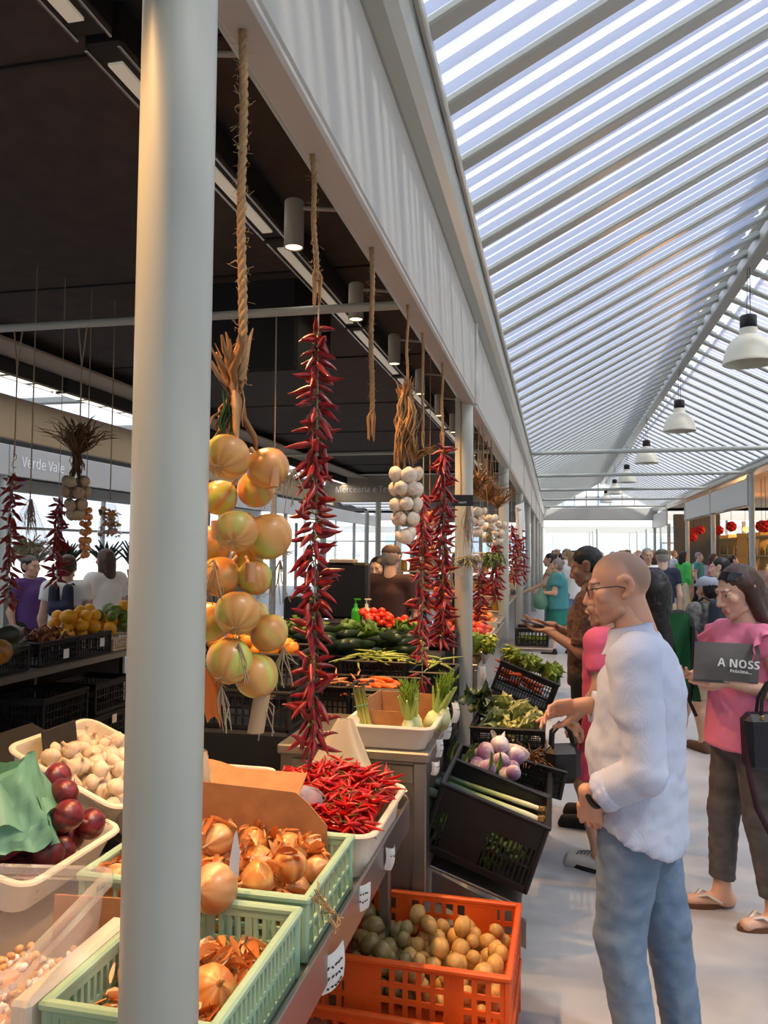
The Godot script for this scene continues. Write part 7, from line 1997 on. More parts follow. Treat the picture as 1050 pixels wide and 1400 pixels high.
# a clothed figure; o: skin, shirt [material, hem, sleeve, ease, hem widening], trousers [material, length] and/or skirt [material, hem, radius], shoes, hair [style, material], cap, bag ..., cell, key
func figure(label: String, at: Transform3D, j: Dictionary, o: Dictionary, group := "") -> Node3D:
	var t := thing("person", label, "person", at, group)
	var c: float = o.get("cell", 0.02)
	var key: String = o.get("key", "")
	var g := {}
	if key != "" and K.has("fig" + key): g = K["fig" + key]
	else:
		var fine: bool = c < 0.015
		var hb: Basis = o.get("head", Basis.IDENTITY)
		var fc := face_colour(o.skin, o.skin.lerp(lin(0.62, 0.24, 0.22), 0.6), lin(0.10, 0.07, 0.05), o.get("scalp"), o.get("stubble"))
		var sk: Color = o.skin
		var parts := [blob(body_prims(j, not o.has("hands")), c, 0.03, 0.0, Vector3.ONE, func(_p: Vector3) -> Color: return sk)]
		parts.append(moved(blob(head_prims(o.get("fem", false)), minf(c, 0.012) if not fine else 0.0042, 0.012, 0.0, Vector3.ONE, fc), Transform3D(hb, j.head)))
		for h in o.get("hands", []):
			parts.append(moved(blob(hand_prims(h[1], h[2], h[3], h[4]), 0.0036, 0.007, 0.0, Vector3.ONE, func(p: Vector3) -> Color: return sk), h[0]))
		g.body = blob_mesh(parts)
		if o.has("shirt"):
			var s: Array = o.shirt
			g.shirt = blob_mesh([blob(shirt_prims(j, s[1], s[2], s[3], s[4]) + o.get("shirt_more", []), c, o.get("shirt_k", 0.03), o.get("fold", 0.0), o.get("fold_at", Vector3(11, 17, 11)))])
		if o.has("trousers"): g.trousers = blob_mesh([blob(trouser_prims(j, o.get("waist", j.pelvis.y + 0.06), o.trousers[1], o.get("leg_ease", 0.014)), c, 0.025, o.get("fold", 0.0) * 0.7, Vector3(16, 26, 16))])
		if o.has("skirt"): g.skirt = blob_mesh([blob(skirt_prims(j, j.pelvis.y + 0.1, o.skirt[1], o.skirt[2]), c, 0.02, 0.012, Vector3(14, 2, 14))])
		if o.has("shoes"): g.shoe = [blob_mesh([blob(shoe_prims(j, "l"), minf(c, 0.008) if c < 0.016 else c, 0.012)]), blob_mesh([blob(shoe_prims(j, "r"), minf(c, 0.008) if c < 0.016 else c, 0.012)])]
		if o.has("hair"): g.hair = blob_mesh([moved(blob(hair_prims(Vector3.ZERO, o.hair[0]), minf(c, 0.01), 0.02, 0.008, Vector3(70, 24, 70)), Transform3D(hb, j.head))])
		if key != "": K["fig" + key] = g
	part(t, "body", g.body, M.skin)
	if o.has("shirt"): part(t, o.get("shirt_name", "shirt"), g.shirt, o.shirt[0])
	if o.has("trousers"): part(t, o.get("trouser_name", "trousers"), g.trousers, o.trousers[0])
	if o.has("skirt"): part(t, "skirt", g.skirt, o.skirt[0])
	if o.has("shoes"):
		for k in 2:
			var so := part(t, "shoe", g.shoe[k], o.shoes)
			if c < 0.016 and o.shoes == M.sneaker:
				var a: Vector3 = j.al if k == 0 else j.ar
				var sl := MB.new()
				var pts := PackedVector2Array()
				for i in 20:
					var an := TAU * i / 20
					pts.append(Vector2(a.x * 1.08 + cos(an) * 0.046, -(a.z - 0.06) + sin(an) * 0.145))
				sl.prism(pts, 0.022, Transform3D(Basis(Vector3.RIGHT, Vector3.FORWARD, Vector3.UP), Vector3(0, 0.001, 0)))
				part(so, "sole", sl.mesh(), M.cloth_black)
				var lc := MB.new()
				for i in 5: lc.tube([Vector3(a.x * 1.08 - 0.026, 0.070 + 0.006 * i, a.z - 0.115 + 0.022 * i), Vector3(a.x * 1.08, 0.082 + 0.006 * i, a.z - 0.11 + 0.022 * i), Vector3(a.x * 1.08 + 0.026, 0.070 + 0.006 * i, a.z - 0.115 + 0.022 * i)], 0.004, 5)
				part(so, "laces", lc.mesh(), M.cloth_grey)
	if o.has("hair"): part(t, "hair", g.hair, o.hair[1])
	if o.has("cap"):
		var hb: Basis = o.get("head", Basis.IDENTITY)
		if not K.has("cap"):
			K.cap = blob_mesh([blob([ell(Vector3(0, 0.06, 0.012), Vector3(0.09, 0.07, 0.105)), cap(Vector3(-0.04, 0.05, -0.09), Vector3(0.04, 0.05, -0.09), 0.012, 0.012), cap(Vector3(-0.03, 0.042, -0.13), Vector3(0.03, 0.042, -0.13), 0.01, 0.01)], 0.008, 0.02)])
		part(t, "cap", K.cap, o.cap, Transform3D(hb, j.head))
	if o.has("backpack"):
		if not K.has("pack"):
			K.pack = blob_mesh([blob([cap(Vector3(-0.08, -0.12, 0), Vector3(-0.08, 0.14, 0), 0.07, 0.06), cap(Vector3(0.08, -0.12, 0), Vector3(0.08, 0.14, 0), 0.07, 0.06), cap(Vector3(-0.06, -0.08, 0.06), Vector3(0.06, -0.08, 0.06), 0.06, 0.06)], 0.014, 0.05)])
			var st := MB.new()
			for s in [-1.0, 1.0]: st.tube([Vector3(0.09 * s, 0.17, -0.03), Vector3(0.1 * s, 0.2, -0.12), Vector3(0.12 * s, 0.12, -0.24), Vector3(0.15 * s, -0.05, -0.2), Vector3(0.12 * s, -0.12, -0.03)], 0.016, 6, true, null, 0.4)
			K.pack_strap = st.mesh()
		var bp := part(t, "backpack", K.pack, o.backpack, Transform3D(Basis.from_scale(Vector3.ONE * o.get("pack_size", 1.0)), j.chest + Vector3(0, 0.0, 0.20)))
		part(bp, "strap", K.pack_strap, o.backpack)
	return t
func yawed(p: Vector3, deg: float) -> Transform3D:
	return Transform3D(Basis(Vector3.UP, deg_to_rad(deg)), p)
func build_people() -> void:
	build_shopper_man()
	build_shopper_woman()
	build_middle_people()
	build_crowd()
func build_shopper_man() -> void:
	var j := skeleton(1.68, {"girth": 1.08, "belly": 0.012, "head": Vector3(0.0, 1.563, -0.055), "neck": Vector3(0, 1.40, 0.0), "chest": Vector3(0, 1.235, 0.015), "pelvis": Vector3(0, 0.905, 0.0),
		"sl": Vector3(-0.185, 1.355, 0.015), "sr": Vector3(0.185, 1.355, 0.0), "el": Vector3(-0.245, 1.03, 0.055), "wl": Vector3(-0.205, 0.93, -0.115), "er": Vector3(0.25, 1.10, 0.0), "wr": Vector3(0.16, 1.135, -0.21),
		"hl": Vector3(-0.09, 0.87, 0), "hr": Vector3(0.09, 0.87, 0.0), "kl": Vector3(-0.10, 0.48, -0.045), "kr": Vector3(0.09, 0.48, 0.075), "al": Vector3(-0.105, 0.09, 0.02), "ar": Vector3(0.10, 0.09, 0.13)})
	var hb := rot(-9, 14, 0)
	var wl: Vector3 = j.wl
	var wr: Vector3 = j.wr
	var o := {"skin": lin(0.80, 0.61, 0.51), "scalp": lin(0.50, 0.42, 0.37), "stubble": lin(0.60, 0.47, 0.41), "cell": 0.0105, "head": hb,
		"hands": [[hand_at(wl + Vector3(0.0, -0.006, -0.006), Vector3(0.5, -1.0, 0.0), Vector3(1, 0.2, 0)), 1.0, [0.35, 0.4, 0.45, 0.5], 0.0, 0.6], [hand_at(wr, Vector3(-0.1, -0.22, -1.0), Vector3(-0.75, -0.6, 0.1)), -1.0, [0.12, 0.5, 0.6, 0.65], 0.02, 0.5]],
		"shirt": [M.shirt_stripe, 0.97, 1.70, 0.017, 0.004], "fold": 0.009, "fold_at": Vector3(9, 13, 10), "shirt_k": 0.011,
		"shirt_more": [cap(Vector3(0, 0.795, 0.01), Vector3(0, 1.2, 0.015), 0.146, 0.125, Vector3.RIGHT, 1.52, 4) + [Vector3(0, -0.92, -0.40)], ell(Vector3(0, 1.28, 0.05), Vector3(0.17, 0.13, 0.085)), cap(Vector3(-0.19, 1.34, 0.01), Vector3(-0.22, 1.2, 0.03), 0.078, 0.074)],
		"trousers": [M.jeans_blue, 1.93], "waist": 0.95, "leg_ease": 0.016, "shoes": M.shoe_brown, "trouser_name": "jeans"}
	var t := figure("man in pale blue striped shirt and jeans looking at the vegetable crates", yawed(Vector3(0.255, 0, -2.66), 78), j, o)
	# collar, rolled cuff
	var mb := MB.new()
	mb.sheet(func(u: float, v: float) -> Vector3:
		var a := lerpf(-2.75, 2.75, u)
		var r := lerpf(0.066, 0.088, v * v) * (1.0 + 0.05 * cos(a))
		var y := 1.435 - 0.05 * v + 0.018 * cos(a) - 0.014 * v * (1.0 - cos(a))
		return Vector3(sin(a) * r, y, cos(a) * r * 1.05 - 0.022), 32, 6, 0.003)
	mb.sheet(func(u: float, v: float) -> Vector3:
		var a := lerpf(-2.8, 2.8, u)
		var r := 0.065 + 0.002 * v
		return Vector3(sin(a) * r, 1.385 + 0.055 * v + 0.016 * cos(a), cos(a) * r * 1.02 - 0.02), 32, 4, 0.003)
	part(t, "collar", mb.mesh(), M.shirt_stripe)
	for s in 2:
		var e: Vector3 = j.el if s == 0 else j.er
		var w: Vector3 = j.wl if s == 0 else j.wr
		var a := e.lerp(w, 0.58)
		var b := e.lerp(w, 0.80)
		part(t, "rolled_cuff", blob_mesh([blob([cap(a, b, 0.060, 0.055, Vector3.ZERO, 1.0, 3), cap(a.lerp(b, 0.5), b + (b - a) * 0.05, 0.061, 0.057, Vector3.ZERO, 1.0, 3)], 0.007, 0.006, 0.007, Vector3(30, 30, 30))]), M.shirt_stripe)
	# watch
	var wt := MB.new()
	var d: Vector3 = (j.wl - j.el).normalized()
	var q: Vector3 = j.wl - d * 0.012
	var u1 := d.cross(Vector3.UP).normalized()
	var u2 := d.cross(u1)
	var ring := []
	for i in 25: ring.append(q + (u1 * cos(TAU * i / 24) + u2 * sin(TAU * i / 24)) * 0.032)
	wt.tube(ring, 0.009, 6, false, null, 1.0)
	wt.box(q + u1 * 0.034 * signf((-u1).x + 0.001) * -1.0, Vector3(0.036, 0.036, 0.036), Basis(u1, u2, d), 0.008)
	part(t, "watch", wt.mesh(), M.black_plastic)
	# glasses
	var gl := MB.new()
	for s in [-1.0, 1.0]:
		var rim := []
		for i in 21:
			var a := TAU * i / 20
			rim.append(Vector3(0.033 * s + cos(a) * 0.024, 0.0 + sin(a) * 0.016, -0.101 + 0.012 * absf(cos(a) * 0.024 + 0.033 * 1.0) * 8.0 * 0.15))
		gl.tube(rim, 0.0014, 5, false)
		gl.tube([Vector3(0.057 * s, 0.008, -0.098), Vector3(0.079 * s, 0.01, -0.06), Vector3(0.080 * s, 0.009, -0.01), Vector3(0.077 * s, -0.005, 0.02)], 0.0018, 5)
	gl.tube([Vector3(-0.009, 0.004, -0.104), Vector3(0, 0.007, -0.106), Vector3(0.009, 0.004, -0.104)], 0.0013, 5)
	part(t, "glasses", gl.mesh(), M.black_plastic, Transform3D(hb, j.head))
func build_shopper_woman() -> void:
	var j := skeleton(1.62, {"girth": 1.04, "head": Vector3(0.0, 1.495, -0.03), "sl": Vector3(-0.165, 1.28, 0.01), "sr": Vector3(0.165, 1.28, 0.0), "el": Vector3(-0.235, 1.04, 0.075), "wl": Vector3(-0.13, 1.10, -0.155), "er": Vector3(0.22, 1.04, -0.02), "wr": Vector3(0.05, 1.10, -0.22),
		"kl": Vector3(-0.10, 0.46, 0.01), "kr": Vector3(0.09, 0.46, -0.06), "al": Vector3(-0.12, 0.085, 0.06), "ar": Vector3(0.10, 0.085, -0.07)})
	var hb := rot(-14, 6, 0)
	var o := {"skin": lin(0.86, 0.69, 0.59), "cell": 0.0115, "fem": true, "head": hb, "hands": [[hand_at(j.wl, Vector3(0.25, 0.10, -1.0), Vector3(0.9, 0.1, 0.3)), 1.0, [0.3, 0.32, 0.34, 0.36], 0.0, 0.5], [hand_at(j.wr, Vector3(-0.6, 0.0, -0.8), Vector3(0, 1, 0)), -1.0, [0.4, 0.4, 0.4, 0.4], 0.0, 0.5]],
		"shirt": [M.blouse_pink, 0.78, 0.22, 0.018, 0.035], "fold": 0.008, "fold_at": Vector3(14, 7, 14), "shirt_name": "blouse", "trousers": [M.jeans_grey, 1.86], "leg_ease": 0.013, "trouser_name": "jeans", "hair": ["bob", M.hair_brown]}
	var t := figure("woman in pink ruffled blouse holding a grey tote and a navy handbag", yawed(Vector3(0.865, 0, -3.95), 108), j, o)
	# ruffled sleeves
	for s in [-1.0, 1.0]:
		var mb := MB.new()
		var sh: Vector3 = j.sl if s < 0 else j.sr
		mb.sheet(func(u: float, v: float) -> Vector3:
			var a := lerpf(-1.9, 1.9, u)
			var r := 0.070 + 0.034 * v + 0.010 * sin(a * 9.0) * v
			return sh + Vector3(s * (0.0 + cos(a * 0.4) * 0.06 * v + 0.02), cos(a) * r * 0.95 - 0.055 * v, sin(a) * r), 40, 6, 0.002)
		part(t, "ruffle_sleeve", mb.mesh(), M.blouse_pink)
	# sunglasses on the hair
	var sg := MB.new()
	for s in [-1.0, 1.0]:
		sg.sheet(func(u: float, v: float) -> Vector3: return Vector3(s * (0.005 + 0.062 * u), 0.112 - 0.030 * v - 0.022 * u * u, -0.052 - 0.028 * v + 0.055 * u * u), 6, 4, 0.003)
		sg.tube([Vector3(0.066 * s, 0.082, -0.01), Vector3(0.085 * s, 0.05, 0.03), Vector3(0.086 * s, 0.015, 0.06)], 0.003, 5)
	part(t, "sunglasses", sg.mesh(), M.lens_dark, Transform3D(hb, j.head))
	# sandals
	for s in ["l", "r"]:
		var a: Vector3 = j["a" + s]
		var so := MB.new()
		var pts := PackedVector2Array()
		for i in 20:
			var an := TAU * i / 20
			pts.append(Vector2(a.x * 1.08 + cos(an) * (0.042 if sin(an) > 0 else 0.036), -(a.z - 0.06) + sin(an) * 0.128))
		so.prism(pts, 0.022, Transform3D(Basis(Vector3.RIGHT, Vector3.FORWARD, Vector3.UP), Vector3(0, 0.0, 0)))
		part(t, "sandal_sole", so.mesh(), M.sole_brown)
		var st := MB.new()
		for k in [-1.0, 1.0]: st.tube([Vector3(a.x * 1.08, 0.045, a.z - 0.135), Vector3(a.x * 1.08 + 0.028 * k, 0.066, a.z - 0.085), Vector3(a.x * 1.08 + 0.044 * k, 0.03, a.z - 0.02)], [0.009, 0.015, 0.015], 8, true, null, 0.3)
		st.tube([Vector3(a.x * 1.08, 0.02, a.z - 0.15), Vector3(a.x * 1.08, 0.052, a.z - 0.135)], 0.006, 6)
		part(t, "sandal_strap", st.mesh(), M.strap_white)
	# ---- grey tote, held ----
	var tt := thing("tote_bag", "folded dark grey tote bag with white lettering held by the woman in pink", "bag", Transform3D(rot(0, -4, -3), Vector3(0.745, 1.185, -3.75)))
	var tb := MB.new()
	for sd in [1.0, -1.0]:
		tb.sheet(func(u: float, v: float) -> Vector3: return Vector3((u - 0.5) * 0.27 * sd, (v - 0.5) * 0.17 + 0.012 * u * sd, (0.016 * sin(PI * u) * sin(PI * v) + 0.004 + 0.004 * noise.get_noise_2d(u * 5, v * 5)) * sd), 14, 10)
	part(tt, "bag_body", tb.mesh(), M.tote_grey)
	part(tt, "lettering", text_mesh("A NOSS", 0.036, 0.002, "Droid Sans", true), M.sign_white, Vector3(0.05, 0.004, 0.021))
	part(tt, "lettering", text_mesh("Próximo...", 0.0135, 0.002, "Droid Sans", true), M.sign_white, Vector3(0.06, -0.03, 0.021))
	# ---- handbag on the forearm ----
	var hbg := thing("handbag", "navy handbag with two handles hanging from the forearm of the woman in pink", "handbag", Transform3D(rot(0, 6, 2), Vector3(0.955, 0.735, -3.70)))
	var bb := MB.new()
	bb.box(Vector3(0, 0.125, 0), Vector3(0.31, 0.25, 0.11), Basis.IDENTITY, 0.028)
	part(hbg, "bag_body", bb.mesh(), M.navy_nylon)
	bb = MB.new()
	for z in [-0.03, 0.03]:
		bb.tube([Vector3(-0.085, 0.235, z), Vector3(-0.075, 0.31, z * 0.8), Vector3(-0.04, 0.375, z * 0.5), Vector3(0.0, 0.395, z * 0.4), Vector3(0.04, 0.375, z * 0.5), Vector3(0.075, 0.31, z * 0.8), Vector3(0.085, 0.235, z)], 0.0075, 8)
	part(hbg, "handle", bb.mesh(), M.black_plastic)
	bb = MB.new()
	bb.tube([Vector3(-0.15, 0.21, 0.02), Vector3(-0.152, 0.0, 0.05), Vector3(-0.13, -0.14, 0.06), Vector3(-0.07, -0.27, 0.05), Vector3(0.0, -0.32, 0.04), Vector3(0.10, -0.22, 0.03), Vector3(0.15, 0.0, 0.02), Vector3(0.15, 0.2, 0.0)], 0.012, 8, true, null, 0.3)
	part(hbg, "long_strap", bb.mesh(), M.strap_wine)
	bb = MB.new()
	for k in 7: bb.box(Vector3(-0.03 + k * 0.009, 0.19, 0.0565), Vector3(0.006, 0.006, 0.001))
	part(hbg, "gold_lettering", bb.mesh(), M.gold)
	bb = MB.new()
	for s in [-1.0, 1.0]: bb.box(Vector3(0.085 * s, 0.238, 0.05), Vector3(0.012, 0.02, 0.006), Basis.IDENTITY, 0.002)
	part(hbg, "buckle", bb.mesh(), M.gold)
	# ---- green shopping bag strap beside her ----
	var gs := thing("shoulder_bag", "green and black shoulder bag hanging between the man and the woman in pink", "bag", Vector3(0.60, 1.22, -4.05))
	bb = MB.new()
	bb.sheet(func(u: float, v: float) -> Vector3: return Vector3((u - 0.5) * (0.08 + 0.03 * v) + 0.02 * v, 0.16 - 0.42 * v, 0.02 * sin(u * 5 + v * 4)), 8, 14, 0.02)
	part(gs, "green_panel", bb.mesh(), M.cloth_green)
	bb = MB.new()
	bb.tube([Vector3(0.05, 0.1, 0.02), Vector3(0.045, -0.1, 0.05), Vector3(0.03, -0.26, 0.04), Vector3(0.06, -0.33, 0.03)], 0.009, 6)
	part(gs, "strap", bb.mesh(), M.black_plastic)
func build_middle_people() -> void:
	# person in pink T-shirt behind the man, with a black handbag
	var j := skeleton(1.50, {"el": Vector3(-0.19, 0.97, 0.04), "wl": Vector3(-0.22, 0.80, -0.10), "kl": Vector3(-0.08, 0.44, -0.10), "al": Vector3(-0.08, 0.085, -0.02), "kr": Vector3(0.08, 0.44, 0.04), "ar": Vector3(0.08, 0.085, 0.16)})
	figure("person in bright pink T-shirt and white sneakers behind the man in the striped shirt", yawed(Vector3(0.275, 0, -4.36), 62), j, {"skin": SK_TAN, "cell": 0.014, "hands": [[hand_at(j.wl, Vector3(0, -1, -0.1), Vector3(1, 0, 0)), 1.0, [0.7, 0.75, 0.8, 0.8], 0.0, 0.4]], "shirt": [M.tee_pink, 0.76, 0.62, 0.018, 0.0], "fold": 0.006, "trousers": [M.cloth_pink, 0.9], "shoes": M.sneaker, "hair": ["bun", M.hair_black], "fem": true})
	var hb := thing("handbag", "small black handbag hanging from the hand of the person in the pink T-shirt", "handbag", Transform3D(rot(0, 20, 0), Vector3(0.03, 0.50, -4.10)))
	var bb := MB.new()
	bb.box(Vector3(0, 0.1, 0), Vector3(0.19, 0.20, 0.10), Basis.IDENTITY, 0.042)
	part(hb, "bag_body", bb.mesh(), M.black_plastic)
	bb = MB.new()
	for z in [-0.02, 0.02]: bb.tube([Vector3(-0.06, 0.19, z), Vector3(-0.055, 0.26, z), Vector3(-0.01, 0.305, z), Vector3(0.04, 0.26, z), Vector3(0.06, 0.19, z)], 0.008, 7)
	bb.tube([Vector3(-0.095, 0.12, 0), Vector3(-0.125, 0.06, 0.02), Vector3(-0.12, -0.02, 0.02), Vector3(-0.09, 0.02, 0.0)], 0.007, 6)
	part(hb, "handle", bb.mesh(), M.black_plastic)
	# man with phone
	j = skeleton(1.70, {"el": Vector3(-0.24, 1.08, -0.02), "wl": Vector3(-0.17, 1.19, -0.23), "er": Vector3(0.24, 1.08, -0.02), "wr": Vector3(0.10, 1.20, -0.26)})
	figure("dark haired man in a patterned shirt reading his phone", yawed(Vector3(0.20, 0, -5.05), 82), j, {"skin": SK_DARK, "cell": 0.015, "head": rot(-16, 0, 0), "hands": [[hand_at(j.wl, Vector3(0.1, 0.05, -1), Vector3(0, 1, 0)), 1.0, [0.3, 0.35, 0.4, 0.4], 0.0, 0.6], [hand_at(j.wr, Vector3(-0.2, 0.05, -1), Vector3(0, 1, 0)), -1.0, [0.4, 0.4, 0.4, 0.4], 0.0, 0.5]], "shirt": [M.shirt_print, 0.84, 0.9, 0.02, 0.0], "fold": 0.006, "trousers": [M.cloth_black, 1.93], "shoes": M.cloth_black, "hair": ["short", M.hair_black]})
	one("phone", "dark smartphone held by the man in the patterned shirt", "phone", box1(Vector3.ZERO, Vector3(0.15, 0.008, 0.072), 0.003), M.black_plastic, Transform3D(rot(0, 6, -14), Vector3(-0.145, 1.235, -4.93)))
	# person with long black hair
	j = skeleton(1.57)
	figure("person with very long black hair and black top seen from behind", yawed(Vector3(0.56, 0, -4.80), 20), j, {"skin": SK_TAN, "cell": 0.016, "shirt": [M.cloth_black, 0.82, 0.9, 0.02, 0.01], "trousers": [M.jeans_grey, 1.9], "shoes": M.sneaker, "hair": ["long", M.hair_black], "fem": true})
	# man with cap and backpack
	j = skeleton(1.47)
	figure("man in grey cap and checked shirt wearing a dark backpack", yawed(Vector3(1.28, 0, -7.1), 30), j, {"skin": SK_TAN, "cell": 0.018, "shirt": [M.shirt_check, 0.80, 0.6, 0.02, 0.0], "trousers": [M.cloth_beige, 0.95], "shoes": M.shoe_brown, "hair": ["short", M.hair_black], "cap": M.cap_grey, "backpack": M.pack_blue, "pack_size": 1.1})
	j = skeleton(1.62)
	figure("woman with dark tied hair in a white top beside the man in the grey cap", yawed(Vector3(1.86, 0, -9.6), 70), j, {"skin": SK_LIGHT, "cell": 0.02, "shirt": [M.cloth_white, 0.85, 0.3, 0.015, 0.0], "trousers": [M.cloth_navy, 1.9], "shoes": M.sneaker, "hair": ["tail", M.hair_black], "fem": true})
	# teal dress woman
	j = skeleton(1.55, {"el": Vector3(-0.22, 1.0, 0.0), "wl": Vector3(-0.15, 1.0, -0.22), "er": Vector3(0.22, 1.0, 0.0), "wr": Vector3(0.1, 1.02, -0.24), "al": Vector3(-0.08, 0.085, -0.06), "kl": Vector3(-0.08, 0.44, -0.06), "kr": Vector3(0.08, 0.44, 0.10), "ar": Vector3(0.10, 0.1, 0.30), "girth": 1.25})
	figure("grey haired woman in a teal top and green skirt by the counter", yawed(Vector3(0.02, 0, -13.1), 80), j, {"skin": SK_LIGHT, "cell": 0.02, "shirt": [M.cloth_teal, 0.74, 0.55, 0.03, 0.01], "skirt": [M.cloth_seagreen, 0.48, 0.19], "shoes": M.cloth_black, "hair": ["bun", M.hair_grey], "fem": true})
	var gb := thing("plastic_bag", "pale green plastic bag held by the woman in teal", "bag", Vector3(-0.24, 0.72, -13.0))
	var mb := MB.new()
	mb.lathe([Vector2(0, 0), Vector2(0.1, 0.02), Vector2(0.14, 0.1), Vector2(0.12, 0.22), Vector2(0.04, 0.32), Vector2(0.02, 0.36)], 14)
	part(gb, "body", mb.mesh(), M.bag_green)
	j = skeleton(1.64, {"el": Vector3(-0.22, 1.12, -0.08), "wl": Vector3(-0.2, 1.0, -0.34), "er": Vector3(0.2, 1.1, -0.1), "wr": Vector3(0.16, 1.0, -0.34)})
	figure("dark haired woman in a beige top reaching over the counter", yawed(Vector3(-0.10, 0, -14.0), 85), j, {"skin": SK_LIGHT, "cell": 0.02, "shirt": [M.cloth_beige, 0.8, 0.3, 0.02, 0.0], "trousers": [M.jeans_blue, 1.9], "shoes": M.sneaker, "hair": ["bun", M.hair_black], "fem": true})
	figure("fair haired woman in white between the counter and the woman in teal", yawed(Vector3(0.30, 0, -15.0), 30), skeleton(1.66), {"skin": SK_LIGHT, "cell": 0.022, "shirt": [M.cloth_white, 0.8, 0.5, 0.02, 0.0], "trousers": [M.jeans_blue, 1.9], "shoes": M.sneaker, "hair": ["bob", M.hair_fair], "fem": true})
	figure("woman in a dark navy dress walking behind the woman in teal", yawed(Vector3(0.72, 0, -15.6), 10), skeleton(1.64), {"skin": SK_TAN, "cell": 0.022, "shirt": [M.cloth_navy, 0.8, 0.4, 0.02, 0.0], "skirt": [M.cloth_navy, 0.45, 0.17], "shoes": M.cloth_black, "hair": ["bob", M.hair_black], "fem": true})
	# green dress woman far along the aisle
	figure("dark haired woman in a bright green blouse and cream trousers", yawed(Vector3(3.05, 0, -20.1), -60), skeleton(1.70, {"el": Vector3(-0.2, 1.1, -0.12), "wl": Vector3(-0.1, 1.2, -0.3)}), {"skin": SK_TAN, "cell": 0.022, "shirt": [M.cloth_green_bright, 0.88, 1.6, 0.02, 0.0], "trousers": [M.cloth_cream, 1.95], "shoes": M.cloth_black, "hair": ["bob", M.hair_black], "fem": true})
	figure("man in a navy shirt and olive cap walking away down the aisle", yawed(Vector3(1.50, 0, -11.8), 8), skeleton(1.72), {"skin": SK_LIGHT, "cell": 0.02, "shirt": [M.cloth_navy, 0.86, 0.5, 0.02, 0.0], "trousers": [M.cloth_beige, 1.9], "shoes": M.sneaker, "hair": ["short", M.hair_grey], "cap": M.cap_olive})
	figure("white haired man in sunglasses and white shirt facing down the aisle", yawed(Vector3(1.42, 0, -12.9), 185), skeleton(1.74), {"skin": SK_TAN, "cell": 0.02, "shirt": [M.cloth_white, 0.86, 0.5, 0.02, 0.0], "trousers": [M.cloth_navy, 1.9], "shoes": M.sneaker, "hair": ["short", M.hair_grey]})
	# ---- behind the stall ----
	figure("woman in white top with a small navy backpack at the far stalls", yawed(Vector3(-4.64, 0, -6.68), 20), skeleton(1.60), {"skin": SK_TAN, "cell": 0.018, "shirt": [M.cloth_white, 0.80, 0.4, 0.02, 0.0], "trousers": [M.cloth_beige, 1.9], "shoes": M.sneaker, "hair": ["bun", M.hair_brown], "backpack": M.cloth_navy, "pack_size": 0.8, "fem": true})
	figure("brown haired woman in a loose white T-shirt beyond the yellow fruit", yawed(Vector3(-4.75, 0, -7.5), 70), skeleton(1.66, {"el": Vector3(-0.2, 1.05, 0.0), "wl": Vector3(-0.2, 0.92, -0.2)}), {"skin": SK_TAN, "cell": 0.018, "shirt": [M.cloth_white, 0.80, 0.6, 0.03, 0.01], "trousers": [M.jeans_grey, 1.9], "shoes": M.sneaker, "hair": ["bob", M.hair_brown], "fem": true})
	figure("person in a purple shirt serving at the far stall", yawed(Vector3(-5.6, 0, -7.4), -100), skeleton(1.58, {"el": Vector3(-0.22, 1.1, -0.1), "wl": Vector3(-0.2, 1.15, -0.34)}), {"skin": SK_TAN, "cell": 0.02, "shirt": [M.cloth_purple, 0.8, 0.5, 0.02, 0.0], "trousers": [M.cloth_black, 1.9], "shoes": M.cloth_black, "hair": ["bun", M.hair_black], "fem": true})
	figure("stallholder in a dark maroon shirt and brown cap turned away behind the tomatoes", yawed(Vector3(-1.48, 0, -6.95), -5), skeleton(1.72, {"el": Vector3(-0.22, 1.08, -0.02), "er": Vector3(0.24, 1.07, -0.02), "wr": Vector3(0.22, 0.98, -0.2)}), {"skin": SK_LIGHT, "cell": 0.018, "shirt": [M.cloth_maroon, 0.85, 0.7, 0.022, 0.0], "trousers": [M.cloth_black, 1.9], "shoes": M.cloth_black, "hair": ["short", M.hair_grey], "cap": M.cap_brown})
	figure("dark haired woman in a grey blouse sitting low behind the chilli string", yawed(Vector3(-1.80, -0.06, -6.5), -70), skeleton(1.58), {"skin": SK_TAN, "cell": 0.018, "shirt": [M.cloth_grey, 0.82, 0.7, 0.022, 0.0], "trousers": [M.cloth_black, 1.9], "shoes": M.cloth_black, "hair": ["bun", M.hair_black], "fem": true})
	figure("dark haired woman facing the stallholder in the maroon shirt", yawed(Vector3(-1.78, 0, -7.7), 175), skeleton(1.60), {"skin": SK_LIGHT, "cell": 0.018, "shirt": [M.cloth_black, 0.82, 0.7, 0.022, 0.0], "trousers": [M.cloth_black, 1.9], "shoes": M.cloth_black, "hair": ["bob", M.hair_black], "fem": true})
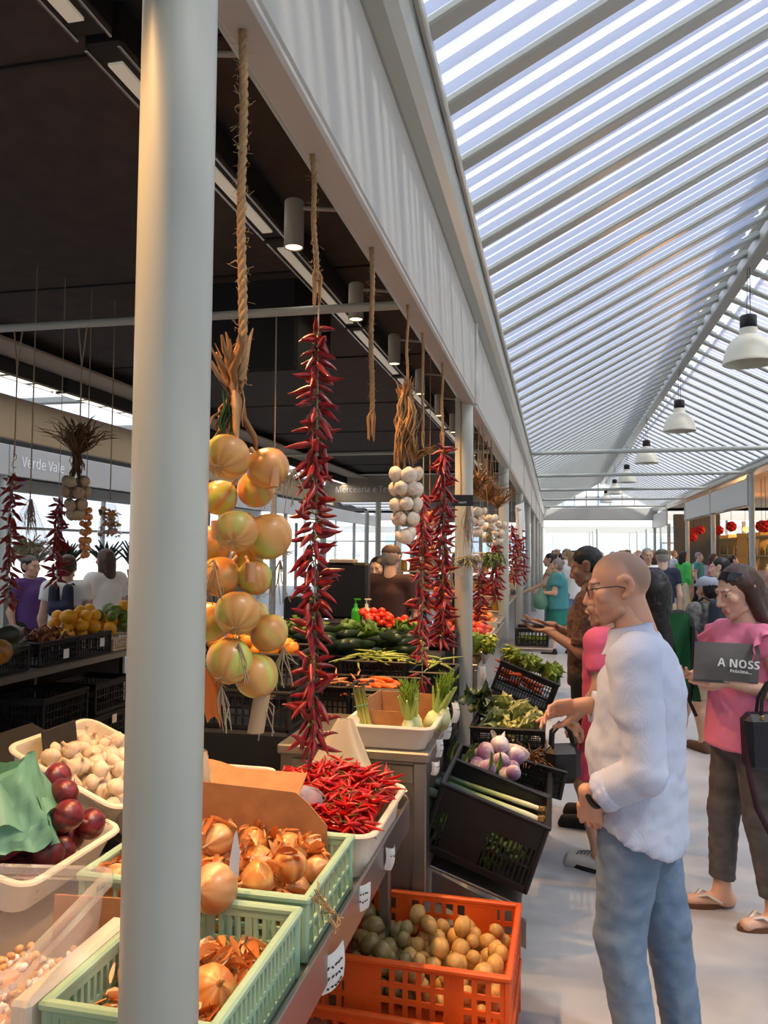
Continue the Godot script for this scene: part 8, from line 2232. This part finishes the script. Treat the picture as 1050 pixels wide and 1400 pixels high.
func build_crowd() -> void:
	var shirts := [["white", M.cloth_white], ["navy", M.cloth_navy], ["black", M.cloth_black], ["grey", M.cloth_grey], ["beige", M.cloth_beige], ["teal", M.cloth_teal], ["red", M.cloth_red], ["pale blue", M.shirt_stripe], ["maroon", M.cloth_maroon], ["olive", M.cap_olive], ["pink", M.tee_pink], ["green", M.cloth_green]]
	var legs := [["jeans", M.jeans_blue], ["black trousers", M.cloth_black], ["beige trousers", M.cloth_beige], ["grey jeans", M.jeans_grey]]
	var hairs := [["short", "dark short hair", M.hair_black], ["bob", "brown hair", M.hair_brown], ["short", "grey short hair", M.hair_grey], ["long", "long black hair", M.hair_black], ["bun", "fair hair in a bun", M.hair_fair]]
	var sk := [SK_LIGHT, SK_TAN, SK_LIGHT, SK_TAN, SK_LIGHT]
	var seen := {}
	var places := [Vector2(3.05, -20.1), Vector2(3.8, -18.5), Vector2(3.8, -20.6), Vector2(3.8, -22.7), Vector2(3.8, -24.8), Vector2(3.8, -26.9)]
	for i in 46:
		var v := i % 5
		var z := -17.0 - 17.0 * pow((i + 0.5) / 46.0, 0.8)
		var x := rf(-0.1, 3.6)
		if i % 4 == 0: x = rf(-0.1, 1.2)
		if absf(x - 3.05) < 0.7 and z > -22.0: x = 1.0
		var walk := v % 2 == 0
		var H := 1.62 + 0.03 * v
		var a: Array = shirts[(i * 5 + v) % 12]
		var b: Array = legs[(i + i / 5) % 4]
		var h: Array = hairs[v]
		var lb := "distant shopper in a %s shirt and %s with %s" % [a[0], b[0], h[1]]
		if seen.has(lb): continue
		seen[lb] = true
		var j := skeleton(H, {"kl": Vector3(-0.09, 0.285 * H, -0.10), "al": Vector3(-0.09, 0.06 * H, -0.16), "kr": Vector3(0.09, 0.285 * H, 0.04), "ar": Vector3(0.09, 0.07 * H, 0.22)} if walk else {"el": Vector3(-0.22, 1.02, 0.0), "wl": Vector3(-0.14, 1.02, -0.22)})
		for tries in 20:
			var ok := true
			for q in places: ok = ok and q.distance_to(Vector2(x, z)) > 0.75
			if ok: break
			x = rf(-0.1, 3.6); z += rf(-0.4, 0.25)
		places.append(Vector2(x, z))
		figure(lb, yawed(Vector3(x, 0, z), [0, 180, 90, -90, 20][(i * 3) % 5] + rf(-25, 25)), j, {"skin": sk[v], "cell": 0.026, "key": "crowd%d" % v, "shirt": [a[1], 0.5 * H, 0.5, 0.02, 0.0], "trousers": [b[1], 1.9], "shoes": M.cloth_black, "hair": [h[0], h[2]], "fem": v in [1, 3, 4]}, "")
	# shoppers at the opposite counters and beyond the cross fascia
	for i in 9:
		var v := i % 5
		var a: Array = shirts[(i * 7 + 3) % 12]
		var h: Array = hairs[v]
		var far := i >= 5
		var p := Vector3(rf(3.78, 3.85) if not far else rf(-4.8, -2.0), 0, -18.5 - i * 2.1 if not far else -17.6 - (i - 5) * 1.5)
		figure("shopper in a %s shirt with %s %s" % [a[0], h[1], "at the opposite counters" if not far else "beyond the beige cross fascia"], yawed(p, rf(-120, -60)), {} if false else skeleton(1.62 + 0.03 * v), {"skin": sk[v], "cell": 0.026, "key": "crowd%d" % v, "shirt": [a[1], 0.8, 0.5, 0.02, 0.0], "trousers": [M.cloth_black, 1.9], "shoes": M.cloth_black, "hair": [h[0], h[2]], "fem": v in [1, 3, 4]})
